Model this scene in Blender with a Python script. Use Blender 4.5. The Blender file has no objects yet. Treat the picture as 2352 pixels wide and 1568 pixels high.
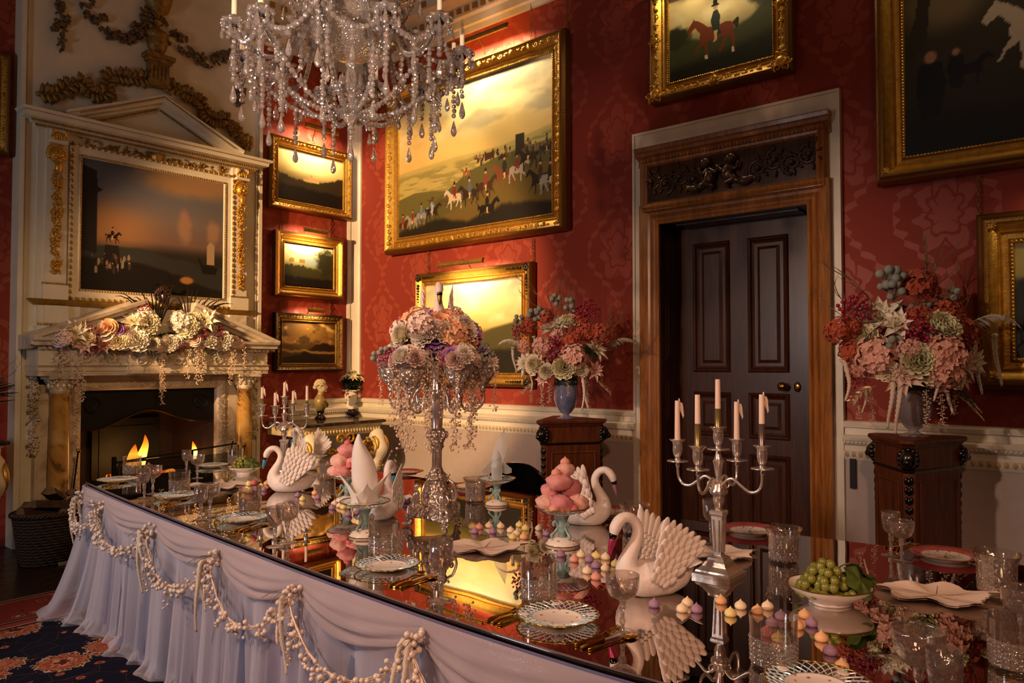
import bpy, bmesh, math, random
import numpy as np
from mathutils import Matrix, Vector, noise as mnoise
R = math.radians
PI = math.pi
rnd = random.Random(7)
scene = bpy.context.scene
COL = scene.collection

# ------------------------------------------------------------------ camera
FPX, HORIZ, CAMZ = 1733.0, 835.0, 1.47
TH, PH = R(40.4), math.atan((HORIZ - 784.0) / FPX)
FW = Vector((math.cos(TH) * math.cos(PH), math.sin(TH) * math.cos(PH), math.sin(PH)))
RT = Vector((math.sin(TH), -math.cos(TH), 0))
UP = RT.cross(FW)
CAM = Vector((0, 0, CAMZ))
cd = bpy.data.cameras.new('camera'); cam = bpy.data.objects.new('camera', cd); COL.objects.link(cam)
cd.sensor_width = 36.0; cd.lens = 36.0 * FPX / 2352.0; cd.clip_start = 0.02; cd.clip_end = 60
cam.matrix_world = Matrix(((RT.x, UP.x, -FW.x, 0), (RT.y, UP.y, -FW.y, 0), (RT.z, UP.z, -FW.z, CAMZ), (0, 0, 0, 1)))
scene.camera = cam

def ray(px, py):
    return FW + RT * ((px - 1176.0) / FPX) + UP * (-(py - 784.0) / FPX)
def at_z(px, py, z):
    d = ray(px, py); return CAM + d * ((z - CAMZ) / d.z)
def at_x(px, py, x):
    d = ray(px, py); return CAM + d * (x / d.x)
def at_y(px, py, y):
    d = ray(px, py); return CAM + d * (y / d.y)
def at_d(px, py, depth):
    return CAM + ray(px, py) * depth
def depth_of(p):
    return (Vector(p) - CAM).dot(FW)

# ------------------------------------------------------------------ view / world / lights
vs = scene.view_settings
vs.view_transform = 'Standard'; vs.look = 'None'; vs.gamma = 1.0; vs.use_curve_mapping = False
vs.exposure = 0.0
w = bpy.data.worlds.new('world'); scene.world = w; w.use_nodes = True
w.node_tree.nodes['Background'].inputs[0].default_value = (0.55, 0.68, 1.0, 1)
w.node_tree.nodes['Background'].inputs[1].default_value = 0.35
scene.cycles.max_bounces = 7; scene.cycles.diffuse_bounces = 3; scene.cycles.glossy_bounces = 4; scene.cycles.transmission_bounces = 6; scene.cycles.adaptive_threshold = 0.03; scene.cycles.transparent_max_bounces = 24
scene.cycles.caustics_reflective = True; scene.cycles.blur_glossy = 1.0; scene.cycles.caustics_refractive = False
scene.cycles.sample_clamp_indirect = 6.0; scene.cycles.use_denoising = True

XR, YF, ZC = 5.5, 7.09, 5.75          # right wall, fireplace wall, ceiling
XL, YB = -2.6, -4.2                   # walls behind the camera
ZT = 0.75                             # mirrored table top

def light(name, kind, loc, target, energy, col, **kw):
    d = bpy.data.lights.new(name, kind); d.energy = energy; d.color = col
    for k, v in kw.items(): setattr(d, k, v)
    o = bpy.data.objects.new(name, d); COL.objects.link(o); o.location = loc
    if target is not None:
        o.rotation_euler = (Vector(target) - Vector(loc)).to_track_quat('-Z', 'Y').to_euler()
    return o
WARM = (1.0, 0.66, 0.36); AMB = (1.0, 0.58, 0.27); PINK = (1.0, 0.70, 0.53); COOL = (0.88, 0.92, 1.0)
# stage spots out of view; the left-hand ones follow the cast shadows
light('spot_lamp_table', 'SPOT', (-1.9, 3.3, 3.7), (2.3, 2.8, 0.8), 560, (1.0, 0.67, 0.50), spot_size=R(60), spot_blend=0.5, shadow_soft_size=0.12)
light('spot_lamp_corner', 'SPOT', (-1.6, 4.6, 3.3), (5.4, 6.2, 2.1), 2700, AMB, spot_size=R(34), spot_blend=0.35, shadow_soft_size=0.06)
light('spot_lamp_near', 'SPOT', (-1.2, -0.9, 3.3), (2.2, 1.3, 0.8), 360, (1.0, 0.52, 0.34), spot_size=R(46), spot_blend=0.6, shadow_soft_size=0.15)
light('spot_lamp_door', 'SPOT', (-2.0, 3.8, 2.9), (5.5, 3.5, 1.6), 330, (1.0, 0.58, 0.36), spot_size=R(40), spot_blend=0.5, shadow_soft_size=0.08)
light('spot_lamp_fireplace', 'SPOT', (0.6, -0.4, 3.6), (3.4, 6.9, 1.15), 380, AMB, spot_size=R(30), spot_blend=0.6, shadow_soft_size=0.15)
light('chandelier_fill_spot', 'SPOT', (0.2, 1.0, 1.75), (2.42, 3.16, 3.0), 560, (1.0, 0.74, 0.60), spot_size=R(30), spot_blend=0.6, shadow_soft_size=0.05)  # unseen spot in mid-air, added to make the crystals bright
light('window_daylight', 'AREA', (XL + 0.12, 4.55, 2.05), (2.0, 3.2, 1.4), 45, COOL, shape='RECTANGLE', size=.8, size_y=1.2)
light('room_fill_light', 'POINT', (-0.6, -1.8, 4.2), None, 60, WARM, shadow_soft_size=0.4)  # unseen bare point light that warms the room, no lantern built

# ------------------------------------------------------------------ mesh kit
class MB:
    def __init__(s): s.v = []; s.f = []
    def add(s, vs, fs, M=None):
        o = len(s.v)
        if M is not None: s.v += [tuple(M @ Vector(p)) for p in vs]
        else: s.v += [tuple(p) for p in vs]
        s.f += [tuple(i + o for i in f) for f in fs]
        return s
    def merge(s, m, M=None): return s.add(m.v, m.f, M)
    def box(s, x0, x1, y0, y1, z0, z1, M=None):
        return s.add([(x, y, z) for z in (z0, z1) for y in (y0, y1) for x in (x0, x1)],
                     [(0, 2, 3, 1), (4, 5, 7, 6), (0, 1, 5, 4), (2, 6, 7, 3), (0, 4, 6, 2), (1, 3, 7, 5)], M)
    def lathe(s, prof, n=16, M=None, flute=0, fd=0.0, sx=1.0, sy=1.0):
        vs, fs = [], []
        for r, z in prof:
            for i in range(n):
                a = 2 * PI * i / n; q = r * (1 + (fd * math.cos(flute * a) if flute else 0))
                vs.append((q * math.cos(a) * sx, q * math.sin(a) * sy, z))
        m = len(prof)
        for k in range(m - 1):
            for i in range(n):
                j = (i + 1) % n
                fs.append((k * n + i, k * n + j, (k + 1) * n + j, (k + 1) * n + i))
        if prof[0][0] > 1e-5: fs.append(tuple(range(n - 1, -1, -1)))
        if prof[-1][0] > 1e-5: fs.append(tuple((m - 1) * n + i for i in range(n)))
        return s.add(vs, fs, M)
    def tube(s, pts, r, n=8, M=None, cap=True, sy=1.0):
        pts = [Vector(p) for p in pts]; m = len(pts)
        if not hasattr(r, '__len__'): r = [r] * m
        vs, fs = [], []; prev = None
        for k in range(m):
            t = (pts[min(k + 1, m - 1)] - pts[max(k - 1, 0)])
            if t.length < 1e-9: t = Vector((0, 0, 1))
            t.normalize()
            if prev is None:
                a = Vector((0, 0, 1)) if abs(t.z) < .9 else Vector((1, 0, 0))
                u = (a - t * a.dot(t)).normalized()
            else:
                u = prev - t * prev.dot(t)
                u = u.normalized() if u.length > 1e-6 else t.orthogonal().normalized()
            prev = u; w_ = t.cross(u)
            for i in range(n):
                a = 2 * PI * i / n
                vs.append(pts[k] + u * (r[k] * math.cos(a)) + w_ * (r[k] * sy * math.sin(a)))
        for k in range(m - 1):
            for i in range(n):
                j = (i + 1) % n
                fs.append((k * n + i, k * n + j, (k + 1) * n + j, (k + 1) * n + i))
        if cap:
            fs.append(tuple(range(n - 1, -1, -1))); fs.append(tuple((m - 1) * n + i for i in range(n)))
        return s.add(vs, fs, M)
    def ball(s, c, r, nu=8, nv=6, sc=(1, 1, 1), M=None):
        vs = [(c[0], c[1], c[2] - r * sc[2])]; fs = []
        for k in range(1, nv):
            p = PI * k / nv
            for i in range(nu):
                a = 2 * PI * i / nu
                vs.append((c[0] + r * sc[0] * math.sin(p) * math.cos(a), c[1] + r * sc[1] * math.sin(p) * math.sin(a), c[2] - r * sc[2] * math.cos(p)))
        vs.append((c[0], c[1], c[2] + r * sc[2])); L = len(vs) - 1
        for i in range(nu):
            j = (i + 1) % nu
            fs.append((0, 1 + j, 1 + i))
            for k in range(nv - 2):
                fs.append((1 + k * nu + i, 1 + k * nu + j, 1 + (k + 1) * nu + j, 1 + (k + 1) * nu + i))
            fs.append((1 + (nv - 2) * nu + i, 1 + (nv - 2) * nu + j, L))
        return s.add(vs, fs, M)
    def prism(s, poly, z0, z1, M=None):
        n = len(poly)
        vs = [(x, y, z0) for x, y in poly] + [(x, y, z1) for x, y in poly]
        fs = [tuple(range(n - 1, -1, -1)), tuple(range(n, 2 * n))] + [(i, (i + 1) % n, n + (i + 1) % n, n + i) for i in range(n)]
        return s.add(vs, fs, M)
    def loft(s, rings, M=None, closed=True, cap=False):
        n = len(rings[0]); vs = [p for r_ in rings for p in r_]; fs = []
        for k in range(len(rings) - 1):
            for i in range(n if closed else n - 1):
                j = (i + 1) % n
                fs.append((k * n + i, k * n + j, (k + 1) * n + j, (k + 1) * n + i))
        if cap:
            fs.append(tuple(range(n - 1, -1, -1))); fs.append(tuple((len(rings) - 1) * n + i for i in range(n)))
        return s.add(vs, fs, M)
    def frame(s, w_, h_, prof, M=None, close=True):
        # rectangular moulding round an opening w_ x h_ (centred); prof = (offset outward, height)
        rings = []
        for d, z in prof:
            a, b = w_ / 2 + d, h_ / 2 + d
            rings.append([(-a, -b, z), (a, -b, z), (a, b, z), (-a, b, z)])
        return s.loft(rings, M)
    def run(s, prof, p0, p1, nrm, up=(0, 0, 1)):
        # straight moulding: prof = (out from wall, up) extruded p0->p1
        p0, p1, nrm, up = Vector(p0), Vector(p1), Vector(nrm), Vector(up)
        a = [p0 + nrm * x + up * z for x, z in prof]; b = [p1 + nrm * x + up * z for x, z in prof]
        n = len(prof); fs = [(i, (i + 1) % n, n + (i + 1) % n, n + i) for i in range(n)]
        fs += [tuple(range(n - 1, -1, -1)), tuple(range(n, 2 * n))]
        return s.add(a + b, fs)
    def sheet(s, grid, M=None):
        m, n = len(grid), len(grid[0])
        return s.add([p for r_ in grid for p in r_], [(k * n + i, k * n + i + 1, (k + 1) * n + i + 1, (k + 1) * n + i) for k in range(m - 1) for i in range(n - 1)], M)
    def mesh(s, name, mat, smooth=False, sharp=None):
        me = bpy.data.meshes.new(name); me.from_pydata([tuple(p) for p in s.v], [], s.f)
        if mat is not None: me.materials.append(mat)
        if smooth:
            me.polygons.foreach_set('use_smooth', [True] * len(me.polygons))
            if sharp:
                try: me.set_sharp_from_angle(angle=R(sharp))
                except Exception: pass
        me.update(); return me

def link(name, me, parent=None, M=None):
    o = bpy.data.objects.new(name, me); COL.objects.link(o)
    if M is not None:
        if isinstance(M, Matrix): o.matrix_local = M
        else: o.location = M
    if parent is not None: o.parent = parent
    return o
def part(name, mb, mat, parent=None, smooth=False, sharp=None, M=None):
    return link(name, mb.mesh(name, mat, smooth, sharp), parent, M)
def tag(o, label, cat, group=None, kind=None):
    o['label'] = label
    if cat: o['category'] = cat
    if group: o['group'] = group
    if kind: o['kind'] = kind
    return o
def thing(name, label, cat, loc=(0, 0, 0), rz=0, group=None, sc=1.0):
    o = bpy.data.objects.new(name, None); COL.objects.link(o); o.location = loc; o.rotation_euler = (0, 0, rz)
    o.scale = (sc, sc, sc); o.empty_display_size = .05
    return tag(o, label, cat, group)
def struct(name, mb, mat, label=None, **k):
    o = part(name, mb, mat, **k); o['kind'] = 'structure'
    if label: o['label'] = label
    return o
def dup(root, loc=None, rz=None, label=None, group=None, sc=None):
    def cp(o, par):
        c = o.copy(); COL.objects.link(c); c.parent = par
        for ch in list(o.children): cp(ch, c)
        return c
    r = cp(root, None)
    if loc is not None: r.location = loc
    if rz is not None: r.rotation_euler = (0, 0, rz)
    if sc is not None: r.scale = (sc, sc, sc) if not hasattr(sc, '__len__') else sc
    if label: r['label'] = label
    if group: r['group'] = group
    return r
def TRS(loc=(0, 0, 0), rot=(0, 0, 0), sc=(1, 1, 1)):
    if not hasattr(sc, '__len__'): sc = (sc, sc, sc)
    from mathutils import Euler
    return Matrix.LocRotScale(Vector(loc), Euler(rot), Vector(sc))
def aim(loc, d, roll=0.0, sc=1.0):
    # matrix with local +Z along d
    q = Vector(d).to_track_quat('Z', 'Y')
    return Matrix.Translation(Vector(loc)) @ q.to_matrix().to_4x4() @ Matrix.Rotation(roll, 4, 'Z') @ Matrix.Diagonal((sc, sc, sc, 1) if not hasattr(sc, '__len__') else (*sc, 1))
def wallM(p, side):
    # local x right, y up, z into the room
    if side == 'R': return Matrix(((0, 0, -1, p[0]), (-1, 0, 0, p[1]), (0, 1, 0, p[2]), (0, 0, 0, 1)))
    return Matrix(((1, 0, 0, p[0]), (0, 0, -1, p[1]), (0, 1, 0, p[2]), (0, 0, 0, 1)))
def bez(p0, p1, p2, p3, n=10):
    p0, p1, p2, p3 = map(Vector, (p0, p1, p2, p3)); out = []
    for i in range(n + 1):
        t = i / n; q = 1 - t
        out.append(p0 * q**3 + p1 * 3 * q * q * t + p2 * 3 * q * t * t + p3 * t**3)
    return out
def spline(pts, n=6):
    P = [Vector(p) for p in pts]; out = []
    for i in range(len(P) - 1):
        a, b, c, d = P[max(i - 1, 0)], P[i], P[i + 1], P[min(i + 2, len(P) - 1)]
        for k in range(n):
            t = k / n
            out.append(((b * 2) + (c - a) * t + (a * 2 - b * 5 + c * 4 - d) * t * t + (b * 3 - a - c * 3 + d) * t**3) * .5)
    out.append(P[-1]); return out

# ------------------------------------------------------------------ materials
def srgb(c):
    f = lambda x: x / 12.92 if x <= .04045 else ((x + .055) / 1.055) ** 2.4
    if isinstance(c, str): c = [int(c[i:i + 2], 16) / 255 for i in (0, 2, 4)]
    return tuple(f(x) for x in c[:3]) + (1.0,)
class NT:
    def __init__(s, name):
        s.m = bpy.data.materials.new(name); s.m.use_nodes = True; s.t = s.m.node_tree; s.n = s.t.nodes
        s.b = s.n['Principled BSDF']; s.out = s.n['Material Output']
    def node(s, typ, props=None, **ins):
        nd = s.n.new(typ)
        for k, v in (props or {}).items(): setattr(nd, k, v)
        for k, v in ins.items():
            key = int(k[1:]) if k[0] == '_' else k.replace('_', ' ')
            s.put(nd.inputs[key], v)
        return nd
    def put(s, sock, v):
        if isinstance(v, bpy.types.NodeSocket): s.t.links.new(v, sock)
        elif isinstance(v, bpy.types.Node): s.t.links.new(v.outputs[0], sock)
        elif isinstance(v, str): sock.default_value = srgb(v)
        else: sock.default_value = v
    def P(s, **k):
        for a, v in k.items(): s.put(s.b.inputs[a.replace('_', ' ')], v)
        return s
    def obj(s, sc=1.0):
        tc = s.node('ShaderNodeTexCoord')
        mp = s.node('ShaderNodeMapping'); s.t.links.new(tc.outputs['Object'], mp.inputs[0])
        mp.inputs['Scale'].default_value = (sc,) * 3 if not hasattr(sc, '__len__') else sc
        return mp.outputs[0]
    def gen(s):
        return s.node('ShaderNodeTexCoord').outputs['Generated']
    def geo(s, sc=1.0):
        g = s.node('ShaderNodeNewGeometry')
        mp = s.node('ShaderNodeMapping'); s.t.links.new(g.outputs['Position'], mp.inputs[0])
        mp.inputs['Scale'].default_value = (sc,) * 3 if not hasattr(sc, '__len__') else sc
        return mp.outputs[0]
    def noise(s, vec, scale=5., detail=3., rough=.5, dist=0.):
        return s.node('ShaderNodeTexNoise', None, Vector=vec, Scale=scale, Detail=detail, Roughness=rough, Distortion=dist).outputs[0]
    def vor(s, vec, scale=5., feat='F1', out=0, rand=1.0):
        return s.node('ShaderNodeTexVoronoi', {'feature': feat}, Vector=vec, Scale=scale, Randomness=rand).outputs[out]
    def ramp(s, fac, stops, interp='LINEAR'):
        r_ = s.node('ShaderNodeValToRGB'); s.put(r_.inputs[0], fac); e = r_.color_ramp; e.interpolation = interp
        while len(e.elements) < len(stops): e.elements.new(.5)
        for el, (p, c) in zip(e.elements, stops):
            el.position = p; el.color = srgb(c) if isinstance(c, str) else ((c,) * 3 + (1,) if not hasattr(c, '__len__') else c)
        return r_.outputs[0]
    def mix(s, fac, a, b, mode='MIX'):
        m = s.node('ShaderNodeMix', {'data_type': 'RGBA', 'blend_type': mode})
        s.put(m.inputs[0], fac); s.put(m.inputs[6], a); s.put(m.inputs[7], b); return m.outputs[2]
    def math(s, op, a, b=0., c=0.):
        m = s.node('ShaderNodeMath', {'operation': op}); s.put(m.inputs[0], a); s.put(m.inputs[1], b); s.put(m.inputs[2], c); return m.outputs[0]
    def bump(s, h, strength=.3, dist=.01):
        b = s.node('ShaderNodeBump', None, Height=h, Strength=strength, Distance=dist)
        s.put(s.b.inputs['Normal'], b.outputs[0]); return b.outputs[0]
MATS = {}
def simple(name, col, rough=.5, metal=0., var=0.0, vs_=20., bump=0., bs=60., bd=.004, coat=0., sss=0., spec=.5, sheen=0.):
    if name in MATS: return MATS[name]
    t = NT(name); t.P(Roughness=rough, Metallic=metal); t.b.inputs['Specular IOR Level'].default_value = spec
    co = t.obj()
    if var > 0:
        n = t.noise(co, vs_, 4.)
        c = srgb(col) if isinstance(col, str) else col
        a = tuple(min(1, x * (1 + var)) for x in c[:3]) + (1,); b = tuple(x * (1 - var) for x in c[:3]) + (1,)
        t.P(Base_Color=t.ramp(n, [(.3, b), (.7, a)]))
    else: t.P(Base_Color=col)
    if bump > 0: t.bump(t.noise(co, bs, 4.), bump, bd)
    if coat: t.b.inputs['Coat Weight'].default_value = coat; t.b.inputs['Coat Roughness'].default_value = .08
    if sss:
        t.b.inputs['Subsurface Weight'].default_value = sss; t.b.inputs['Subsurface Radius'].default_value = (.02, .012, .008); t.b.inputs['Subsurface Scale'].default_value = .5
    if sheen: t.b.inputs['Sheen Weight'].default_value = sheen
    MATS[name] = t.m; return t.m

WHITE = simple('white_paint', 'd6cdb8', .45, var=.06, vs_=6, bump=.05)
CREAM = simple('cream_stone', 'd8cdb2', .5, var=.07, vs_=5, bump=.06)
MARBLE = None
def marble(name, a, b, c, scale=3., rough=.3):
    t = NT(name); co = t.geo(); n = t.noise(co, scale, 6., .6, 1.6)
    t.P(Base_Color=t.ramp(n, [(.25, a), (.5, b), (.62, c), (.8, a)]), Roughness=rough); return t.m
SIENA = marble('siena_marble', 'c9a866', 'b98d48', '6b4d2c', 4., .25)
WMARB = marble('white_marble', 'd9cfbd', 'cdbfa8', 'a5947c', 3., .35)
BMARB = marble('dark_marble', '1a1714', '2c2620', '57493a', 9., .12)

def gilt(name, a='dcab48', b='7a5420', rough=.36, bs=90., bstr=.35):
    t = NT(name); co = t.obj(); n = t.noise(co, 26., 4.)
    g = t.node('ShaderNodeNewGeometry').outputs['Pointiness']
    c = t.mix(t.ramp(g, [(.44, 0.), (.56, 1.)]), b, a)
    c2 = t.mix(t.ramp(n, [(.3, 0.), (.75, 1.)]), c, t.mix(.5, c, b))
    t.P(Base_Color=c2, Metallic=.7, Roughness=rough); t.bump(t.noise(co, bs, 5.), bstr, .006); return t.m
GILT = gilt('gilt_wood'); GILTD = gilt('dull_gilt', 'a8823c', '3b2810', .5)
GILTP = simple('gilt_paint', 'a07c34', .42, metal=.55, var=.25, vs_=30, bump=.2)
GOLD = simple('gold_plate', 'd9a63a', .16, metal=1.)
BRASS = simple('brass', 'b98f45', .25, metal=1.)
def silver():
    t = NT('silver'); co = t.obj(); n = t.noise(co, 30., 3.)
    t.P(Base_Color=t.ramp(n, [(.3, 'e4d4c6'), (.7, 'f8f0e8')]), Metallic=.88, Roughness=.22); t.bump(t.noise(co, 55., 3.), .12, .004); return t.m
SILVER = silver()
def chased():
    t = NT('chased_silver'); co = t.obj(); v = t.vor(co, 75., 'SMOOTH_F1')
    t.P(Base_Color=t.ramp(v, [(.15, 'f6ebe0'), (.75, 'a8937f')]), Metallic=.8, Roughness=.27); t.bump(v, 1., .016); return t.m
CHASED = chased()
def wood(name, a, b, rough=.35, sc=(14, 14, 1.2), coat=.25, detail=6.):
    t = NT(name); co = t.geo(sc); n = t.noise(co, 3., detail, .65, .6)
    t.P(Base_Color=t.ramp(n, [(.3, a), (.72, b)]), Roughness=rough); t.bump(n, .12, .003)
    t.b.inputs['Specular IOR Level'].default_value = .3; t.b.inputs['Coat Weight'].default_value = coat; t.b.inputs['Coat Roughness'].default_value = .18; return t.m
OAK = wood('oak_architrave', '6b3e18', 'a86c34', .38)
DOORW = wood('mahogany_door', '26120a', '482614', .36, coat=.1)
CARVED = wood('carved_oak', '2b180b', '4a2c14', .3)
PEDW = wood('mahogany_pedestal', '3a180a', '6c381c', .4, coat=.1)
FLOORW = wood('dark_floorboard', '20130b', '3a2414', .42, (9, 1.0, 1))
EBONY = simple('ebonised_wood', '120d0a', .22, coat=.6)
IRON = simple('black_iron', '14110f', .5, metal=.3, var=.3)
BLACKL = simple('black_lacquer', '060505', .12, coat=1.)

def damask():
    t = NT('red_damask'); g = t.node('ShaderNodeNewGeometry')
    sep = t.node('ShaderNodeSeparateXYZ'); t.t.links.new(g.outputs['Position'], sep.inputs[0])
    u = t.math('ADD', sep.outputs[0], sep.outputs[1]); z = sep.outputs[2]
    PU, PV = .62, .98
    row = t.math('FLOOR', t.math('DIVIDE', u, PU))
    off = t.math('MULTIPLY', t.math('MODULO', t.math('ABSOLUTE', row), 2.), PV * .5)
    fu = t.math('SUBTRACT', t.math('FRACT', t.math('DIVIDE', u, PU)), .5)      # -.5 .. .5
    fv = t.math('FRACT', t.math('DIVIDE', t.math('ADD', z, off), PV))
    au = t.math('ABSOLUTE', fu); M_ = t.math
    px, py = M_('MULTIPLY', au, PU / PV), M_('SUBTRACT', fv, .5)
    nz = M_('MULTIPLY', M_('SUBTRACT', t.noise(t.geo(), 16., 2.), .5), .09)
    r_ = M_('SQRT', M_('ADD', M_('MULTIPLY', px, px), M_('MULTIPLY', py, py))); th = M_('ARCTAN2', px, py)
    RR = M_('ADD', M_('ADD', .205, nz), M_('ADD', M_('MULTIPLY', M_('COSINE', M_('MULTIPLY', th, 7.)), .03), M_('MULTIPLY', M_('COSINE', M_('MULTIPLY', th, 2.)), .05)))
    pal = M_('LESS_THAN', r_, RR)
    ringv = M_('GREATER_THAN', M_('ABSOLUTE', M_('SUBTRACT', r_, M_('MULTIPLY', RR, .6))), .012)
    vein = M_('MAXIMUM', M_('GREATER_THAN', M_('ABSOLUTE', M_('SINE', M_('ADD', M_('MULTIPLY', th, 3.5), M_('MULTIPLY', r_, 9.)))), .14), M_('LESS_THAN', r_, .06))
    og = M_('MULTIPLY', M_('SUBTRACT', 1., M_('COSINE', M_('MULTIPLY', fv, 2 * PI))), .25)
    bandw = M_('ADD', .035, M_('MULTIPLY', M_('SINE', M_('MULTIPLY', fv, 2 * PI * 11)), .03))
    ban = M_('LESS_THAN', M_('ABSOLUTE', M_('SUBTRACT', M_('ADD', au, nz), og)), bandw)
    mm = M_('MAXIMUM', M_('MULTIPLY', pal, M_('MULTIPLY', ringv, vein)), ban)
    fade = t.math('MULTIPLY', mm, t.ramp(t.noise(t.geo(), 1.1, 3.), [(.25, .35), (.7, 1.)]))
    t.P(Base_Color=t.mix(fade, srgb('863224'), srgb('9c4836')), Roughness=t.ramp(mm, [(0, .7), (1, .52)]))
    t.b.inputs['Specular IOR Level'].default_value = .25
    t.bump(mm, .12, .002); return t.m
DAMASK = damask()

def thinglass(name, tint='ffffff', ior=1.5, bump=0., bs=40., vor=False, refl=1.0, rough=.0, haze=0.):
    t = NT(name); t.n.remove(t.b)
    tr = t.node('ShaderNodeBsdfTransparent', None, Color=srgb(tint))
    gl = t.node('ShaderNodeBsdfGlossy', None, Roughness=rough); gl.inputs[0].default_value = (1, 1, 1, 1)
    nrm = None
    if bump:
        co = t.obj(); h = t.vor(co, bs, 'F1') if vor else t.noise(co, bs, 2.)
        bp = t.node('ShaderNodeBump', None, Height=h, Strength=bump, Distance=.01); nrm = bp.outputs[0]
        t.t.links.new(nrm, gl.inputs['Normal'])
    fr = t.node('ShaderNodeLayerWeight', None, Blend=.35)
    if nrm: t.t.links.new(nrm, fr.inputs['Normal'])
    f = t.math('ADD', t.math('MULTIPLY', t.math('POWER', fr.outputs[1], 1.6), .8 * refl), .06 * refl)
    mx = t.node('ShaderNodeMixShader'); t.put(mx.inputs[0], f); t.t.links.new(tr.outputs[0], mx.inputs[1]); t.t.links.new(gl.outputs[0], mx.inputs[2])
    if haze:
        df = t.node('ShaderNodeBsdfTranslucent', None, Color=(.95, .88, .82, 1)); d2 = t.node('ShaderNodeBsdfDiffuse', None, Color=(.95, .88, .82, 1)); m4 = t.node('ShaderNodeMixShader', None, _0=.5); t.t.links.new(df.outputs[0], m4.inputs[1]); t.t.links.new(d2.outputs[0], m4.inputs[2])
        m5 = t.node('ShaderNodeMixShader', None, _0=haze); t.t.links.new(mx.outputs[0], m5.inputs[1]); t.t.links.new(m4.outputs[0], m5.inputs[2]); mx = m5
    t.t.links.new(mx.outputs[0], t.out.inputs[0]); return t.m
GLASS = thinglass('clear_glass', 'f6f2ee', haze=.015, refl=1.3)
ETCH = thinglass('etched_glass', 'eee6e0', bump=.35, bs=70., refl=1.5, rough=.05, haze=.05)
CUT = thinglass('cut_glass', 'efe8e2', bump=1., bs=85., vor=True, refl=2.2, rough=.05, haze=.12)
def crystal():
    t = NT('lead_crystal'); t.n.remove(t.b)
    g = t.node('ShaderNodeBsdfGlass', None, IOR=1.55, Roughness=.0, Color=(1, .97, .94, 1))
    gl = t.node('ShaderNodeBsdfGlossy', None, Roughness=.06); gl.inputs[0].default_value = (1, .95, .92, 1)
    co = t.obj(); h = t.vor(co, 60.); bp = t.node('ShaderNodeBump', None, Height=h, Strength=.6, Distance=.01)
    t.t.links.new(bp.outputs[0], gl.inputs['Normal'])
    mx = t.node('ShaderNodeMixShader', None, _0=.36); t.t.links.new(g.outputs[0], mx.inputs[1]); t.t.links.new(gl.outputs[0], mx.inputs[2])
    df = t.node('ShaderNodeBsdfDiffuse', None, Color=(1, .9, .85, 1)); m2 = t.node('ShaderNodeMixShader', None, _0=.09); t.t.links.new(mx.outputs[0], m2.inputs[1]); t.t.links.new(df.outputs[0], m2.inputs[2]); t.t.links.new(m2.outputs[0], t.out.inputs[0]); return t.m
CRYSTAL = crystal()
def mirror():
    t = NT('mirror_glass'); co = t.geo(); n = t.noise(co, 2.6, 1.)
    t.P(Base_Color=(.62, .56, .52, 1), Metallic=1., Roughness=.012); t.bump(n, .035, .02); return t.m
MIRROR = mirror()
PORC = simple('porcelain', 'ece2d4', .18, var=.03, coat=.5)
LINEN = simple('white_linen', 'e9e2d8', .75, var=.03, bump=.06, bs=300, bd=.001, sheen=.3)
SWANW = simple('swan_white', 'e4d9cf', .55, var=.06, vs_=40, bump=.35, bs=45, bd=.006)
PEARL = simple('pearl', 'ddcdbf', .3, coat=.4, sss=.1)
WAX = simple('candle_wax', 'ecd2bd', .4, sss=.3)
WICK = simple('wick', '1a1410', .9)
# ================================================================== ROOM
# floor with boards
fl = MB(); fl.box(XL - .2, XR + .2, YB - .2, YF + .2, -.12, -.012)
floor = struct('floor', fl, FLOORW, 'dark oak board floor of the dining room')
plank_me = {}
def plank(x0, x1, y0, y1):
    k = (round(x1 - x0, 2), round(y1 - y0, 2))
    if k not in plank_me:
        m = MB(); a, b = k[0] / 2 - .002, k[1] / 2 - .002
        m.loft([[(-a, -b, -.012), (a, -b, -.012), (a, b, -.012), (-a, b, -.012)], [(-a, -b, -.002), (a, -b, -.002), (a, b, -.002), (-a, b, -.002)],
                [(-a + .003, -b + .003, 0), (a - .003, -b + .003, 0), (a - .003, b - .003, 0), (-a + .003, b - .003, 0)]], cap=True)
        plank_me[k] = m.mesh('plank', FLOORW)
    o = link('plank', plank_me[k], floor, ((x0 + x1) / 2, (y0 + y1) / 2, 0))
y = 4.9; i = 0
while y < 7.05:
    for j in range(4):
        x0 = -.6 + (i % 3) * .5 + j * 1.6
        plank(x0, x0 + 1.6, y, y + .19)
    y += .19; i += 1

def wall_slab(name, x0, x1, y0, y1, z0, z1, mat, label):
    m = MB(); m.box(x0, x1, y0, y1, z0, z1); return struct(name, m, mat, label)
DOORY = (3.065, 1.871)     # opening of the door in the right wall, in y (left jamb, right jamb)
DOORZ = 2.61
wr = MB()
wr.box(XR, XR + .3, DOORY[0], YF + .3, 0, ZC); wr.box(XR, XR + .3, YB - .3, DOORY[1], 0, ZC); wr.box(XR, XR + .3, DOORY[1], DOORY[0], DOORZ, ZC)
wr.box(XR + .34, XR + .4, DOORY[1] - .3, DOORY[0] + .3, -.1, DOORZ + .3)  # unseen slab behind the door, added to block outside light at its gaps
wall_right = struct('wall_right', wr, DAMASK, 'red damask wall with the panelled door')
wb = MB(); wb.box(XL - .3, 2.5, YF, YF + .3, 0, ZC); wb.box(3.71, XR, YF, YF + .3, 0, ZC); wb.box(2.5, 3.71, YF, YF + .3, 1.3, ZC); wall_back = struct('wall_back', wb, DAMASK, 'red damask wall with the fireplace')
wl = MB()
WY, WZ = (3.95, 5.15), (1.2, 2.9)
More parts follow.
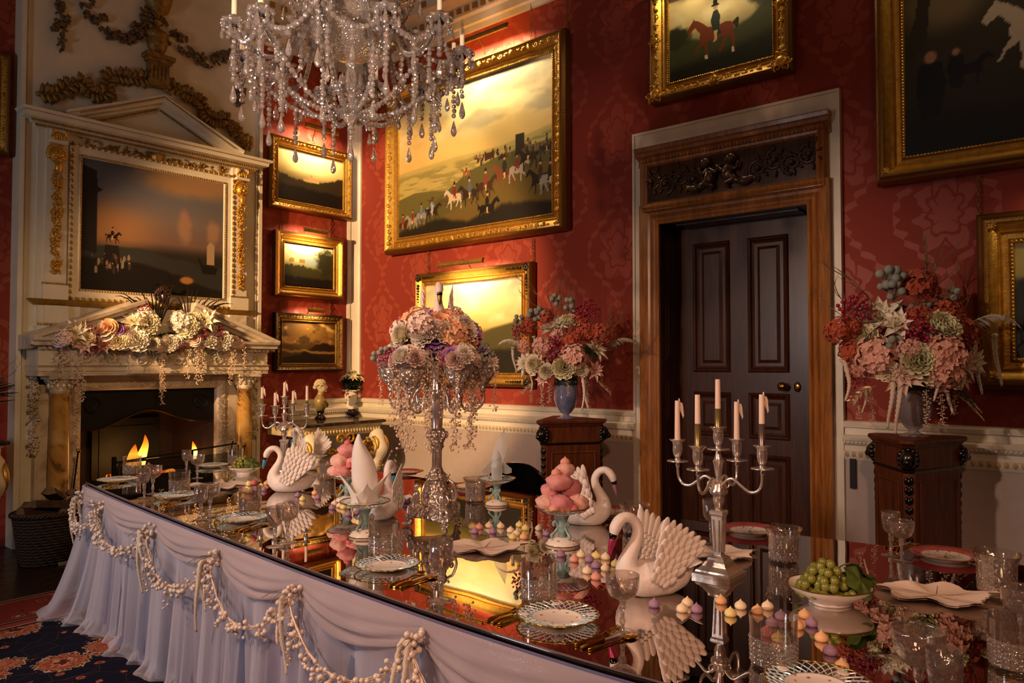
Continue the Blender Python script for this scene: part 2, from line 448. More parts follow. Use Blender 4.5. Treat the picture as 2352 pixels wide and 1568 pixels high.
wl.box(XL - .3, XL, YB - .3, WY[0], 0, ZC); wl.box(XL - .3, XL, WY[1], YF, 0, ZC); wl.box(XL - .3, XL, WY[0], WY[1], 0, WZ[0]); wl.box(XL - .3, XL, WY[0], WY[1], WZ[1], ZC)
wall_left = struct('wall_left', wl, DAMASK, 'red damask wall with the window, behind the viewer')
wall_front = wall_slab('wall_front', XL, XR, YB - .3, YB, 0, ZC, DAMASK, 'red damask wall behind the viewer')
cl = MB(); cl.box(XL - .3, XR + .3, YB - .3, YF + .3, ZC, ZC + .2)
ceiling = struct('ceiling', cl, simple('ceiling_plaster', 'b9ad96', .8, var=.05), 'cream plaster ceiling')
# window
wm = MB(); wm.box(XL - .06, XL + .05, WY[0] - .08, WY[0], WZ[0] - .08, WZ[1] + .08); wm.box(XL - .06, XL + .05, WY[1], WY[1] + .08, WZ[0] - .08, WZ[1] + .08)
wm.box(XL - .06, XL + .05, WY[0], WY[1], WZ[0] - .08, WZ[0]); wm.box(XL - .06, XL + .05, WY[0], WY[1], WZ[1], WZ[1] + .08)
wm.box(XL - .06, XL + .0, 4.53, 4.57, WZ[0], WZ[1]); wm.box(XL - .06, XL + .0, WY[0], WY[1], 2.03, 2.07)
win = struct('window_1', wm, WHITE, 'white sash window behind the viewer')
for (a, b) in ((WY[0], 4.53), (4.57, WY[1])):
    for (c, d) in ((WZ[0], 2.03), (2.07, WZ[1])):
        g = MB(); g.box(XL - .04, XL - .035, a, b, c, d); part('pane', g, GLASS, win)

# cornice: white with gilt key pattern bands
CZ = 4.83
def cornice(name, p0, p1, nrm, label):
    prof = [(0, 0), (.03, 0), (.035, .05), (.06, .06), (.07, .13), (.10, .15), (.11, .24), (.26, .27), (.28, .36), (.36, .40), (.40, .52), (.45, .56), (.45, ZC - CZ), (0, ZC - CZ)]
    m = MB(); m.run(prof, p0, p1, nrm); o = struct(name, m, WHITE, label)
    d = Vector(p1) - Vector(p0); L = d.length; d.normalize(); n = Vector(nrm)
    for (out, zz, hh) in ((.112, .165, .06), (.283, .29, .05)):
        g = MB(); k = 0.
        while k < L:
            a = Vector(p0) + d * k + n * (out - .01); b = a + d * .055 + n * .022
            if hh == .06 or int(k / .11) % 3: g.box(min(a.x, b.x), max(a.x, b.x), min(a.y, b.y), max(a.y, b.y), CZ + zz, CZ + zz + hh)
            k += .11 if hh == .06 else .14
        s = part('gilt_key_band', g, GILTP, o); s['kind'] = 'stuff'
    return o
cornice('trim_1', (XR, YB, CZ), (XR, YF, CZ), (-1, 0, 0), 'white and gilt cornice above the right wall')
cornice('trim_2', (XR, YF, CZ), (XL, YF, CZ), (0, -1, 0), 'white and gilt cornice above the fireplace wall')

# dado: white panelling, rail with gilt egg and dart, panel moulding framing the damask
DZ = .97
def dado(a, b, side, nm, lab):
    # a,b coordinate along the wall
    if side == 'R': P = lambda t, z: (XR, t, z); n = (-1, 0, 0)
    else: P = lambda t, z: (t, YF, z); n = (0, -1, 0)
    m = MB(); pm_ = MB()
    pm_.run([(0, 0), (.025, 0), (.025, DZ - .16), (0, DZ - .16)], P(a, 0), P(b, 0), n)
    m.run([(0, DZ - .16), (.03, DZ - .16), (.045, DZ - .13), (.05, DZ - .10), (.035, DZ - .095), (.035, DZ - .06), (.055, DZ - .05), (.075, DZ - .02), (.08, DZ), (.03, DZ + .015), (.028, DZ + .06), (.05, DZ + .065), (.055, DZ + .09), (.035, DZ + .105), (0, DZ + .11)], P(a, 0), P(b, 0), n)
    o = struct(nm, m, WHITE, lab); part('dado_panel', pm_, simple('dado_paint', 'a8998f', .55, var=.04), o)
    L = abs(b - a); sg = 1 if b > a else -1; N = Vector(n)
    g = MB(); k = .02
    while k < L - .03:
        c = Vector(P(a + sg * k, DZ - .117)) + N * .047
        sc = (.5, 1, 1.15) if side == 'R' else (1, .5, 1.15)
        g.ball(c, .0165, 6, 4, sc); k += .044
    s = part('egg_and_dart', g, simple('dado_gilt', 'b09868', .45), o); s['kind'] = 'stuff'
    g = MB(); k = .01
    while k < L - .02:
        c = Vector(P(a + sg * k, DZ - .035)) + N * .062
        g.ball(c, .010, 5, 4); k += .026
    s = part('bead_moulding', g, WHITE, o); s['kind'] = 'stuff'
    m = MB(); m.run([(0, 0), (.04, 0), (.04, .16), (.03, .18), (.0, .19)], P(a, 0), P(b, 0), n); part('skirting', m, WHITE, o)
    return o
DLO, DRO = 3.315, 1.62       # outer edges of white door surround
dado(YF - .08, DLO - .02, 'R', 'trim_3', 'white dado rail left of the door')
dado(DRO + .02, YB, 'R', 'trim_4', 'white dado rail right of the door')
dado(4.62, XR - .08, 'F', 'trim_5', 'white dado rail beside the fireplace')
dado(1.05, XL, 'F', 'trim_6', 'white dado rail left of the fireplace')
# white fillets that frame the damask (corner strip, beside doors)
def fillet(nm, boxes, lab):
    m = MB()
    for b in boxes: m.box(*b)
    return struct(nm, m, WHITE, lab)
m = MB(); m.prism([(XR + .01, YF + .01), (XR + .01, YF - .12), (XR - .02, YF - .12), (XR - .035, YF - .095), (XR - .03, YF - .075), (XR - .075, YF - .03), (XR - .095, YF - .035), (XR - .12, YF - .02), (XR - .12, YF + .01)][::-1], DZ, CZ); struct('trim_7', m, WHITE, 'white corner fillet between the two red walls')
# ---- white surround of the door
P0 = at_x(1458, 312, XR); PB = at_x(1932, 203, XR)
ZS = P0.z
m = MB(); pl_, pr_ = P0.y, PB.y
for (ya, yb) in ((pl_ - .085, pl_), (pr_, pr_ + .085)): m.box(XR - .03, XR, ya, yb, 0, ZS)
m.box(XR - .0295, XR, pr_ + .085, pl_ - .085, ZS - .16, ZS)
m.box(XR - .045, XR - .03, pl_ - .02, pl_, 0, ZS - .02); m.box(XR - .045, XR - .03, pr_, pr_ + .02, 0, ZS - .02); m.box(XR - .045, XR - .03, pr_, pl_, ZS - .02, ZS)
struct('trim_8', m, WHITE, 'white moulded surround of the oak door case')
# ================================================================== DOOR
dy0, dy1 = DOORY
def boxR(m, ya, yb, z0, z1, x0, x1):
    m.box(x0, x1, min(ya, yb), max(ya, yb), z0, z1)
oak_l, oak_r = 3.232, 1.722
dc = thing('door_case', 'carved oak door case with dentil cornice around the dark panelled door', 'door frame', (XR, (dy0 + dy1) / 2, 0))
def dpart(nm, m, mat, par=dc, **k):
    o = part(nm, m, mat, None, **k); o.parent = par; o.matrix_parent_inverse = Matrix.Translation(-Vector(dc.location)) if par is dc else Matrix(); return o
# architrave: stepped moulding round three sides
m = MB()
prof = [(0, -.02), (0, .05), (.02, .06), (.035, .045), (.05, .05), (.065, .062), (.08, .05), (.10, .055), (.13, .075), (.145, .085), (.165, .08), (.165, -.02)]
for d0, d1 in zip(prof[:-1], prof[1:]):
    a0, a1 = d0[0], d1[0]; h0, h1 = d0[1], d1[1]
    L = [(XR - h0, dy0 + a0, 0), (XR - h1, dy0 + a1, 0), (XR - h1, dy0 + a1, DOORZ + a1), (XR - h0, dy0 + a0, DOORZ + a0)]
    T = [(XR - h0, dy0 + a0, DOORZ + a0), (XR - h1, dy0 + a1, DOORZ + a1), (XR - h1, dy1 - a1, DOORZ + a1), (XR - h0, dy1 - a0, DOORZ + a0)]
    Q = [(XR - h0, dy1 - a0, 0), (XR - h0, dy1 - a0, DOORZ + a0), (XR - h1, dy1 - a1, DOORZ + a1), (XR - h1, dy1 - a1, 0)]
    for q in (L, T, Q): m.add(q, [(0, 1, 2, 3)])
dpart('architrave', m, OAK)
# reveal panelling
m = MB(); m.box(XR - .02, XR + .3, dy0 - .001, dy0 + .02, 0, DOORZ); m.box(XR - .02, XR + .3, dy1 - .02, dy1 + .001, 0, DOORZ); m.box(XR - .02, XR + .3, dy1, dy0, DOORZ - .001, DOORZ + .02)
for zz in ((.15, .85), (1.0, 1.35), (1.5, 2.5)):
    m.box(XR + .05, XR + .24, dy0 - .008, dy0, zz[0], zz[1]); m.box(XR + .08, XR + .21, dy0 - .014, dy0, zz[0] + .03, zz[1] - .03)
m.box(XR + .06, XR + .23, dy1 + .1, dy0 - .1, DOORZ - .012, DOORZ)
dpart('reveal', m, DOORW)
# frieze field with frame
FZ0, FZ1 = 2.795, 3.09
m = MB(); boxR(m, oak_l, oak_r, 2.76, 3.12, XR - .06, XR + .02); boxR(m, oak_l + .02, oak_r - .02, 3.10, 3.243, XR - .045, XR + .02); dpart('frieze_backing', m, OAK)
fc = ((oak_l + oak_r) / 2, (FZ0 + FZ1) / 2)
m = MB(); m.frame(oak_l - oak_r - .17, FZ1 - FZ0, [(0, .055), (.012, .075), (.03, .08), (.045, .066), (.07, .085), (.085, .06)], wallM((XR, fc[0], fc[1]), 'R')); dpart('frieze_frame', m, OAK)
m = MB(); boxR(m, oak_l - .08, oak_r + .08, FZ0, FZ1, XR - .062, XR - .05); dpart('frieze_ground', m, CARVED)
# carving : scrolls, leaves, two putti
def spiral(c, r0, turns, dirn, a0, rad, n=22, z=0.):
    pts, rr = [], []
    for i in range(n):
        t = i / (n - 1); a = a0 + dirn * turns * 2 * PI * t; r_ = r0 * (1 - .86 * t)
        pts.append((c[0] + r_ * math.cos(a), c[1] + r_ * math.sin(a), z + rad * .3)); rr.append(rad * (1 - .35 * t))
    return pts, rr
WM = wallM((XR - .06, fc[0], fc[1]), 'R')
m = MB()
for sgn in (-1, 1):
    for k in range(4):
        cx = sgn * (.26 + k * .125); up = 1 if k % 2 else -1
        p, r_ = spiral((cx, up * .02), .085, 1.4, sgn * up, PI / 2 * up, .016); m.tube(p, r_, 6, WM)
        m.ball((cx, up * .02, .02), .022, 7, 5, M=WM)
        for q in range(7):
            a = q * .9 + k; rr = .05 + .05 * ((q * 37 + k * 11) % 10) / 10
            M_ = WM @ Matrix.Translation((cx + .02 + rr * math.cos(a), up * .02 + rr * 1.1 * math.sin(a), .012)) @ Matrix.Rotation(a, 4, 'Z')
            m.ball((0, 0, 0), .03, 6, 4, (1, .38, .45), M_)
dpart('scroll_carving', m, CARVED, smooth=True)['kind'] = 'stuff'
def putto(cx, face):
    m = MB()
    sp = spline([(cx, .02, .03), (cx + face * .03, -.03, .035), (cx - face * .02, -.075, .03), (cx - face * .1, -.1, .025), (cx - face * .16, -.085, .02), (cx - face * .19, -.11, .012)], 5)
    m.tube(sp, [.026 + .026 * math.sin(min(1, i / 11) * PI) * (1 - i / 40) if i < 14 else .035 * (1 - (i - 13) / 14) + .006 for i in range(len(sp))], 9, WM)
    m.ball((cx - face * .005, .082, .045), .04, 10, 8, (1, 1.08, 1), WM)
    m.ball((cx + face * .03, .075, .06), .012, 6, 5, M=WM)
    for dx in (1, -.5):
        m.tube(spline([(cx + face * .02, .03, .05), (cx + face * .07 * dx + .01, .0, .055), (cx + face * .12 * dx, .05, .05)], 5), [.02 - i * .0009 for i in range(11)], 7, WM)
    m.tube(spline([(cx - face * .02, -.07, .04), (cx + face * .05, -.1, .05), (cx + face * .02, -.13, .03)], 5), [.026 - i * .0014 for i in range(11)], 7, WM)
    dpart('putto', m, CARVED, smooth=True)
putto(-.14, 1); putto(.06, -1)
# cornice of the case with dentils
m = MB()
cp = [(0, 3.12), (.075, 3.12), (.08, 3.15), (.09, 3.16), (.09, 3.2), (.11, 3.205), (.125, 3.22), (.16, 3.235), (.165, 3.275), (.185, 3.29), (.195, 3.33), (.2, 3.345), (0, 3.345)]
def ring(d, z):
    z = 3.10 + (z - 3.12) * .64; d = d * .62; e = d * .2; return [(XR, oak_l + e, z), (XR - d, oak_l + e, z), (XR - d, oak_r - e, z), (XR, oak_r - e, z)]
m.loft([ring(d, z) for d, z in cp], closed=False)
dpart('cornice', m, OAK)
dm = MB(); dm.box(-.022, 0, -.011, .011, 0, .032); dme = dm.mesh('dentil', OAK)
nd = 50
for i in range(nd):
    o = link('dentil', dme, dc, (-.058, (oak_l - .03 - (oak_l - oak_r - .06) * i / (nd - 1)) - dc.location.y, 3.128)); o.scale.z = .66
# door leaf
dl = thing('panelled_door', 'dark mahogany six panel door with brass knob', 'door', (XR + .3, (dy0 + dy1) / 2, 0))
def lp(nm, m, mat, par=dl, **k):
    o = part(nm, m, mat, None, **k); o.parent = par
    if par is dl: o.matrix_parent_inverse = Matrix.Translation(-Vector(dl.location))
    return o
XD = XR + .30
cols = ((2.93, 2.60), (2.455, 2.125)); rows = ((1.40, 2.47), (.88, 1.24), (.14, .76))
ys = [dy0 - .002, cols[0][0], cols[0][1], cols[1][0], cols[1][1], dy1 + .002]; zs = [0.005, .14, .76, .88, 1.24, 1.40, 2.47, DOORZ - .004]
m = MB()
for a, b in ((ys[0], ys[1]), (ys[2], ys[3]), (ys[4], ys[5])): m.box(XD - .022, XD + .03, b, a, zs[0], zs[7])
for a, b in ((0, 1), (2, 3), (4, 5), (6, 7)):
    for c in cols: m.box(XD - .022, XD + .03, c[1], c[0], zs[a], zs[b])
lp('door_frame', m, DOORW)
for c in cols:
    for r_ in rows:
        m = MB(); wv, hv = c[0] - c[1], r_[1] - r_[0]; WMp = wallM((XD, (c[0] + c[1]) / 2, (r_[0] + r_[1]) / 2), 'R')
        rings = []
        for d, z in ((0, .022), (-.012, .036), (-.024, .03), (-.034, .012), (-.05, .004), (-.075, .004), (-.10, .018)):
            a, b = wv / 2 + d, hv / 2 + d; rings.append([(-a, -b, z), (a, -b, z), (a, b, z), (-a, b, z)])
        m.loft(rings, WMp); m.add(rings[-1], [(0, 1, 2, 3)], WMp); lp('panel', m, DOORW)
m = MB(); m.lathe([(.0, .0), (.026, 0), (.026, .006), (.012, .012), (.011, .03), (.024, .04), (.034, .052), (.034, .066), (.02, .08), (0, .084)], 14, aim((XD - .022, 2.166, 1.296), (-1, 0, 0))); lp('knob', m, BRASS, smooth=True)
m = MB(); m.lathe([(0, .0), (.028, 0), (.026, .008), (.012, .014), (0, .015)], 14, aim((XD - .022, 2.068, 1.292), (-1, 0, 0)), sx=1., sy=1.45); e = lp('escutcheon', m, BRASS, smooth=True)
m = MB(); m.box(XD - .039, XD - .034, 2.064, 2.072, 1.278, 1.300); lp('keyhole', m, BLACKL, e)
m = MB(); boxR(m, 1.602, 1.565, .62, .82, XR - .05, XR - .02); tag(part('fire_door_bracket', m, IRON), 'black iron plate fixed to the white dado right of the door', 'bracket')
# ================================================================== PAINTINGS
class Paint:
    def __init__(s, w_, h_, res):
        s.w, s.h = w_, h_; s.nx = res; s.ny = max(8, int(res * h_ / w_))
        s.U, s.V = np.meshgrid(np.linspace(0, 1, s.nx), np.linspace(0, 1, s.ny)); s.A = w_ / h_
        s.C = np.zeros((s.ny, s.nx, 3)); s.seed = int(res * w_ * 100) % 977
    def col(s, h): return np.array([int(h[i:i + 2], 16) / 255 for i in (0, 2, 4)])
    def vgrad(s, stops, v0=0, v1=1):
        t = np.clip((s.V - v0) / (v1 - v0), 0, 1); xs = [p for p, _ in stops]; cs = np.array([s.col(c) for _, c in stops])
        s.C = np.stack([np.interp(t, xs, cs[:, k]) for k in range(3)], -1)
    def noise(s, fx, fy, oct=4, seed=0):
        tot = np.zeros_like(s.U); amp = 1.; norm = 0.
        for o in range(oct):
            r_ = np.random.RandomState(seed * 17 + o + s.seed); gx, gy = int(fx * 2**o) + 2, int(fy * 2**o) + 2
            g = r_.rand(gy + 1, gx + 1); x = s.U * (gx - 1); y = s.V * (gy - 1)
            x0 = x.astype(int); y0 = y.astype(int); a = x - x0; b = y - y0; a = a * a * (3 - 2 * a); b = b * b * (3 - 2 * b)
            tot += amp * ((g[y0, x0] * (1 - a) + g[y0, x0 + 1] * a) * (1 - b) + (g[y0 + 1, x0] * (1 - a) + g[y0 + 1, x0 + 1] * a) * b); norm += amp; amp *= .55
        return tot / norm
    def blend(s, mask, c):
        c = s.col(c) if isinstance(c, str) else c; mask = np.clip(mask, 0, 1)[..., None]; s.C = s.C * (1 - mask) + c * mask
    def smooth(s, x, a, b): t = np.clip((x - a) / (b - a), 0, 1); return t * t * (3 - 2 * t)
    def below(s, pts, soft=.01, rough=0., seed=1, f=20):
        xs, ys_ = zip(*pts); y = np.interp(s.U, xs, ys_)
        if rough: y = y + rough * (s.noise(f, 2, 4, seed) - .5)
        return s.smooth(y - s.V, -soft, soft)
    def ell(s, cx, cy, rx, ry, soft=.15, rough=0., seed=3, f=12):
        d = np.sqrt(((s.U - cx) / rx)**2 + ((s.V - cy) / ry)**2)
        if rough: d = d + rough * (s.noise(f, f, 4, seed) - .5)
        return 1 - s.smooth(d, 1 - soft, 1 + soft)
    def poly(s, pts):
        ins = np.zeros(s.U.shape, bool); n = len(pts)
        for i in range(n):
            x0, y0 = pts[i]; x1, y1 = pts[(i + 1) % n]
            if abs(y1 - y0) < 1e-9: continue
            cond = ((y0 > s.V) != (y1 > s.V)) & (s.U < (x1 - x0) * (s.V - y0) / (y1 - y0) + x0); ins ^= cond
        return ins.astype(float)
    HB = [(-.56, .70), (-.58, .76), (-.52, .86), (-.46, .94), (-.44, 1.), (-.41, .95), (-.34, .92), (-.24, .83), (-.14, .72), (.05, .68), (.22, .73), (.34, .70), (.40, .58), (.38, .44), (.43, .30), (.40, .14), (.42, .04), (.36, 0), (.36, .06), (.35, .16), (.36, .29), (.29, .40), (.25, .40), (.24, .30), (.18, .20), (.13, .10), (.08, .08), (.09, .13), (.13, .22), (.17, .34), (.18, .42), (.05, .40), (-.12, .40), (-.15, .36), (-.15, .22), (-.14, .06), (-.19, 0), (-.20, .05), (-.20, .22), (-.22, .36), (-.26, .33), (-.34, .28), (-.40, .16), (-.45, .14), (-.41, .20), (-.36, .33), (-.30, .42), (-.31, .54), (-.30, .62), (-.36, .70), (-.40, .78), (-.46, .74), (-.52, .68)]
    def horse(s, x, y, hgt, c, flip=1, rider=None, legs=None):
        sx = hgt / s.A
        T = lambda pts: [(x + flip * a * sx * 1.15, y + b * hgt) for a, b in pts]
        s.blend(s.poly(T(s.HB)), c)
        if legs: s.blend(s.poly(T([(.34, 0), (.40, .0), (.39, .12), (.34, .12)])), legs); s.blend(s.poly(T([(-.2, 0), (-.14, 0), (-.15, .1), (-.21, .1)])), legs)
        s.blend(s.poly(T([(.36, .66), (.47, .76), (.50, .70), (.47, .5), (.42, .56)])), s.col(c) * .4)
        if rider:
            s.blend(s.poly(T([(-.04, .66), (.1, .64), (.14, .5), (.02, .45), (-.04, .56)])), rider)
            s.blend(s.poly(T([(-.04, .62), (-.08, .84), (-.02, 1.04), (.06, 1.06), (.12, .9), (.10, .62)])), rider)
            s.blend(s.ell(x + flip * .02 * sx * 1.15, y + 1.12 * hgt, .055 * sx, .065 * hgt, .2), 'b98a68')
            s.blend(s.poly(T([(-.06, 1.15), (.10, 1.15), (.10, 1.18), (.07, 1.18), (.06, 1.29), (-.02, 1.29), (-.03, 1.18), (-.06, 1.18)])), '14130f')
            s.blend(s.poly(T([(-.02, .6), (.06, .6), (.05, .38), (.0, .34), (-.04, .34), (-.0, .42)])), 'c0a062')
    def man(s, x, y, hgt, c):
        sx = hgt / s.A
        s.blend(s.poly([(x - .12 * sx, y), (x - .2 * sx, y + .5 * hgt), (x - .14 * sx, y + .82 * hgt), (x + .14 * sx, y + .82 * hgt), (x + .2 * sx, y + .5 * hgt), (x + .12 * sx, y)]), c)
        s.blend(s.ell(x, y + .9 * hgt, .08 * sx, .09 * hgt, .2), '9a7050')
    def canvas(s, mat, name='canvas'):
        me = bpy.data.meshes.new(name)
        x = (s.U - .5) * s.w; y = (s.V - .5) * s.h
        co = np.stack([x, y, np.zeros_like(x)], -1).reshape(-1, 3).astype(np.float32)
        idx = np.arange(s.nx * s.ny).reshape(s.ny, s.nx)
        q = np.stack([idx[:-1, :-1], idx[:-1, 1:], idx[1:, 1:], idx[1:, :-1]], -1).reshape(-1, 4)
        me.vertices.add(len(co)); me.vertices.foreach_set('co', co.ravel()); me.loops.add(q.size); me.loops.foreach_set('vertex_index', q.ravel().astype(np.int32))
        me.polygons.add(len(q)); me.polygons.foreach_set('loop_start', np.arange(0, q.size, 4, dtype=np.int32))
        me.update(calc_edges=True)
        at = me.color_attributes.new('paint', 'FLOAT_COLOR', 'POINT')
        c = np.clip(s.C, 0, 1); c = np.where(c <= .04045, c / 12.92, ((c + .055) / 1.055)**2.4)
        at.data.foreach_set('color', np.concatenate([c, np.ones(c.shape[:2] + (1,))], -1).reshape(-1).astype(np.float32))
        me.materials.append(mat); return me
def paintmat():
    t = NT('oil_paint'); a = t.node('ShaderNodeAttribute'); a.attribute_name = 'paint'
    t.P(Base_Color=a.outputs[0], Roughness=.5); t.bump(t.noise(t.obj(), 180., 3.), .1, .002); t.b.inputs['Specular IOR Level'].default_value = .3; return t.m
OIL = paintmat()

ORN = {}
def leaf_cluster(m, M, s, seed=0):
    r_ = random.Random(seed)
    for q in range(5):
        a = -1.0 + q * .5
        Mq = M @ Matrix.Rotation(a, 4, 'Z') @ Matrix.Translation((0, s * .55, s * .12)) @ Matrix.Rotation(-.35, 4, 'X')
        m.ball((0, 0, 0), s * .5, 6, 4, (.36, 1., .42), Mq)
    m.ball((0, 0, s * .2), s * .26, 6, 5, M=M)
def scroll(m, M, s, d):
    p, r_ = spiral((0, 0), s, 1.25, d, 0, s * .24, 14); m.tube(p, r_, 5, M)
def painting(nm, label, side, ctr, w_, h_, fw, pc, style, depth=.07, tilt=.0, mat=GILT, group='oil paintings on the red walls'):
    # w_,h_ outer size; fw frame width; pc = Paint for the canvas
    M = wallM(ctr, side) @ Matrix.Rotation(tilt, 4, 'X')
    t = bpy.data.objects.new(nm, None); COL.objects.link(t); t.matrix_world = M; t.empty_display_size = .1; tag(t, label, 'painting', group)
    cw, ch = w_ - 2 * fw, h_ - 2 * fw
    link('canvas', pc.canvas(OIL), t, (0, 0, .035))
    d = depth; f = fw
    if style == 'plain':
        pr = [(-.004, .036), (0, .05), (f * .10, .055), (f * .14, .045), (f * .28, .05), (f * .34, .065), (f * .40, .055), (f * .55, d * .75), (f * .66, d), (f * .76, d * 1.02), (f * .84, d * .86), (f * .92, d * .8), (f, d * .55), (f, 0)]
    else:
        pr = [(-.004, .036), (0, .052), (f * .08, .056), (f * .12, .046), (f * .24, .05), (f * .30, .062), (f * .36, .052), (f * .6, d * .8), (f * .8, d), (f * .9, d * .9), (f, d * .6), (f, 0)]
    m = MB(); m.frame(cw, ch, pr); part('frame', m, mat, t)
    # beading next to the sight edge
    bd = MB(); stp = max(.013, f * .12)
    for (x0, y0, x1, y1) in ((-1, -1, 1, -1), (-1, 1, 1, 1), (-1, -1, -1, 1), (1, -1, 1, 1)):
        a = Vector((x0 * (cw / 2 + f * .04), y0 * (ch / 2 + f * .04), .054)); b = Vector((x1 * (cw / 2 + f * .04), y1 * (ch / 2 + f * .04), .054)); n = int((b - a).length / stp)
        for i in range(n): bd.ball(a.lerp(b, i / n), stp * .42, 4, 3)
    o = part('beading', bd, mat, t); o['kind'] = 'stuff'
    om = MB()
    rr = random.Random(hash(label) % 1000 if False else int(w_ * 1000))
    if style in ('ornate', 'rococo'):
        step = f * .42
        for (ax, ay, bx, by) in ((-1, -1, 1, -1), (1, -1, 1, 1), (1, 1, -1, 1), (-1, 1, -1, -1)):
            off = cw / 2 + f * .62, ch / 2 + f * .62
            a = Vector((ax * off[0], ay * off[1], 0)); b = Vector((bx * off[0], by * off[1], 0)); L = (b - a).length; n = int(L / step)
            ang = math.atan2(b.y - a.y, b.x - a.x)
            for i in range(n):
                p = a.lerp(b, (i + .5) / n); zz = d * .82
                Mq = Matrix.Translation((p.x, p.y, zz)) @ Matrix.Rotation(ang, 4, 'Z')
                k = i % 3
                if k == 0: scroll(om, Mq @ Matrix.Translation((0, f * .05 * (1 if i % 2 else -1), 0)), f * .17, 1 if i % 2 else -1)
                elif k == 1: leaf_cluster(om, Mq @ Matrix.Rotation(rr.choice((-1.2, 1.2, -1.9)), 4, 'Z'), f * .24, i)
                else:
                    om.ball((0, 0, 0), f * .1, 6, 4, (1.6, .6, .7), Mq); om.ball((f * .1, f * .12, 0), f * .08, 5, 4, M=Mq); om.ball((-f * .08, -f * .14, 0), f * .09, 5, 4, M=Mq)
    if style == 'rococo':
        pts = [(sx * (w_ / 2 - f * .42), sy * (h_ / 2 - f * .42), 1.0) for sx in (-1, 1) for sy in (-1, 1)] + [(0, -h_ / 2 + f * .42, .7), (0, h_ / 2 - f * .42, .7), (-w_ / 2 + f * .42, 0, .7), (w_ / 2 - f * .42, 0, .7)]
        for x, y, k in pts:
            for q in range(6):
                a = q * PI / 3; Mq = Matrix.Translation((x + math.cos(a) * f * .34 * k, y + math.sin(a) * f * .34 * k, d)); scroll(om, Mq @ Matrix.Rotation(a, 4, 'Z'), f * .2 * k, 1 if q % 2 else -1)
            om.ball((x, y, d), f * .3 * k, 9, 6, (1, 1, .5))
    if style in ('corner', 'plain'):
        for sx in (-1, 1):
            for sy in (-1, 1):
                Mq = Matrix.Translation((sx * (w_ / 2 - f * .4), sy * (h_ / 2 - f * .4), d * .92)) @ Matrix.Rotation(math.atan2(-sx, sy) + PI, 4, 'Z')
                if style == 'corner':
                    for q in range(4): leaf_cluster(om, Mq @ Matrix.Rotation(q * 1.57, 4, 'Z'), f * .3, q)
                    for ax, ay in ((1, 0), (0, 1)):
                        for q in range(7): om.ball((sx * (w_ / 2 - f * .4 - ax * (f * .6 + q * f * .22)), sy * (h_ / 2 - f * .4 - ay * (f * .6 + q * f * .22)), d * .85 + (q % 2) * .006), f * .13 * (1 - q * .08), 5, 4)
                else: leaf_cluster(om, Mq, f * .22)
    if om.v: part('carved_ornament', om, EBONY if style == 'corner' else mat, t, smooth=True)['kind'] = 'stuff'
    return t
def chain(label, side, p, z0, z1):
    # picture chain: links joined in one part
    m = MB(); z = z0; k = 0
    while z < z1:
        Mq = Matrix.Translation((p[0], p[1], z)) @ Matrix.Rotation(k * PI / 2 + .3, 4, 'Z')
        pts = [(math.cos(a) * .009, 0, math.sin(a) * .02) for a in [i * PI / 4 for i in range(9)]]
        m.tube(pts, .003, 4, Mq); z += .033; k += 1
    return tag(part('picture_chain', m, GILTD), label, 'chain', 'picture chains')
def picture_light(label, side, ctr, L, energy, tgt, wid=.05):
    # brass trough over a frame; ctr = lamp axis centre in world
    M = wallM(ctr, side); t = bpy.data.objects.new('picture_light', None); COL.objects.link(t); t.matrix_world = M; t.empty_display_size = .05
    tag(t, label, 'picture light', 'brass picture lights')
    m = MB(); n = 10; r_ = wid * .5; rings = []
    for x in (-L / 2, L / 2):
        rings.append([(x, r_ * math.cos(a), r_ * math.sin(a)) for a in [R(-30 + 220 * i / n) for i in range(n + 1)]])
    m.loft(rings, closed=False)
    for x in (-L / 2, L / 2):
        m.add([(x, 0, 0)] + [(x, r_ * math.cos(a), r_ * math.sin(a)) for a in [R(-30 + 220 * i / n) for i in range(n + 1)]], [(0, i + 1, i + 2) for i in range(n)])
    part('lamp_shade', m, GILTD, t, smooth=True, sharp=40)
    m = MB(); dw = .18
    m.tube(bez((0, r_, 0), (0, r_ + .04, -.05), (0, .02, -dw * .8), (0, -.1, -dw), 8), .006, 6); part('arm', m, BRASS, t, smooth=True)
    lt = light('picture_lamp', 'AREA', M @ Vector((0, -.005, 0)), tgt, energy, (1.0, .78, .45), shape='RECTANGLE', size=L * .9, size_y=.03)
    lt.data.spread = R(150)
    return t
# ------------------------------------------------------------------ the pictures
def cR(px0, px1): pass
# large race-meeting picture
p = Paint(2.1, 1.49, 250)
p.vgrad([(0, 'b5924a'), (.55, 'c9a962'), (.75, 'b79c62'), (1, '8d8a78')])
n = p.noise(3, 4, 5, 1); p.blend(p.smooth(n, .45, .7) * .7 * p.smooth(p.V, .5, .8), 'ead9a4')
p.blend(p.smooth(p.noise(4, 6, 5, 2), .5, .72) * .55 * p.smooth(p.V, .5, .7), '8b836c')
p.blend(p.below([(0, .47), (.4, .50), (.7, .50), (1, .56)], .01), 'a59552'); p.blend(p.below([(0, .44), (.5, .47), (1, .53)], .02) * p.smooth(p.noise(10, 60, 3, 4), .5, .65) * .6, '6c6436')
p.blend(p.below([(0, .28), (.12, .31), (.26, .30), (.38, .27)], .006), '5a5428')
p.blend(p.below([(0, -.05), (.16, .16), (.34, .27), (.5, .38), (.7, .44), (1, .47)], .006), '4f4a22')
p.blend(p.below([(0, -.1), (.3, .10), (.55, .20), (.75, .30), (1, .34)], .02) * .8, '63501f')
p.blend(p.below([(0, .05), (.3, .09), (.5, .05), (.75, .12), (1, .08)], .02, .04), '17120a')
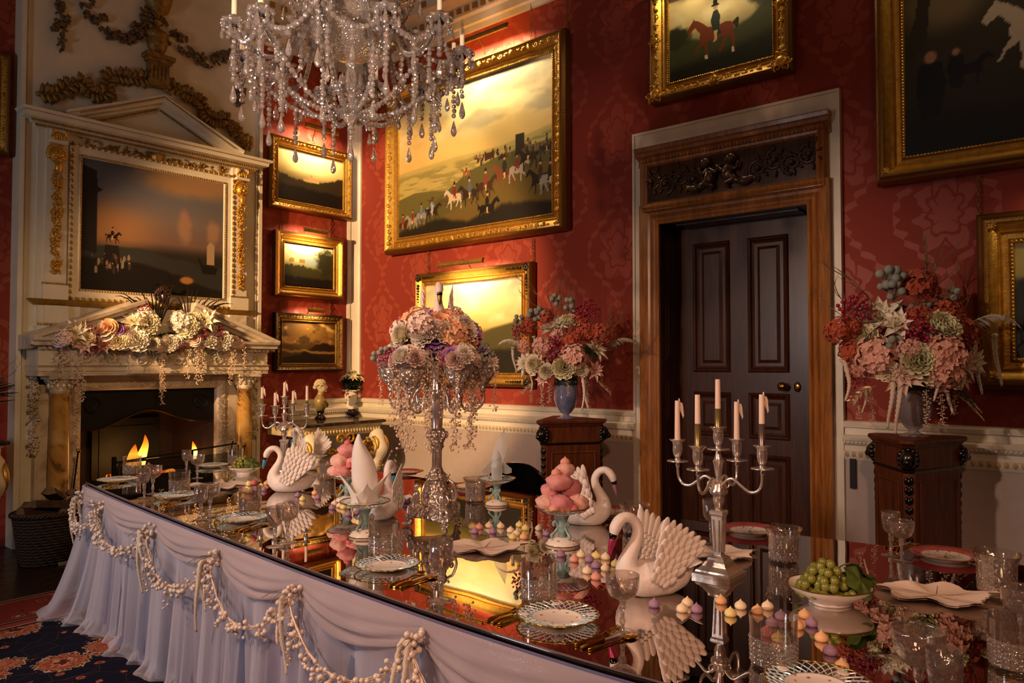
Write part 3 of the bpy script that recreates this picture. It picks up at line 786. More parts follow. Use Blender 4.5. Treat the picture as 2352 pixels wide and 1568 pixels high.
for i, (x, y, h_, c, f_, r_) in enumerate([(.03, .03, .1, '3a2113', -1, '7c3524'), (.10, .05, .10, '8f8070', 1, '6a2a20'), (.17, .07, .11, '7a7a80', -1, '5a6a7c'), (.25, .08, .12, '241812', -1, '8a98a8'), (.40, .14, .13, 'b7a48c', 1, '6b1f18'), (.50, .14, .14, '2c1a0f', 1, '4b5560'), (.61, .17, .14, '3a2212', -1, '70301f'), (.72, .22, .15, '6e3a1e', 1, '2a2320'), (.80, .24, .13, 'a39684', -1, '702a22'), (.86, .30, .14, '2a160d', 1, '231c18'), (.93, .14, .15, '1d1712', 1, '3c2a1c'), (.99, .13, .15, '8d8a84', -1, '221c16'), (.62, .02, .14, '100b07', -1, '181008'), (.48, .33, .07, '7a5230', 1, '70301f'), (.57, .40, .06, '3b2417', 1, '7a3524'), (.33, .16, .06, '4b3420', 1, '40301c'), (.24, .2, .05, '4b3420', -1, None), (.97, .36, .1, '1b1410', -1, '3a2a20')]): p.horse(x, y, h_ * 1.15, c, f_, r_)
rr = random.Random(5)
for i in range(46): p.man(.52 + rr.random() * .46, .40 + rr.random() * .06, .03 + rr.random() * .018, rr.choice(['5a2a1c', '2d2418', '6b5a38', '1d1812']))
p.blend(p.poly([(.79, .44), (.84, .45), (.84, .55), (.79, .55)]), '2b2114'); p.blend(p.poly([(.60, .42), (.66, .44), (.66, .48), (.60, .47)]), '3b2214')
painting('large_oil_painting', 'largest gilt framed oil painting of a horse race meeting on a hillside', 'R', (XR - .03, (6.415 + 3.965) / 2, (2.664 + 4.484) / 2), 2.45, 1.82, .17, p, 'ornate', .12, mat=GILT)
# landscape under it
p = Paint(1.36, .95, 130)
p.vgrad([(0, '191408'), (.25, '3a3416'), (.42, '6d6430'), (.5, 'c3ab60'), (.75, 'd8c88c'), (1, '9aa08c')])
p.blend(p.smooth(p.noise(3, 3, 4, 2), .5, .75) * p.smooth(p.V, .48, .6) * .8, 'f0e2ac'); p.blend(p.below([(0, .3), (.4, .34), (.7, .48), (1, .56)], .02), '4a4420'); p.blend(p.below([(0, .2), (.5, .22), (1, .3)], .03, .06), '1c170a')
painting('landscape_painting', 'landscape painting with black corner ornaments on its frame, behind the silver centrepiece', 'R', (XR - .02, (5.953 + 4.372) / 2, (1.248 + 2.42) / 2), 1.58, 1.17, .13, p, 'corner', .09)
# horse and rider
p = Paint(.86, .7, 190)
p.vgrad([(0, '1f2410'), (.3, '3a3a1c'), (.42, '8f8456'), (.6, 'bfae7c'), (1, 'd2bf8a')])
p.blend(p.smooth(p.noise(3, 3, 4, 3), .5, .8) * p.smooth(p.V, .45, .6) * .6, 'e8dcae')
p.blend(p.below([(0, .50), (.2, .46), (.3, .42), (.6, .42), (.8, .5), (1, .7)], .03, .03), '3c4020')
p.blend(p.ell(.08, .5, .14, .12, .3, .7), '2a2c14'); p.blend(p.ell(.95, .72, .17, .16, .3, .7), '2f3218'); p.blend(p.below([(0, .15), (.5, .2), (1, .3)], .08), '181c0c')
p.horse(.46, .17, .50, '6e3216', 1, '233026', 'd8cbb0')
painting('horse_and_rider_painting', 'gilt rococo framed painting of a rider on a bay horse above the door', 'R', (XR - .03, (3.10 + 1.945) / 2, (3.585 + 4.58) / 2), 1.155, .995, .15, p, 'rococo', .12)
# huge hunting scene at right
p = Paint(2.06, 1.86, 190)
p.vgrad([(0, '14100a'), (.25, '2c2412'), (.5, '362d18'), (.75, '6a5826'), (1, '8f7636')])
p.blend(p.smooth(p.noise(8, 8, 5, 1), .48, .66) * p.smooth(p.V, .5, .75) * .8, '221c0c'); p.blend(p.ell(.12, .52, .1, .08, .6), '6d5c3a')
p.blend(p.poly([(.02, .34), (.07, .4), (.085, .6), (.12, 1), (.06, 1), (.055, .7), (.04, .5), (.0, .36)]), '2a2210'); p.blend(p.below([(0, .3), (.5, .26), (1, .4)], .1) * .6, '2b2412'); p.blend(p.below([(0, .12), (.5, .1), (1, .16)], .1), '0b0905')
p.horse(.37, .24, .25, 'b8a78c', 1, '14100c', 'b8a78c'); p.man(.08, .13, .24, '0d0a08'); p.man(.15, .22, .14, '100c09'); p.horse(.185, .22, .11, '0e0a07', -1)
painting('hunting_painting', 'huge dark painting of a grey horse and huntsmen at upper right', 'R', (XR - .03, 1.392 - 1.19, 2.658 + 1.08), 2.38, 2.16, .17, p, 'plain', .13)
# right lower landscape
p = Paint(1.0, .8, 90); p.vgrad([(0, '0e0b05'), (.35, '2a230f'), (.5, '8a7a3c'), (.8, 'a08c48'), (1, '86784a')]); p.blend(p.ell(.12, .47, .16, .2, .3, .8), '15120a'); p.blend(p.below([(0, .35), (.5, .3), (1, .34)], .02, .1), '120f08')
painting('small_landscape_painting', 'gilt framed landscape at right edge, behind the flower vase', 'R', (XR - .02, .827 - .66, (1.312 + 2.393) / 2), 1.32, 1.08, .19, p, 'plain', .11)
# three on the fireplace wall
p = Paint(.86, .54, 120); p.vgrad([(0, '0e0a04'), (.35, '3a2a10'), (.5, '8a6c2c'), (.7, 'd0aa54'), (1, 'e8c878')]); p.blend(p.ell(.5, .9, .5, .4, .6) * .7, 'fff0b8')
p.blend(p.below([(0, .55), (.2, .45), (.5, .42), (.75, .5), (1, .62)], .02, .12), '2e220c'); p.blend(p.poly([(.38, .42), (.62, .42), (.62, .52), (.52, .52), (.52, .58), (.48, .58), (.48, .52), (.38, .52)]), 'b9985a'); p.blend(p.below([(0, .3), (1, .26)], .03, .1), '120c05')
painting('country_house_painting', 'topmost of three small paintings beside the fireplace, country house at dusk', 'F', ((4.325 + 5.385) / 2, YF - .02, (3.115 + 3.89) / 2), 1.06, .775, .105, p, 'ornate', .09, group='small paintings beside the fireplace')
p = Paint(.62, .44, 120); p.vgrad([(0, '14100a'), (.3, '2e2812'), (.45, '6b6030'), (.6, 'c8b478'), (1, 'f0e4b8')]); p.blend(p.ell(.55, .62, .2, .12, .5), '8a9488')
p.blend(p.below([(0, .5), (.3, .52), (.5, .46), (.7, .4), (1, .45)], .02, .15), '33300f'); p.blend(p.ell(.86, .62, .2, .34, .3, .8), '26240e'); p.blend(p.poly([(.1, .56), (.2, .56), (.2, .66), (.14, .68), (.1, .64)]), '9a7436'); p.blend(p.poly([(.3, .56), (.42, .56), (.42, .66), (.3, .66)]), '8a6a32'); p.blend(p.below([(0, .22), (1, .2)], .05, .1), '0e0b06')
painting('castle_landscape_painting', 'middle of three small paintings beside the fireplace, castle above trees', 'F', ((4.40 + 5.27) / 2, YF - .02, (2.183 + 2.885) / 2), .87, .70, .115, p, 'plain', .10, group='small paintings beside the fireplace')
p = Paint(.70, .44, 120); p.vgrad([(0, '1c1006'), (.35, '4a3010'), (.5, '7a5220'), (.8, '6a4818'), (1, '5a3c14')]); n = p.noise(3, 3, 5, 4); p.blend(p.smooth(n, .5, .75) * p.smooth(p.V, .4, .6), 'd8a85c'); p.blend(p.smooth(p.noise(4, 4, 5, 5), .5, .7) * .7, '2a1a08')
p.blend(p.below([(0, .46), (.5, .46), (1, .46)], .01) * .7, '4a3412'); p.blend(p.below([(0, .1), (.3, .2), (.6, .42), (.8, .5), (1, .4)], .02, .1), '1a1006'); p.blend(p.below([(0, .36), (.2, .3), (.4, .34), (.6, .28)], .02, .05) * (1 - p.below([(0, .3), (.2, .24), (.4, .29), (.6, .22)], .02, .05)) * .8, '9a7030')
painting('stormy_sea_painting', 'lowest of three small paintings beside the fireplace, stormy sea', 'F', ((4.41 + 5.275) / 2, YF - .02, (1.387 + 2.012) / 2), .865, .625, .085, p, 'ornate', .08, mat=GILTD, group='small paintings beside the fireplace')
p = Paint(.8, .6, 40); p.vgrad([(0, '201408'), (1, '6a4c20')])
painting('left_edge_painting', 'gilt framed painting cut off by the left edge of the picture', 'F', (1.975 - .53, YF - .02, (3.14 + 3.97) / 2), 1.06, .83, .11, p, 'ornate', .09)
# lamps
def lampR(label, px, L, out, wall, E, drop=.5):
    c = at_x(px[0], px[1], wall - out); picture_light(label, 'R', c, L, E, (wall, c.y, c.z - drop))
def lampF(label, px, L, out, wall, E, drop=.35):
    c = at_y(px[0], px[1], wall - out); picture_light(label, 'F', c, L, E, (c.x, wall, c.z - drop))
lampR('long brass picture light above the landscape behind the centrepiece', (1057, 604), .62, .24, XR, 14, .45)
lampR('brass picture light above the race meeting painting, half behind the chandelier', (1085, 88), .9, .26, XR, 62, .62)
lampF('brass picture light above the castle landscape', (725, 530), .30, .22, YF, 8, .28)
lampF('short brass picture light above the stormy sea', (725, 712), .2, .18, YF, 4.5, .3)
c = Vector((4.86, YF - .24, 4.02)); picture_light('brass picture light above the country house painting, behind the crystals', 'F', c, .42, 14, (c.x, YF, c.z - .4))
c = Vector((XR - .26, 2.52, 4.74)); picture_light('brass picture light over the horse and rider painting, above the frame edge', 'R', c, .4, 12, (XR, c.y, c.z - .5))
c = Vector((XR - .3, .5, 4.98)); picture_light('brass picture light over the huge hunting painting, above the frame edge', 'R', c, .9, 15, (XR, c.y, c.z - .6))
c = Vector((XR - .26, .17, 2.50)); picture_light('brass picture light over the landscape at right edge', 'R', c, .4, 3, (XR, c.y, c.z - .4))
# chains
def chR(lab, px, y0, y1):
    a = at_x(px, y1, XR - .03); b = at_x(px, y0, XR - .03); chain(lab, 'R', (XR - .03, a.y), a.z, b.z)
def chF(lab, px, y0, y1):
    a = at_y(px, y1, YF - .02); b = at_y(px, y0, YF - .02); chain(lab, 'F', (a.x, YF - .02), a.z, b.z)
chR('picture chain above the race painting, nearer its middle', 1220, 0, 95); chR('picture chain at the right end of the race painting', 1302, 0, 75)
chR('picture chain above the left of the landscape', 983, 575, 628); chR('picture chain above the right of the landscape', 1224, 545, 600)
chR('picture chain below the hunting painting, behind the flower twigs', 2248, 405, 495)
chF('left picture chain between the two upper small paintings', 648, 485, 528); chF('right picture chain between the two upper small paintings', 757, 503, 545)
chF('left picture chain between the two lower small paintings', 645, 680, 716); chF('right picture chain between the two lower small paintings', 757, 690, 725)
# ================================================================== CHIMNEY BREAST AND FIREPLACE
CX = 3.105; YW = 6.95            # centre of the fireplace, front of the breast
FX0, FX1, FZT = 2.50, 3.71, 1.24
m = MB(); BX0, BX1 = 2.02, 4.19
m.box(BX0, FX0, YW, YF, 0, ZC); m.box(FX1, BX1, YW, YF, 0, ZC); m.box(FX0, FX1, YW, YF, FZT, ZC)
m.box(BX0 - .0, BX0 + .035, YW - .03, YW, 0, ZC); m.box(BX1 - .035, BX1, YW - .03, YW, 0, ZC)
m.box(BX0 + .05, BX0 + .06, YW - .012, YW, 0, ZC); m.box(BX1 - .06, BX1 - .05, YW - .012, YW, 0, ZC)
breast = struct('wall_chimney', m, WHITE, 'cream panelled chimney breast with plaster ornament')
def relief(pts, wdt, mat, parent, nm, seed=1, dens=1.0, M=None, fl=.35):
    # carved garland: leaves and flowers along a path in wall plane (x, z), projecting to -y
    r_ = random.Random(seed); mb = MB(); sp = spline([(x, 0, z) for x, z in pts], 8)
    L = sum((sp[i + 1] - sp[i]).length for i in range(len(sp) - 1)); n = int(L / (wdt * .11) * dens)
    for i in range(n):
        t = r_.random(); k = min(int(t * (len(sp) - 1)), len(sp) - 2); p = sp[k].lerp(sp[k + 1], t * (len(sp) - 1) - k)
        env = wdt * (.45 + .55 * abs(math.sin(t * PI * max(2, L / wdt * .35))))
        p = p + Vector((r_.uniform(-1, 1) * env * .5, -r_.random() * wdt * .25, r_.uniform(-1, 1) * env * .5))
        s = wdt * r_.uniform(.13, .24)
        if r_.random() < fl:
            mb.ball(p, s * .8, 6, 5)
            for q in range(5):
                a = q * 2 * PI / 5 + r_.random(); mb.ball(p + Vector((math.cos(a) * s, .01, math.sin(a) * s)), s * .6, 5, 4, (1, .6, 1))
        else:
            Mq = Matrix.Translation(p) @ Matrix.Rotation(r_.uniform(0, 6.28), 4, 'Y') @ Matrix.Rotation(r_.uniform(-.5, .5), 4, 'X')
            mb.ball((0, 0, 0), s * 1.5, 5, 4, (.4, .35, 1), Mq)
    o = part(nm, mb, mat, parent, smooth=True); o.location = (0, YW - .015, 0); o['kind'] = 'stuff'; return o
STG = simple('plaster_gilt', '8a6a30', .5, metal=.35, var=.45, vs_=25)
STD = simple('plaster_brown', '6a5335', .55, metal=.2, var=.5, vs_=25)  # darker brown tone of the garlands and drops
relief([(2.46, 4.7), (2.52, 4.52), (2.70, 4.36), (2.86, 4.42), (2.98, 4.56), (3.05, 4.66)], .13, STD, breast, 'plaster_garland', 1)
relief([(3.16, 4.66), (3.28, 4.52), (3.42, 4.42), (3.54, 4.37), (3.68, 4.42), (3.78, 4.55)], .13, STD, breast, 'plaster_garland', 2)
relief([(2.27, 4.78), (2.28, 4.55), (2.30, 4.35), (2.295, 4.08)], .12, STD, breast, 'plaster_drop', 3)
relief([(3.92, 4.78), (3.93, 4.55), (3.93, 4.3), (3.93, 4.08)], .12, STD, breast, 'plaster_drop', 4)
m = MB(); m.lathe([(0, 4.98), (.10, 4.95), (.14, 4.85), (.10, 4.72), (.04, 4.68), (.03, 4.64), (.055, 4.62), (.06, 4.6), (.03, 4.585), (.035, 4.56), (.075, 4.53), (.11, 4.50), (.105, 4.47), (.09, 4.44), (.1, 4.42), (.085, 4.36), (.05, 4.32), (.04, 4.3), (.06, 4.29)][::-1], 18, Matrix.Translation((CX, YW, 0)), 9, .06); part('urn', m, STG, breast, smooth=True)
relief([(2.99, 4.46), (3.1, 4.5), (3.22, 4.46)], .09, STG, breast, 'urn_flowers', 9)
m = MB(); m.box(CX - .13, CX + .13, YW - .12, YW, 4.25, 4.29); m.box(CX - .11, CX + .11, YW - .1, YW, 4.22, 4.25); m.box(CX - .09, CX + .09, YW - .08, YW, 4.03, 4.22); m.box(CX - .1, CX + .1, YW - .09, YW, 4.0, 4.03)
for q in range(5): m.ball((CX - .07 + q * .035, YW - .085, 4.13), .018, 6, 5, (.8, .6, 4))
part('urn_pedestal', m, STG, breast)
def acanthus(pts, wdt, seed, flip):
    mb = MB(); sp = spline([(x, 0, z) for x, z in pts], 8); r_ = random.Random(seed)
    mb.tube(sp, [.016 + .012 * abs(math.sin(i * .35)) for i in range(len(sp))], 6)
    for i in range(2, len(sp) - 1, 2):
        t = (sp[i + 1] - sp[i - 1]).normalized(); s = wdt * (.6 + .5 * abs(math.sin(i * .45)))
        for sd in (-1, 1):
            a = math.atan2(t.z, t.x) + sd * .75
            for q in range(3):
                aa = a + sd * q * .25; Mq = Matrix.Translation(sp[i] + Vector((math.cos(aa) * s * .4, -.012 - q * .008, math.sin(aa) * s * .4))) @ Matrix.Rotation(-aa, 4, 'Y')
                mb.ball((0, 0, 0), s * .45, 6, 4, (1, .4, .3), Mq)
    o = part('acanthus_scroll', mb, STG, breast, smooth=True); o.location = (0, YW - .02, 0); o['kind'] = 'stuff'
acanthus([(2.13, 3.68), (2.28, 3.72), (2.44, 3.86), (2.55, 3.80), (2.66, 3.82), (2.70, 3.98), (2.85, 4.02), (3.02, 4.05)], .11, 1, 1)
acanthus([(4.09, 3.68), (3.94, 3.72), (3.80, 3.86), (3.68, 3.84), (3.58, 3.86), (3.50, 3.98), (3.36, 4.02), (3.18, 4.05)], .11, 2, -1)

# ---- overmantel
om = thing('overmantel', 'cream overmantel with pediment, gilt drops and eared picture frame above the fireplace', 'overmantel', (CX, YW, 2.0))
def op(nm, m, mat, par=om, **k):
    o = part(nm, m, mat, None, **k); o.parent = par
    if par is om: o.matrix_parent_inverse = Matrix.Translation(-Vector(om.location))
    return o
m = MB()
for sx in (-1, 1):
    a, b = CX + sx * .955, CX + sx * .735
    m.box(min(a, b), max(a, b), YW - .03, YW, 2.0, 3.42); a, b = CX + sx * .90, CX + sx * .74; m.box(min(a, b), max(a, b), YW - .06, YW, 2.12, 3.42)
    a, b = CX + sx * .915, CX + sx * .725; m.box(min(a, b), max(a, b), YW - .075, YW, 2.0, 2.12)
m.box(CX - .95, CX + .95, YW - .02, YW, 3.3, 3.44)
op('pilaster_backing', m, WHITE)
# cornice (returns at both ends)
cp = [(d, 3.40 + (z - 3.40) * .7) for d, z in [(.03, 3.40), (.05, 3.41), (.055, 3.44), (.085, 3.45), (.09, 3.48), (.15, 3.49), (.155, 3.535), (.175, 3.545), (.19, 3.575), (.0, 3.585)]]
m = MB(); m.loft([[(CX - .93 - d, YW, z), (CX - .93 - d, YW - d, z), (CX + .93 + d, YW - d, z), (CX + .93 + d, YW, z)] for d, z in cp], closed=False); op('cornice', m, WHITE)
def strip(nm, x0, z0, x1, z1, yo, s, par=om, mat=GILTP):
    mb = MB(); a = Vector((x0, yo, z0)); b = Vector((x1, yo, z1)); n = int((b - a).length / (s * 2.1))
    for i in range(n + 1): mb.ball(a.lerp(b, i / max(1, n)), s, 5, 4, (1, .7, 1.2))
    o = op(nm, mb, mat, par); o['kind'] = 'stuff'; return o
strip('gilt_beading', CX - .98, 3.418, CX + .98, 3.418, YW - .058, .011); strip('gilt_beading', CX - 1.02, 3.447, CX + 1.02, 3.447, YW - .092, .011); strip('gilt_beading', CX - 1.09, 3.501, CX + 1.09, 3.501, YW - .168, .006)
# pediment
PX, PZ0, PZ1 = .73, 3.53, 3.865
m = MB()
m.prism([(CX - PX, PZ0), (CX + PX, PZ0), (CX, PZ1 - .06)], 0, .03, Matrix(((1, 0, 0, 0), (0, 0, -1, YW), (0, 1, 0, 0), (0, 0, 0, 1)))); op('tympanum', m, WHITE)
for sx in (-1, 1):
    m = MB(); d = Vector((PX, 0, PZ1 - PZ0)); u = Vector((-(PZ1 - PZ0), 0, PX)).normalized()
    pr = [(.02, -.10), (.06, -.095), (.07, -.065), (.1, -.06), (.105, -.035), (.16, -.03), (.165, .0), (.185, .01), (.19, .03), (0, .035)]
    a = Vector((-PX - .06, 0, PZ0)); b = Vector((0, 0, PZ1)); da = (b - a).normalized(); ua = Vector((-da.z, 0, da.x))
    ra = [a + Vector((0, -o_, 0)) + Vector((0, 0, z_ + .0)) for o_, z_ in pr]; rb = [b + Vector((0, -o_, 0)) + Vector((0, 0, z_)) for o_, z_ in pr]
    vs = [Vector((CX + sx * -p.x * -1 if sx > 0 else CX - (-p.x), YW + p.y, p.z)) for p in ra + rb]
    vs = [Vector((CX - sx * p.x, YW + p.y, p.z)) for p in ra + rb]
    n = len(pr); m.add(vs, [(i, (i + 1) % n, n + (i + 1) % n, n + i) for i in range(n)] + [tuple(range(n - 1, -1, -1))]); op('raking_cornice', m, WHITE)
    strip('gilt_beading', CX + sx * PX * .93, PZ0 - .045, CX + sx * .02, PZ1 - .085, YW - .072, .011); strip('gilt_beading', CX + sx * PX * .95, PZ0 + .03, CX + sx * .0, PZ1 + .012, YW - .187, .006)
# eared frame of the harbour picture
m = MB(); PCX, PCZ, PW, PHh = 3.125, 2.665, 1.28, 1.12
m.frame(PW, PHh, [(0, .03), (.004, .045), (.02, .05), (.025, .04), (.075, .045), (.08, .06), (.10, .065), (.105, .05), (.115, .0)], wallM((PCX, YW, PCZ), 'F')); op('picture_surround', m, WHITE)
mb = MB()
for sx, sz, ex, ez in ((-1, -1, 1, -1), (-1, 1, 1, 1), (-1, -1, -1, 1), (1, -1, 1, 1)):
    a = Vector((PCX + sx * (PW / 2 + .09), YW - .066, PCZ + sz * (PHh / 2 + .09))); b = Vector((PCX + ex * (PW / 2 + .09), YW - .066, PCZ + ez * (PHh / 2 + .09))); n = int((b - a).length / .05)
    for i in range(n + 1):
        c = a.lerp(b, i / n); mb.ball(c, .016, 6, 4, (1, .5, 1)); mb.ball(c + Vector((.016 if sx != ex else 0, 0, .016 if sx == ex else 0)), .009, 5, 4)
    a = Vector((PCX + sx * (PW / 2 + .012), YW - .05, PCZ + sz * (PHh / 2 + .012))); b = Vector((PCX + ex * (PW / 2 + .012), YW - .05, PCZ + ez * (PHh / 2 + .012))); n = int((b - a).length / .022)
    for i in range(n + 1): mb.ball(a.lerp(b, i / n), .010, 4, 3, (1, .6, 1))
o = op('gilt_leaf_edge', mb, GILTP); o['kind'] = 'stuff'
# harbour picture
p = Paint(PW, PHh, 170); p.vgrad([(0, '100e0b'), (.22, '1a1612'), (.34, '2a2620'), (.42, '6a5248'), (.6, '6a5c58'), (.85, '545660'), (1, '4c505a')])
p.blend(p.ell(.75, .95, .35, .12, .5, .5), '8a6a4a'); p.blend(p.ell(.15, .5, .3, .16, .7) * .7, '9a6a3c'); p.blend(p.ell(.7, .58, .05, .13, .4, .8), '8a6a54'); p.blend(p.ell(.92, .55, .05, .1, .4, .8), '8f7058')
p.blend(p.below([(0, .34), (.4, .36), (.6, .3), (1, .27)], .012, .02), '2b2b2a'); p.blend(p.below([(0, .25), (.4, .24), (.6, .18), (1, .05)], .02, .04), '15110d')
p.blend(p.poly([(0, .3), (.1, .28), (.1, .75), (.13, .78), (.1, .8), (.09, .92), (0, .95)]), '1d1815'); p.blend(p.poly([(.14, .24), (.25, .24), (.24, .36), (.15, .36)]), '1a1513'); p.horse(.2, .37, .1, '15110f', -1, '15110f')
p.blend(p.poly([(.87, .28), (.93, .28), (.93, .45), (.90, .48), (.87, .44)]), 'a08866'); p.blend(p.poly([(.84, .2), (.94, .2), (.96, .26), (.85, .28), (.80, .34)]), '120f0d')
for i in range(26): p.man(.02 + rr.random() * .3, .13 + rr.random() * .12, .03 + rr.random() * .03, rr.choice(['5a3c2a', '3a2c22', '7a6a58', '241b16']))
p.blend(p.ell(.72, .13, .05, .03, .3), '9a6a34')
cv = link('harbour_canvas', p.canvas(OIL), None, wallM((PCX, YW - .032, PCZ), 'F')); tag(cv, 'dark oil painting of a harbour with a ship set in the cream overmantel', 'painting')
# frieze garland + basket, side drops with consoles and masks
relief([(2.48, 3.42), (2.6, 3.36), (2.75, 3.36), (2.9, 3.345), (3.0, 3.35)], .085, STG, om, 'frieze_garland', 5).matrix_parent_inverse = Matrix.Translation(-Vector(om.location))
relief([(3.76, 3.38), (3.62, 3.35), (3.48, 3.36), (3.34, 3.345), (3.24, 3.35)], .085, STG, om, 'frieze_garland', 6).matrix_parent_inverse = Matrix.Translation(-Vector(om.location))
relief([(3.04, 3.40), (3.11, 3.41), (3.19, 3.40)], .09, STG, om, 'basket_flowers', 7).matrix_parent_inverse = Matrix.Translation(-Vector(om.location))
m = MB(); m.lathe([(.03, 3.31), (.045, 3.315), (.06, 3.36), (.07, 3.37)], 12, Matrix.Translation((3.115, YW - .02, 0)), 12, .08); op('frieze_basket', m, GILTP)
for sx in (-1, 1):
    xx = CX + sx * .825
    m = MB(); m.box(xx - .055, xx + .055, YW - .10, YW, 3.31, 3.40); m.box(xx - .068, xx + .068, YW - .115, YW, 3.285, 3.31)
    op('console_block', m, WHITE)
    m = MB()
    for q in range(-2, 3): m.ball((xx + q * .018, YW - .105, 3.35 - abs(q) * .006), .02, 6, 5, (.5, .5, 1.8))
    for q in (-1, 1): m.tube([(xx + q * .05, YW - .10 + .02 * math.cos(k * .5), 3.31 + k * .011) for k in range(9)], .01, 5)
    o = op('console_leaf', m, GILT, smooth=True); o['kind'] = 'stuff'
    m = MB(); m.ball((xx, YW - .07, 3.19), .058, 12, 10, (1, .9, 1.25)); m.ball((xx, YW - .125, 3.18), .014, 6, 5, (.8, 1, 1.5))
    for e_ in (-1, 1): m.ball((xx + e_ * .022, YW - .118, 3.205), .010, 6, 5); m.ball((xx + e_ * .03, YW - .112, 3.165), .018, 6, 5)
    for q in range(14):
        a = -.3 + q * PI * 1.2 / 13; m.ball((xx + math.cos(a) * .062, YW - .06, 3.20 + math.sin(a) * .075), .022, 6, 5)
    m.ball((xx, YW - .10, 3.09), .03, 8, 6, (1, .8, 1.6)); m.ball((xx, YW - .114, 3.152), .012, 6, 4, (1.6, .7, .7)); op('mask', m, GILT, smooth=True)
    o = relief([(xx, 3.08), (xx, 2.8), (xx, 2.5), (xx, 2.23)], .075, GILT, om, 'gilt_drop', 20 + sx, 1.5); o.matrix_parent_inverse = Matrix.Translation(-Vector(om.location) + Vector((0, -.06, 0)))
# gilt ledge
m = MB(); m.loft([[(CX - .94 - d, YW, z), (CX - .94 - d, YW - d, z), (CX + .94 + d, YW - d, z), (CX + .94 + d, YW, z)] for d, z in ((.0, 1.95), (.03, 1.955), (.06, 1.985), (.075, 2.0), (.0, 2.005))], closed=False); op('gilt_ledge', m, GILTP)
m = MB()
for sx in (-1, 1):
    a, b = CX + sx * .94, CX + sx * .62; m.box(min(a, b), max(a, b), YW - .035, YW, 1.66, 1.95); a, b = CX + sx * .90, CX + sx * .72; m.box(min(a, b), max(a, b), YW - .065, YW, 1.66, 1.95); a, b = CX + sx * .96, CX + sx * .70; m.box(min(a, b), max(a, b), YW - .085, YW, 1.66, 1.78)
op('plinth_blocks', m, WHITE)['kind'] = 'stuff'
for sx in (-1, 1): strip('gilt_beading', CX + sx * .95, 1.795, CX + sx * .71, 1.795, YW - .088, .010); strip('gilt_beading', CX + sx * .92, 2.13, CX + sx * .73, 2.13, YW - .078, .008)

# ---- chimneypiece
fp = thing('chimneypiece', 'carved marble chimneypiece with columns and broken pediment around the lit fire', 'fireplace', (CX, YW, 0))
def fpp(nm, m, mat, par=fp, **k):
    o = part(nm, m, mat, None, **k); o.parent = par
    if par is fp: o.matrix_parent_inverse = Matrix.Translation(-Vector(fp.location))
    return o
m = MB()
for sx in (-1, 1):
    a, b = CX + sx * .955, CX + sx * .71; m.box(min(a, b), max(a, b), YW - .08, YW, 0, 1.37)
m.box(CX - .955, CX + .955, YW - .08, YW, 1.30, 1.37)
fpp('jamb', m, WMARB)
# inner carved surround
m = MB()
pr = [(0, -.06), (0, .05), (.015, .07), (.04, .085), (.07, .08), (.085, .06), (.1, .07), (.115, .07), (.115, 0)]
for d0, d1 in zip(pr[:-1], pr[1:]):
    a0, h0 = d0; a1, h1 = d1; y0_, y1_ = YW - h0, YW - h1
    m.add([(FX0 - a0, y0_, 0), (FX0 - a1, y1_, 0), (FX0 - a1, y1_, FZT + a1), (FX0 - a0, y0_, FZT + a0)], [(0, 1, 2, 3)])
    m.add([(FX0 - a0, y0_, FZT + a0), (FX0 - a1, y1_, FZT + a1), (FX1 + a1, y1_, FZT + a1), (FX1 + a0, y0_, FZT + a0)], [(0, 1, 2, 3)])
    m.add([(FX1 + a0, y0_, 0), (FX1 + a0, y0_, FZT + a0), (FX1 + a1, y1_, FZT + a1), (FX1 + a1, y1_, 0)], [(0, 1, 2, 3)])
fpp('surround', m, WMARB)
mb = MB(); r_ = random.Random(3)
for i in range(420):
    t = i / 420 * (2 * FZT + 1.21)
    if t < FZT: x, z = FX0 - .045, t
    elif t < FZT + 1.21: x, z = FX0 + (t - FZT), FZT + .045
    else: x, z = FX1 + .045, FZT - (t - FZT - 1.21)
    mb.ball((x + r_.uniform(-.02, .02), YW - .085, z + r_.uniform(-.02, .02)), r_.uniform(.007, .014), 5, 4, (1, .7, 1))
o = fpp('foliate_carving', mb, WMARB); o['kind'] = 'stuff'
# columns
for sx in (-1, 1):
    xx = CX + sx * .815; yy = YW - .19
    m = MB(); m.lathe([(.098, .14), (.1, .17), (.085, .19), (.09, .21), (.076, .24), (.076, .7), (.066, 1.22), (.072, 1.23)], 20, Matrix.Translation((xx, yy, 0))); c = fpp('column', m, SIENA, smooth=True, sharp=40)
    m = MB(); m.lathe([(.068, 1.23), (.075, 1.25), (.072, 1.28), (.09, 1.32), (.1, 1.345)], 16, Matrix.Translation((xx, yy, 0)))
    for a in range(4):
        an = a * PI / 2 + PI / 4; px_, py_ = xx + math.cos(an) * .10, yy + math.sin(an) * .10; p_, q_ = spiral((0, 0), .03, 1.3, 1, 0, .011, 14); m.tube(p_, q_, 5, Matrix.Translation((px_, py_, 1.325)) @ Matrix.Rotation(an + PI / 2, 4, 'Z') @ Matrix.Rotation(PI / 2, 4, 'X'))
    for a in range(12): m.ball((xx + math.cos(a * PI / 6) * .082, yy + math.sin(a * PI / 6) * .082, 1.29), .016, 5, 4, (1, 1, 1.6))
    m.box(xx - .115, xx + .115, yy - .115, yy + .115, 1.345, 1.372); fpp('capital', m, WMARB)
    m = MB(); m.box(xx - .12, xx + .12, yy - .12, YW, 0, .14); fpp('plinth', m, WMARB)
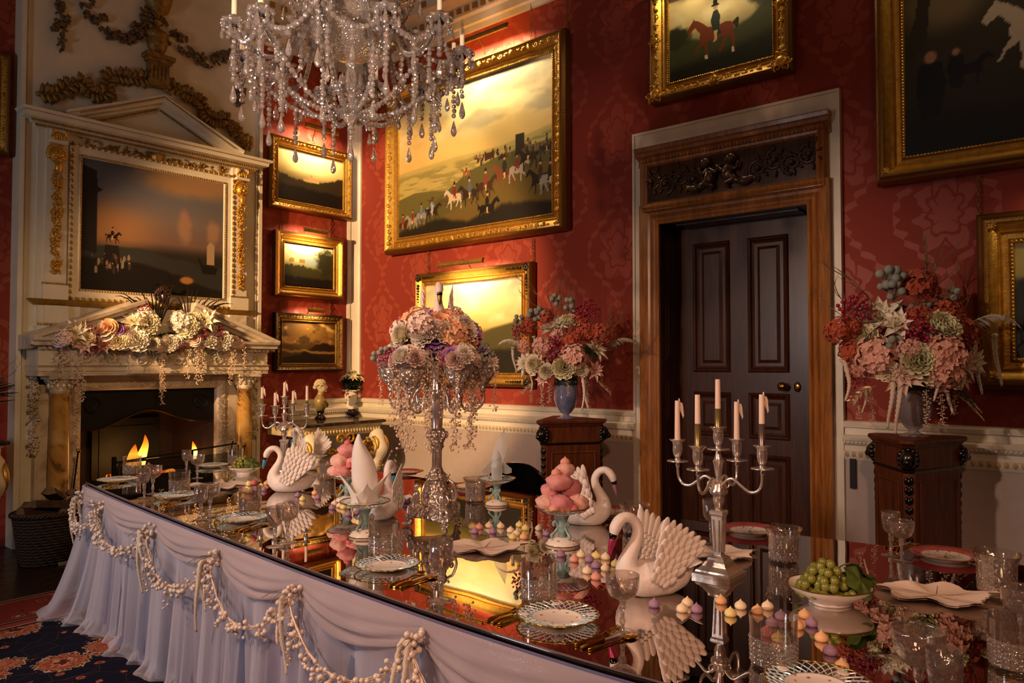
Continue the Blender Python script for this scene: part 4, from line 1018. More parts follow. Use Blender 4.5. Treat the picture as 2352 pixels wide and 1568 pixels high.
# entablature
m = MB(); hw = .955
ent = [(.08, 1.372), (.29, 1.372), (.29, 1.405), (.30, 1.41), (.30, 1.44), (.32, 1.455), (.28, 1.46), (.28, 1.575), (.30, 1.58), (.305, 1.60), (.33, 1.61)]
m.loft([[(CX - hw - d * .18, YW, z), (CX - hw - d * .18, YW - d, z), (CX + hw + d * .18, YW - d, z), (CX + hw + d * .18, YW, z)] for d, z in ent], closed=False); fpp('entablature', m, WMARB)
m = MB(); sh = [(.30, 1.61), (.36, 1.615), (.365, 1.64), (.39, 1.655), (.40, 1.68), (0, 1.685)]
m.loft([[(CX - hw - d * .3, YW, z), (CX - hw - d * .3, YW - d, z), (CX + hw + d * .3, YW - d, z), (CX + hw + d * .3, YW, z)] for d, z in sh], closed=False); fpp('mantel_shelf', m, WMARB)
dmm = MB(); dmm.box(-.011, .011, -.02, 0, -.012, .012); dme = dmm.mesh('dentil', WMARB)
for i in range(46): link('dentil', dme, fp, (-.98 + i * 1.96 / 45, -.305, 1.597))
# carved tablet with reliefs
m = MB(); m.box(CX - .34, CX + .36, YW - .315, YW - .27, 1.385, 1.60); fpp('tablet', m, WMARB)
def frieze_relief(x0, x1, seed, big):
    mb = MB(); r_ = random.Random(seed)
    for i in range(4 if big else 3):
        cx_ = x0 + (x1 - x0) * (i + .5) / (4 if big else 3); p_, q_ = spiral((0, 0), .05, 1.4, 1 if i % 2 else -1, i, .012, 16); mb.tube(p_, q_, 5, Matrix.Translation((cx_, 0, 0)) @ Matrix.Rotation(PI / 2, 4, 'X'))
        if big: mb.ball((cx_ + .03, 0, .02), .045, 8, 6, (1.2, .5, .8)); mb.ball((cx_ + .03, -.015, .06), .02, 7, 5)
    for i in range(40): mb.ball((r_.uniform(x0, x1), 0, r_.uniform(-.055, .06)), r_.uniform(.008, .018), 5, 4, (1.5, .6, .8))
    o = fpp('frieze_carving', mb, WMARB, smooth=True); o.location = (0, YW - (.318 if big else .284), 1.5 if big else 1.515); o['kind'] = 'stuff'
frieze_relief(CX - .31, CX + .33, 1, True); frieze_relief(CX - .92, CX - .38, 2, False); frieze_relief(CX + .40, CX + .92, 3, False)
# broken pediment
for sx in (-1, 1):
    m = MB(); pr = [(.0, -.085), (.30, -.085), (.31, -.055), (.35, -.05), (.355, -.02), (.39, -.01), (.40, .02), (0, .03)]
    a = (CX + sx * (hw + .12), 1.67); b = (CX + sx * .215, 2.0); n = len(pr)
    vs = [(a[0], YW - o_, a[1] + z_) for o_, z_ in pr] + [(b[0], YW - o_, b[1] + z_) for o_, z_ in pr]
    m.add(vs, [(i, (i + 1) % n, n + (i + 1) % n, n + i) for i in range(n)] + [tuple(range(n - 1, -1, -1)), tuple(range(n, 2 * n))]); fpp('broken_pediment', m, WMARB)
m = MB(); m.add([(CX - hw, YW - .25, 1.685), (CX + hw, YW - .25, 1.685), (CX + .2, YW - .25, 1.95), (CX - .2, YW - .25, 1.95)], [(0, 1, 2, 3)]); fpp('pediment_field', m, WMARB)
# side garland strip at left of jamb
relief([(2.135, 1.36), (2.13, 1.0), (2.13, .75)], .07, WMARB, fp, 'carved_side_drop', 31, 1.4).matrix_parent_inverse = Matrix.Translation(-Vector(fp.location) + Vector((0, -.08, 0)))
relief([(4.08, 1.36), (4.085, 1.0), (4.085, .75)], .07, WMARB, fp, 'carved_side_drop', 32, 1.4).matrix_parent_inverse = Matrix.Translation(-Vector(fp.location) + Vector((0, -.08, 0)))
# firebox
BRICK = simple('sooty_brick', '2a120d', .8, var=.35, vs_=12, bump=.2)
m = MB(); yb = YF + .42
m.add([(FX0, YW, 0), (FX0 + .14, yb, 0), (FX0 + .14, yb, FZT + .1), (FX0, YW, FZT + .1)], [(0, 1, 2, 3)]); m.add([(FX1, YW, 0), (FX1, YW, FZT + .1), (FX1 - .14, yb, FZT + .1), (FX1 - .14, yb, 0)], [(0, 1, 2, 3)])
m.add([(FX0 + .14, yb, 0), (FX1 - .14, yb, 0), (FX1 - .14, yb, FZT + .1), (FX0 + .14, yb, FZT + .1)], [(0, 1, 2, 3)]); m.add([(FX0, YW, FZT + .1), (FX1, YW, FZT + .1), (FX1 - .14, yb, FZT + .1), (FX0 + .14, yb, FZT + .1)], [(0, 1, 2, 3)]); m.add([(FX0, YW, .01), (FX1, YW, .01), (FX1 - .14, yb, .01), (FX0 + .14, yb, .01)], [(0, 1, 2, 3)])
fpp('firebox', m, BRICK)
m = MB(); m.box(FX0 + .3, FX1 - .3, yb - .05, yb - .02, .1, .95); m.box(FX0 + .36, FX1 - .36, yb - .06, yb - .04, .16, .88); fpp('fireback', m, IRON)
# iron hood plate with serpentine lower edge
m = MB(); top = FZT + .02; lo = []
for i in range(25):
    t = i / 24; x = FX0 + (FX1 - FX0) * t; lo.append((x, .925 + .13 * math.exp(-((t - .5) / .22)**2) - .03 * math.exp(-((t - .12) / .1)**2)))
for i in range(24):
    a, b = lo[i], lo[i + 1]; m.add([(a[0], YW + .02, a[1]), (b[0], YW + .02, b[1]), (b[0], YW + .02, top), (a[0], YW + .02, top)], [(0, 1, 2, 3)])
hd = fpp('iron_hood', m, IRON)
m = MB(); m.tube([(x, YW + .012, z) for x, z in lo], .012, 6); fpp('hood_rim', m, simple('burnished_iron', '4a3a26', .35, metal=.8))
for rx in (2.615, 3.585):
    m = MB(); m.lathe([(.062, 0), (.07, .008), (.062, .016), (.05, .006), (0, .006)], 18, aim((rx, YW + .02, 1.11), (0, -1, 0))); m.tube([(rx + .03 * math.cos(a), YW + .01, 1.11 + .018 * math.sin(a)) for a in [i * PI / 6 for i in range(13)]], .004, 5); m.tube([(rx + .018 * math.cos(a), YW + .01, 1.11 + .032 * math.sin(a)) for a in [i * PI / 6 for i in range(13)]], .004, 5)
    fpp('roundel', m, IRON)
# hearth slab
m = MB(); m.box(CX - 1.02, CX + 1.02, 6.1, YW + .02, .0, .018); tag(part('hearth_slab', m, simple('hearth_stone', '9c8a72', .6, var=.1)), 'pale stone hearth slab in front of the fireplace', 'hearth')
# grate, logs, flames
gr = thing('fire_grate', 'black iron fire grate holding burning logs', 'grate', (3.1, 7.05, 0))
def gp(nm, m, mat, **k):
    o = part(nm, m, mat, None, **k); o.parent = gr; o.matrix_parent_inverse = Matrix.Translation(-Vector(gr.location)); return o
for z in (.36, .44, .52, .6): m = MB(); m.box(2.78, 3.46, 6.90, 6.915, z, z + .018); gp('bar', m, IRON)
for x in (2.76, 3.45): m = MB(); m.box(x, x + .03, 6.89, 6.92, .02, .66); gp('upright', m, IRON); 
m = MB(); m.box(2.78, 3.46, 6.9, 7.3, .30, .32); gp('basket_base', m, IRON)
for x in (2.78, 3.44): m = MB(); m.box(x, x + .02, 7.26, 7.28, .02, .3); gp('leg', m, IRON)
def emis(name, stops, strength):
    t = NT(name); t.n.remove(t.b); co = t.obj((1, 1, 1)); n = t.noise(co, 14., 3.)
    e = t.node('ShaderNodeEmission', None, Strength=strength); t.put(e.inputs[0], t.ramp(n, stops)); t.t.links.new(e.outputs[0], t.out.inputs[0]); return t.m
EMBER = emis('glowing_ember', [(.3, '3a0a02'), (.48, 'c03a08'), (.62, 'ff8a2a')], 2.2)
LOGB = simple('charred_log', '1d1009', .9, var=.4)
for i, (x, y, z, rz, L) in enumerate([(3.1, 7.06, .37, .1, .5), (3.05, 7.14, .42, -.3, .45), (3.18, 7.0, .43, .35, .4), (3.0, 7.02, .5, -.15, .3)]):
    m = MB(); m.tube([(-L / 2, 0, 0), (-L / 6, .01, .01), (L / 6, -.01, 0), (L / 2, 0, .01)], [.05, .055, .052, .045], 9, Matrix.Translation((x, y, z)) @ Matrix.Rotation(rz, 4, 'Z')); o = part('burning_log', m, EMBER if i != 3 else LOGB, smooth=True); tag(o, ['glowing log lying lowest in the grate', 'glowing log at the back of the grate', 'glowing log at the front right of the grate', 'charred log on top of the fire in the grate'][i], 'log', 'logs in the grate')
def flame_mat():
    t = NT('flame'); t.n.remove(t.b); g = t.gen(); sep = t.node('ShaderNodeSeparateXYZ'); t.t.links.new(g, sep.inputs[0])
    col = t.ramp(sep.outputs[2], [(0, 'fff0b0'), (.35, 'ffca5a'), (.7, 'ff8a22'), (1., 'd0480c')])
    e = t.node('ShaderNodeEmission', None, Strength=t.ramp(sep.outputs[2], [(0, 9.), (.4, 5.), (1, 1.2)])); t.put(e.inputs[0], col)
    e.inputs[1].default_value = 5.
    tr = t.node('ShaderNodeBsdfTransparent'); lw = t.node('ShaderNodeLayerWeight', None, Blend=.4)
    mx = t.node('ShaderNodeMixShader'); t.put(mx.inputs[0], t.math('MULTIPLY', t.ramp(lw.outputs[1], [(.3, 0.), (.95, 1.)]), .95)); t.t.links.new(e.outputs[0], mx.inputs[1]); t.t.links.new(tr.outputs[0], mx.inputs[2]); t.t.links.new(mx.outputs[0], t.out.inputs[0]); return t.m
FLAME = flame_mat()
fr = thing('fire', 'orange flames rising from the logs in the grate', 'fire', (3.05, 7.05, .45))
def flame(pts, rads):
    m = MB(); sp = spline(pts, 6); n = len(sp); rs = [np.interp(i / (n - 1), np.linspace(0, 1, len(rads)), rads) for i in range(n)]
    m.tube(sp, rs, 10, sy=.7); o = part('flame', m, FLAME, fr, smooth=True)
flame([(-.03, 0, -.06), (-.045, 0, .1), (-.05, 0, .2), (-.035, 0, .29)], [.075, .08, .045, .002])
flame([(.0, .02, 0), (.02, .01, .15), (.055, 0, .28), (.05, 0, .37)], [.05, .05, .03, .002])
flame([(.09, -.02, -.08), (.10, -.02, 0), (.085, -.02, .06), (.075, -.02, .12)], [.05, .05, .03, .002])
flame([(.17, 0, -.1), (.19, 0, -.03), (.18, 0, .03), (.16, 0, .08)], [.06, .06, .03, .002])
flame([(.25, 0, -.12), (.26, 0, -.06), (.25, 0, -.0)], [.05, .045, .002])
flame([(.54, .06, .1), (.55, .06, .18), (.53, .06, .27)], [.03, .03, .002])
light('fire_glow', 'POINT', (3.12, 6.98, .62), None, 5, (1., .42, .12), shadow_soft_size=.12)
# andirons, fender screen, fire irons
def andiron(x, lab):
    t = thing('andiron', lab, 'andiron', (x, 6.72, .018)); m = MB()
    m.lathe([(.06, 0), (.06, .12), (.05, .13), (.045, .2), (.065, .21), (.065, .23), (.03, .25), (.02, .28), (.05, .36), (.045, .4), (.02, .43), (.03, .45), (.012, .47), (.014, .5), (0, .53)], 14); part('urn_post', m, simple('aged_brass', '5a4424', .35, metal=.9), t, smooth=True, sharp=40)
    m = MB(); m.box(-.08, .08, -.07, .07, 0, .05); part('base', m, IRON, t)
andiron(2.66, 'brass urn topped andiron at the left of the hearth')
fs = thing('fire_screen', 'low black mesh fire screen standing before the grate', 'fire screen', (3.2, 6.62, .018))
def mesh_mat():
    t = NT('wire_mesh'); t.P(Base_Color=(.012, .01, .009, 1), Roughness=.5, Alpha=.42); return t.m
m = MB(); m.box(-.5, .58, -.003, 0, .02, .62); part('mesh', m, mesh_mat(), fs)
m = MB(); m.tube([(-.5, 0, 0), (-.5, 0, .60), (-.48, 0, .63), (.56, 0, .70), (.58, 0, .68), (.58, 0, 0), (-.5, 0, 0)], .008, 6); part('frame', m, IRON, fs)
for i, (px, py) in enumerate(((534, 1012), (562, 1020), (180, 1035))):
    b = at_y(px, py, 6.62); t = thing('fire_iron', ['brass topped fire iron leaning right of the hearth, leftmost', 'brass topped fire iron leaning right of the hearth, rightmost', 'brass topped fire iron at the left of the hearth'][i], 'fire iron', (b.x, 6.62, .018), group='fire irons')
    h_ = b.z - .018; m = MB(); m.tube([(-.06, .05, 0), (0, 0, h_)], .007, 6); part('shaft', m, IRON, t); m = MB(); m.ball((0, 0, h_), .018, 8, 6); part('knob', m, BRASS, t, smooth=True)
# ================================================================== FLOWERS (shared meshes)
def petalmat(name, c0, c1, r_=.05, trans=.25, rough=.6):
    t = NT(name); co = t.obj(); ln = t.node('ShaderNodeVectorMath', {'operation': 'LENGTH'}); t.t.links.new(co, ln.inputs[0])
    n = t.noise(co, 40., 2.); oi = t.node('ShaderNodeObjectInfo').outputs['Random']
    f = t.math('ADD', t.math('DIVIDE', ln.outputs['Value'], r_), t.math('MULTIPLY', t.math('SUBTRACT', n, .5), .5))
    c = t.ramp(f, [(.2, c0), (.85, c1)]); hsv = t.node('ShaderNodeHueSaturation', None, Color=c); t.put(hsv.inputs['Value'], t.math('ADD', .88, t.math('MULTIPLY', oi, .24)))
    t.P(Base_Color=hsv.outputs[0], Roughness=rough); t.b.inputs['Sheen Weight'].default_value = .2
    return t.m
def petal(m, L, W, cup, tip, M, ruf=0., n=4, point=.0):
    # petal growing along +Y from origin, normal ~ +Z
    g = []
    for i in range(n + 1):
        t = i / n; wv = W * math.sin(min(1, .18 + t * (1 - point * .2)) * PI * (.62 if not point else .95)) * (1 - point * t * t * .9)
        row = []
        for k in (-1, -.5, 0, .5, 1):
            x = wv * k * .5; row.append((x, L * t, cup * L * (abs(k)**2) * .5 * (1 - .3 * t) + tip * L * t * t + ruf * L * math.sin(k * 5 + i * 2.1) * t))
        g.append(row)
    m.sheet(g, M)
def fl_rose(n_out=5):
    m = MB(); r_ = random.Random(1)
    for k, (n, tilt, L, W, rad) in enumerate([(3, 1.45, .022, .026, .003), (4, 1.3, .027, .032, .007), (5, 1.05, .033, .038, .010), (6, .75, .038, .042, .012), (7, .35, .042, .046, .012)]):
        for i in range(n):
            a = i * 2 * PI / n + k * .7; M = Matrix.Rotation(a, 4, 'Z') @ Matrix.Translation((0, rad, .004 * (4 - k))) @ Matrix.Rotation(tilt, 4, 'X'); petal(m, L, W, .55, -.18 * (k / 4), M, .03)
    return m
def fl_star(n=7, L=.06, W=.03):
    m = MB()
    for k in range(2):
        for i in range(n):
            a = i * 2 * PI / n + k * PI / n; M = Matrix.Rotation(a, 4, 'Z') @ Matrix.Rotation(.35 + .35 * k, 4, 'X'); petal(m, L * (1 - .25 * k), W, .25, -.18, M, .02, 5, 1.0)
    for i in range(9): a = i * .7; m.tube([(0, 0, 0), (math.cos(a) * .008, math.sin(a) * .008, .02), (math.cos(a) * .014, math.sin(a) * .014, .027)], .0012, 4)
    return m
def fl_peony(seed=2, n=46):
    m = MB(); r_ = random.Random(seed)
    for i in range(n):
        el = .1 + 1.35 * (i / n); a = i * 2.399; M = Matrix.Rotation(a, 4, 'Z') @ Matrix.Translation((0, .008, .0)) @ Matrix.Rotation(el, 4, 'X'); petal(m, .048 - .012 * i / n, .034, .45, .2, M, .09, 4)
    return m
def fl_hydr(seed=3, n=88, R_=.055):
    m = MB(); r_ = random.Random(seed)
    for i in range(n):
        z = 1 - 1.35 * (i + .5) / n; a = i * 2.399; s = math.sqrt(max(0, 1 - z * z)); d = Vector((s * math.cos(a), s * math.sin(a), z)); M = aim(d * R_ * r_.uniform(.72, 1.12), d + Vector((r_.uniform(-.5, .5), r_.uniform(-.5, .5), 0)), r_.random() * 6)
        for q in range(4):
            Mq = M @ Matrix.Rotation(q * PI / 2, 4, 'Z'); w_ = .0072; L = .0165; m.add([(0, 0, 0), (w_, L * .5, .004), (0, L, .002), (-w_, L * .5, .004)], [(0, 1, 2), (0, 2, 3)], Mq)
    return m
def fl_berries(seed=4, n=34, R_=.045, r0=.0062):
    m = MB(); r_ = random.Random(seed)
    for i in range(n):
        z = 1 - 1.7 * (i + .5) / n; a = i * 2.399; s = math.sqrt(max(0, 1 - z * z)); d = Vector((s * math.cos(a), s * math.sin(a), z)) * R_ * r_.uniform(.55, 1.1)
        m.ball(d, r0 * r_.uniform(.8, 1.15), 6, 5); m.tube([d * .2, d], .0009, 3, cap=False)
    return m
def fl_brunia(seed=5, n=6):
    m = MB(); r_ = random.Random(seed)
    for i in range(n):
        a = i * 2.4; d = Vector((math.cos(a) * .025 * (i > 0), math.sin(a) * .025 * (i > 0), .03 - .012 * i + r_.random() * .01)); m.ball(d, .0145 * r_.uniform(.8, 1.1), 9, 7); m.tube([(0, 0, -.05), d], .0022, 4, cap=False)
    return m
def fl_tassel(L=.2, bend=.04, seed=6):
    m = MB(); n = 26; r_ = random.Random(seed); pts = []; rs = []
    for i in range(n):
        t = i / (n - 1); pts.append((bend * math.sin(t * 2.2) , .012 * math.sin(t * 4), -L * t + .05 * math.sin(min(1, t * 3) * PI) * .6)); rs.append((.0085 * (1 - .72 * t) + .0012) * (1.22 if i % 2 else .86))
    m.tube(pts, rs, 7); return m
def fl_twig(L=.3, seed=7, buds=30):
    m = MB(); r_ = random.Random(seed); b = MB()
    def br(p, d, L, r0, lv):
        pts = [p]; q = Vector(p)
        for i in range(5): d = (d + Vector((r_.uniform(-.25, .25), r_.uniform(-.25, .25), r_.uniform(-.05, .12)))).normalized(); q = q + d * L / 5; pts.append(q.copy())
        m.tube(pts, [r0 * (1 - .15 * i) for i in range(6)], 4, cap=False)
        if lv:
            for i in (1, 2, 3, 4): br(pts[i], (d + Vector((r_.uniform(-.9, .9), r_.uniform(-.9, .9), r_.uniform(0, .5)))).normalized(), L * r_.uniform(.25, .45), r0 * .6, lv - 1)
        else:
            for i in range(2, 6): b.ball(pts[i] + Vector((r_.uniform(-.004, .004),) * 3), .0058, 4, 3)
    br(Vector((0, 0, 0)), Vector((0, 0, 1)), L, .003, 2); return m, b
def fl_pearls(L=.25, seed=8, step=.011, r0=.0048):
    # trailing sprig of white berries hanging down -z
    m = MB(); r_ = random.Random(seed); n = int(L / step); x = y = 0.; pts = []
    for i in range(n + 1): x += r_.uniform(-.003, .003); y += r_.uniform(-.003, .003); pts.append(Vector((x, y, -L * i / n)))
    m.tube(pts, .0011, 4, cap=False)
    for i in range(1, n + 1):
        for q in range(2):
            a = r_.random() * 6.28; d = Vector((math.cos(a), math.sin(a), r_.uniform(-.7, .3))) * r_.uniform(.008, .02); m.tube([pts[i], pts[i] + d], .0008, 3, cap=False); m.ball(pts[i] + d, r0 * r_.uniform(.7, 1.2), 6, 5)
    return m
def fl_leafspray(n=7, L=.17, seed=9, lw=.02, ll=.05):
    m = MB(); r_ = random.Random(seed); pts = [Vector((.02 * math.sin(i * .5), 0, 0)) + Vector((0, L * i / n, -.03 * (i / n)**2)) for i in range(n + 1)]; m.tube(pts, .0016, 4, cap=False)
    for i in range(1, n + 1):
        for sd in (-1, 1):
            M = Matrix.Translation(pts[i]) @ Matrix.Rotation(sd * -.8, 4, 'Z') @ Matrix.Rotation(r_.uniform(-.4, .4), 4, 'Y'); petal(m, ll * r_.uniform(.8, 1.1), lw, .2, -.1, M, 0, 4, .9)
    return m
def fl_feather(L=.17, seed=10):
    m = MB(); r_ = random.Random(seed); pts = [Vector((0, L * t, .03 * math.sin(t * 2.2) - .05 * t**3)) for t in [i / 12 for i in range(13)]]; m.tube(pts, .0016, 4, cap=False)
    for i in range(230):
        t = r_.random()**.8; k = min(int(t * 12), 11); p = pts[k].lerp(pts[k + 1], t * 12 - k); a = r_.uniform(-1, 1); l = .045 * (1 - .4 * t); d = Vector((math.sin(a * 1.2), .75, -.35 * r_.random() + .1 * r_.uniform(-1, 1))) * l; s = Vector((.0012, 0, .0012))
        m.add([p - s, p + s, p + d * .6 + s + Vector((0, 0, -.004)), p + d + Vector((0, 0, -.012)), p + d * .6 - s + Vector((0, 0, -.004))], [(0, 1, 2, 3, 4)])
    return m
ROSE, STAR, PEONY, HYDR, BERRY, BRUN = fl_rose(), fl_star(), fl_peony(), fl_hydr(), fl_berries(), fl_brunia()
PM = {}
def pm(name, c0, c1, r_=.05): PM[name] = petalmat('petal_' + name, c0, c1, r_); return PM[name]
pm('white', 'd9cba0', 'f2e8dc', .06); pm('cream', 'd8c47c', 'efe3c0', .05); pm('lemon', 'c4bc62', 'ece4b4', .045); pm('blush', 'd99a84', 'f0d2c0', .05); pm('peach', 'd0703c', 'eeb080', .05)
pm('coral', 'a84a3a', 'd89a80', .055); pm('russet', '6c1018', 'b04a28', .06); pm('magenta', '7a1030', 'a82c4c', .045); pm('violet', '5a2a78', '9a64b4', .045); pm('lilac', '9a84b0', 'cbb8d0', .05); pm('salmon', 'b06a58', 'dca894', .055)
REDB = simple('red_berry', '9c1c38', .28, coat=.5); PINKB = simple('pink_berry', 'c4546a', .3, coat=.4); GREYB = simple('silver_brunia', '8f9486', .7, var=.15, bump=.4, bs=400, bd=.002); AMAR = simple('white_amaranthus', 'd8c8b4', .7, bump=.6, bs=260, bd=.004); TWIG = simple('brown_twig', '7a5c3c', .7); GLIT = simple('glitter_bud', 'e8c878', .18, metal=1.)
WSPR = simple('white_sprig', 'e0c4a6', .45); CREAML = simple('champagne_leaf', 'c8b08a', .35, metal=.4); GREENL = simple('dark_leaf', '26381a', .5, var=.3); SILVL = simple('silver_leaf', '9a9c90', .5); FEATH = simple('feather', 'e2d6c4', .8)
BM = {}
def bm(key, mb, mat, smooth=True): BM[key] = mb.mesh(key, mat, smooth)
for c in ('white', 'cream', 'peach', 'blush', 'violet', 'lilac', 'lemon'): bm('rose_' + c, ROSE, PM[c])
for c in ('white', 'blush', 'cream'): bm('star_' + c, STAR, PM[c])
for c in ('white', 'cream', 'lemon', 'blush', 'peach', 'coral'): bm('peony_' + c, PEONY, PM[c])
for c in ('peach', 'russet', 'coral', 'salmon', 'white', 'blush'): bm('hydr_' + c, HYDR, PM[c], False)
bm('berry_red', BERRY, REDB); bm('berry_pink', BERRY, PINKB); bm('brunia', BRUN, GREYB)
bm('tassel', fl_tassel(.2, .03), AMAR); bm('tassel_b', fl_tassel(.16, -.04, 3), AMAR); bm('tassel_long', fl_tassel(.26, .02, 4), AMAR)
for i in range(3):
    a, b = fl_twig(.3, 20 + i); bm('twig%d' % i, a, TWIG, False); bm('buds%d' % i, b, GLIT)
for i in range(3): bm('pearls%d' % i, fl_pearls(.22 + .06 * i, 30 + i), WSPR)
bm('leaf_gold', fl_leafspray(5, .13), CREAML); bm('leaf_green', fl_leafspray(6, .12, 11, .028, .055), GREENL); bm('leaf_silver', fl_leafspray(6, .12, 12, .016, .04), SILVL); bm('feather', fl_feather(), FEATH)
bm('gyp', fl_pearls(.12, 41, .006, .0035), PEARL)
NAMES = {'rose': 'rose', 'star': 'clematis_flower', 'peony': 'peony', 'hydr': 'hydrangea', 'berry': 'berry_cluster', 'brunia': 'brunia_sprig', 'tassel': 'amaranthus_tassel', 'twig': 'twig', 'buds': 'glitter_buds', 'pearls': 'pearl_sprig', 'leaf': 'leaf_spray', 'feather': 'plume', 'gyp': 'gypsophila'}
def bloom(key, parent, loc, d=(0, 0, 1), s=1.0, roll=None):
    nm = NAMES[key.rstrip('0123456789').split('_')[0]]
    o = link(nm, BM[key], parent); o.matrix_local = aim(loc, d, rnd.random() * 6.28 if roll is None else roll, s)
    if nm in ('berry_cluster', 'glitter_buds', 'pearl_sprig', 'gypsophila', 'brunia_sprig', 'leaf_spray', 'plume', 'twig'): o['kind'] = 'stuff'
    return o
def hang(key, parent, loc, s=1.0, rz=0., tilt=(0, 0)):
    nm = NAMES[key.rstrip('0123456789').split('_')[0]]; o = link(nm, BM[key], parent); o.matrix_local = TRS(loc, (tilt[0], tilt[1], rz), s); o['kind'] = 'stuff' if nm != 'amaranthus_tassel' else 'part'
    if nm == 'amaranthus_tassel': del o['kind']
    return o
def lookM(o): return (CAM - Vector(o)).normalized()
# ---- garland on the mantel
mg = thing('mantel_garland', 'garland of cream roses, magenta berries and trailing sprigs along the mantelpiece', 'flower garland', (CX, YW - .33, 1.69))
def mgp(px, py, dy=0.): return at_y(px, py, YW - .36 + dy) - Vector(mg.location)
VD = Vector((-.35, -.9, .25))
for key, px, py, s in [('star_white', 172, 765, 1.35), ('star_white', 186, 758, 1.1), ('hydr_blush', 150, 775, .8), ('berry_red', 210, 770, 1.2), ('berry_red', 216, 790, 1.2), ('rose_white', 235, 760, 1.35), ('rose_peach', 250, 752, .9), ('rose_violet', 268, 760, .8), ('berry_red', 255, 775, 1.1), ('berry_red', 282, 768, 1.1), ('star_blush', 240, 795, .9), ('peony_cream', 270, 785, 1.1), ('star_white', 305, 740, 1.5), ('peony_cream', 338, 745, 1.3), ('peony_white', 310, 785, 1.4), ('hydr_cream' if 0 else 'hydr_white', 332, 725, .9), ('star_blush', 345, 782, .9), ('peony_white', 388, 788, 1.0), ('rose_blush', 372, 795, .7), ('hydr_white', 415, 740, 1.1), ('peony_cream', 430, 750, 1.3), ('star_white', 470, 735, 1.5), ('berry_red', 455, 765, 1.2), ('rose_cream', 480, 757, .9), ('peony_white', 475, 785, 1.1), ('rose_blush', 447, 780, .8), ('peony_white', 510, 782, 1.2), ('berry_red', 500, 762, 1.0), ('rose_blush', 493, 788, .8), ('rose_blush', 536, 785, .8), ('berry_red', 330, 710, .9), ('star_blush', 195, 790, 1.0), ('berry_red', 410, 795, .8), ('peony_white', 350, 790, .8), ('rose_white', 404, 785, .8), ('peony_cream', 290, 790, .9), ('hydr_blush', 365, 800, .5), ('peony_cream', 445, 735, .9), ('rose_cream', 200, 775, .8), ('rose_lilac', 140, 778, .9), ('hydr_blush', 548, 790, .6)]:
    bloom(key, mg, mgp(px, py, rnd.uniform(-.03, .03)), VD + Vector((rnd.uniform(-.3, .3), 0, rnd.uniform(-.3, .3))), s * 1.55)
for i in range(30):
    px = 135 + i * 14.5; bloom('gyp', mg, mgp(px + rnd.uniform(-6, 6), 790 + rnd.uniform(-25, 10), .03), (rnd.uniform(-.4, .4), -.6, .7), 1.0)
for i in range(14): bloom('leaf_green' if i % 2 else 'leaf_silver', mg, mgp(150 + i * 29, 785, .06), (rnd.uniform(-.6, .6), -.6, .4), 1.2)
for px, py, k, s in ((190, 800, 2, 1.25), (371, 795, 2, 1.15), (372, 800, 1, 1.2), (450, 795, 1, 1.2), (464, 795, 1, 1.1), (433, 800, 0, 1.2), (532, 790, 2, 1.1), (540, 795, 0, 1.2), (560, 785, 0, 1.1), (163, 805, 0, 1.0), (145, 800, 0, 1.0), (300, 800, 0, .8), (180, 830, 2, 1.0), (371, 838, 2, 1.0)): hang('pearls%d' % k, mg, mgp(px, py, -.02), s, rnd.random() * 6)
# bust in the middle of the pediment with palms
def bust(nm, label, loc, rz, sc, face, robe, base):
    t = thing(nm, label, 'bust', loc, rz, sc=sc)
    m = MB(); m.lathe([(.075, 0), (.08, .015), (.07, .03), (.045, .05), (.04, .075), (.055, .1), (.06, .11)], 14); part('socle', m, base, t, smooth=True, sharp=40)
    m = MB(); rings = []
    for z, rx, ry, oy in ((.11, .05, .045, 0), (.15, .095, .07, 0), (.20, .14, .085, .0), (.25, .155, .085, .005), (.285, .14, .07, .01), (.305, .085, .055, .012), (.32, .05, .045, .012), (.35, .042, .042, .0), (.375, .042, .045, -.005)):
        rings.append([(rx * math.cos(a), oy + ry * math.sin(a), z) for a in [i * 2 * PI / 16 for i in range(16)]])
    m.loft(rings, cap=True); part('shoulders', m, robe, t, smooth=True)
    m = MB()
    for k in range(5): m.tube(spline([(-.13 + .02 * k, -.05, .27 - .01 * k), (-.02 + .02 * k, -.1, .2 - .005 * k), (.1, -.075, .15 + .02 * k)], 5), .008, 5)
    part('drapery', m, robe, t, smooth=True)
    m = MB(); rings = []
    for z, rx, ry, oy in ((.365, .03, .034, -.012), (.38, .042, .052, -.02), (.405, .05, .062, -.016), (.435, .056, .068, -.008), (.465, .056, .07, 0), (.49, .05, .062, .004), (.51, .03, .04, .006), (.518, .008, .01, .006)):
        rings.append([(rx * math.cos(a), oy + ry * math.sin(a), z) for a in [i * 2 * PI / 16 for i in range(16)]])
    m.loft(rings, cap=True)
    m.ball((0, -.082, .43), .012, 6, 6, (.8, 1, 1.7)); m.ball((0, -.074, .402), .011, 7, 4, (1.5, .7, .5)); m.ball((0, -.074, .395), .011, 7, 4, (1.3, .7, .5)); m.ball((0, -.068, .377), .014, 7, 5)
    for e_ in (-1, 1): m.ball((e_ * .021, -.07, .446), .0085, 6, 5, (1.2, .7, .7)); m.ball((e_ * .021, -.073, .457), .012, 6, 4, (1.3, .5, .4)); m.ball((e_ * .056, .0, .435), .014, 6, 5, (.4, .7, 1.2))
    part('head', m, face, t, smooth=True)
    m = MB()
    for k in range(60):
        a = k * 2.399; z = .455 + .075 * (k / 60); rr_ = .066 * math.sqrt(max(0.05, 1 - ((z - .44) / .095)**2)); x, y = rr_ * math.cos(a), .006 + rr_ * 1.15 * math.sin(a)
        if y < -.045 and z < .485: continue
        m.ball((x, y, z), .017, 6, 4)
    m.ball((0, .075, .43), .03, 8, 6); part('hair', m, face, t, smooth=True); return t
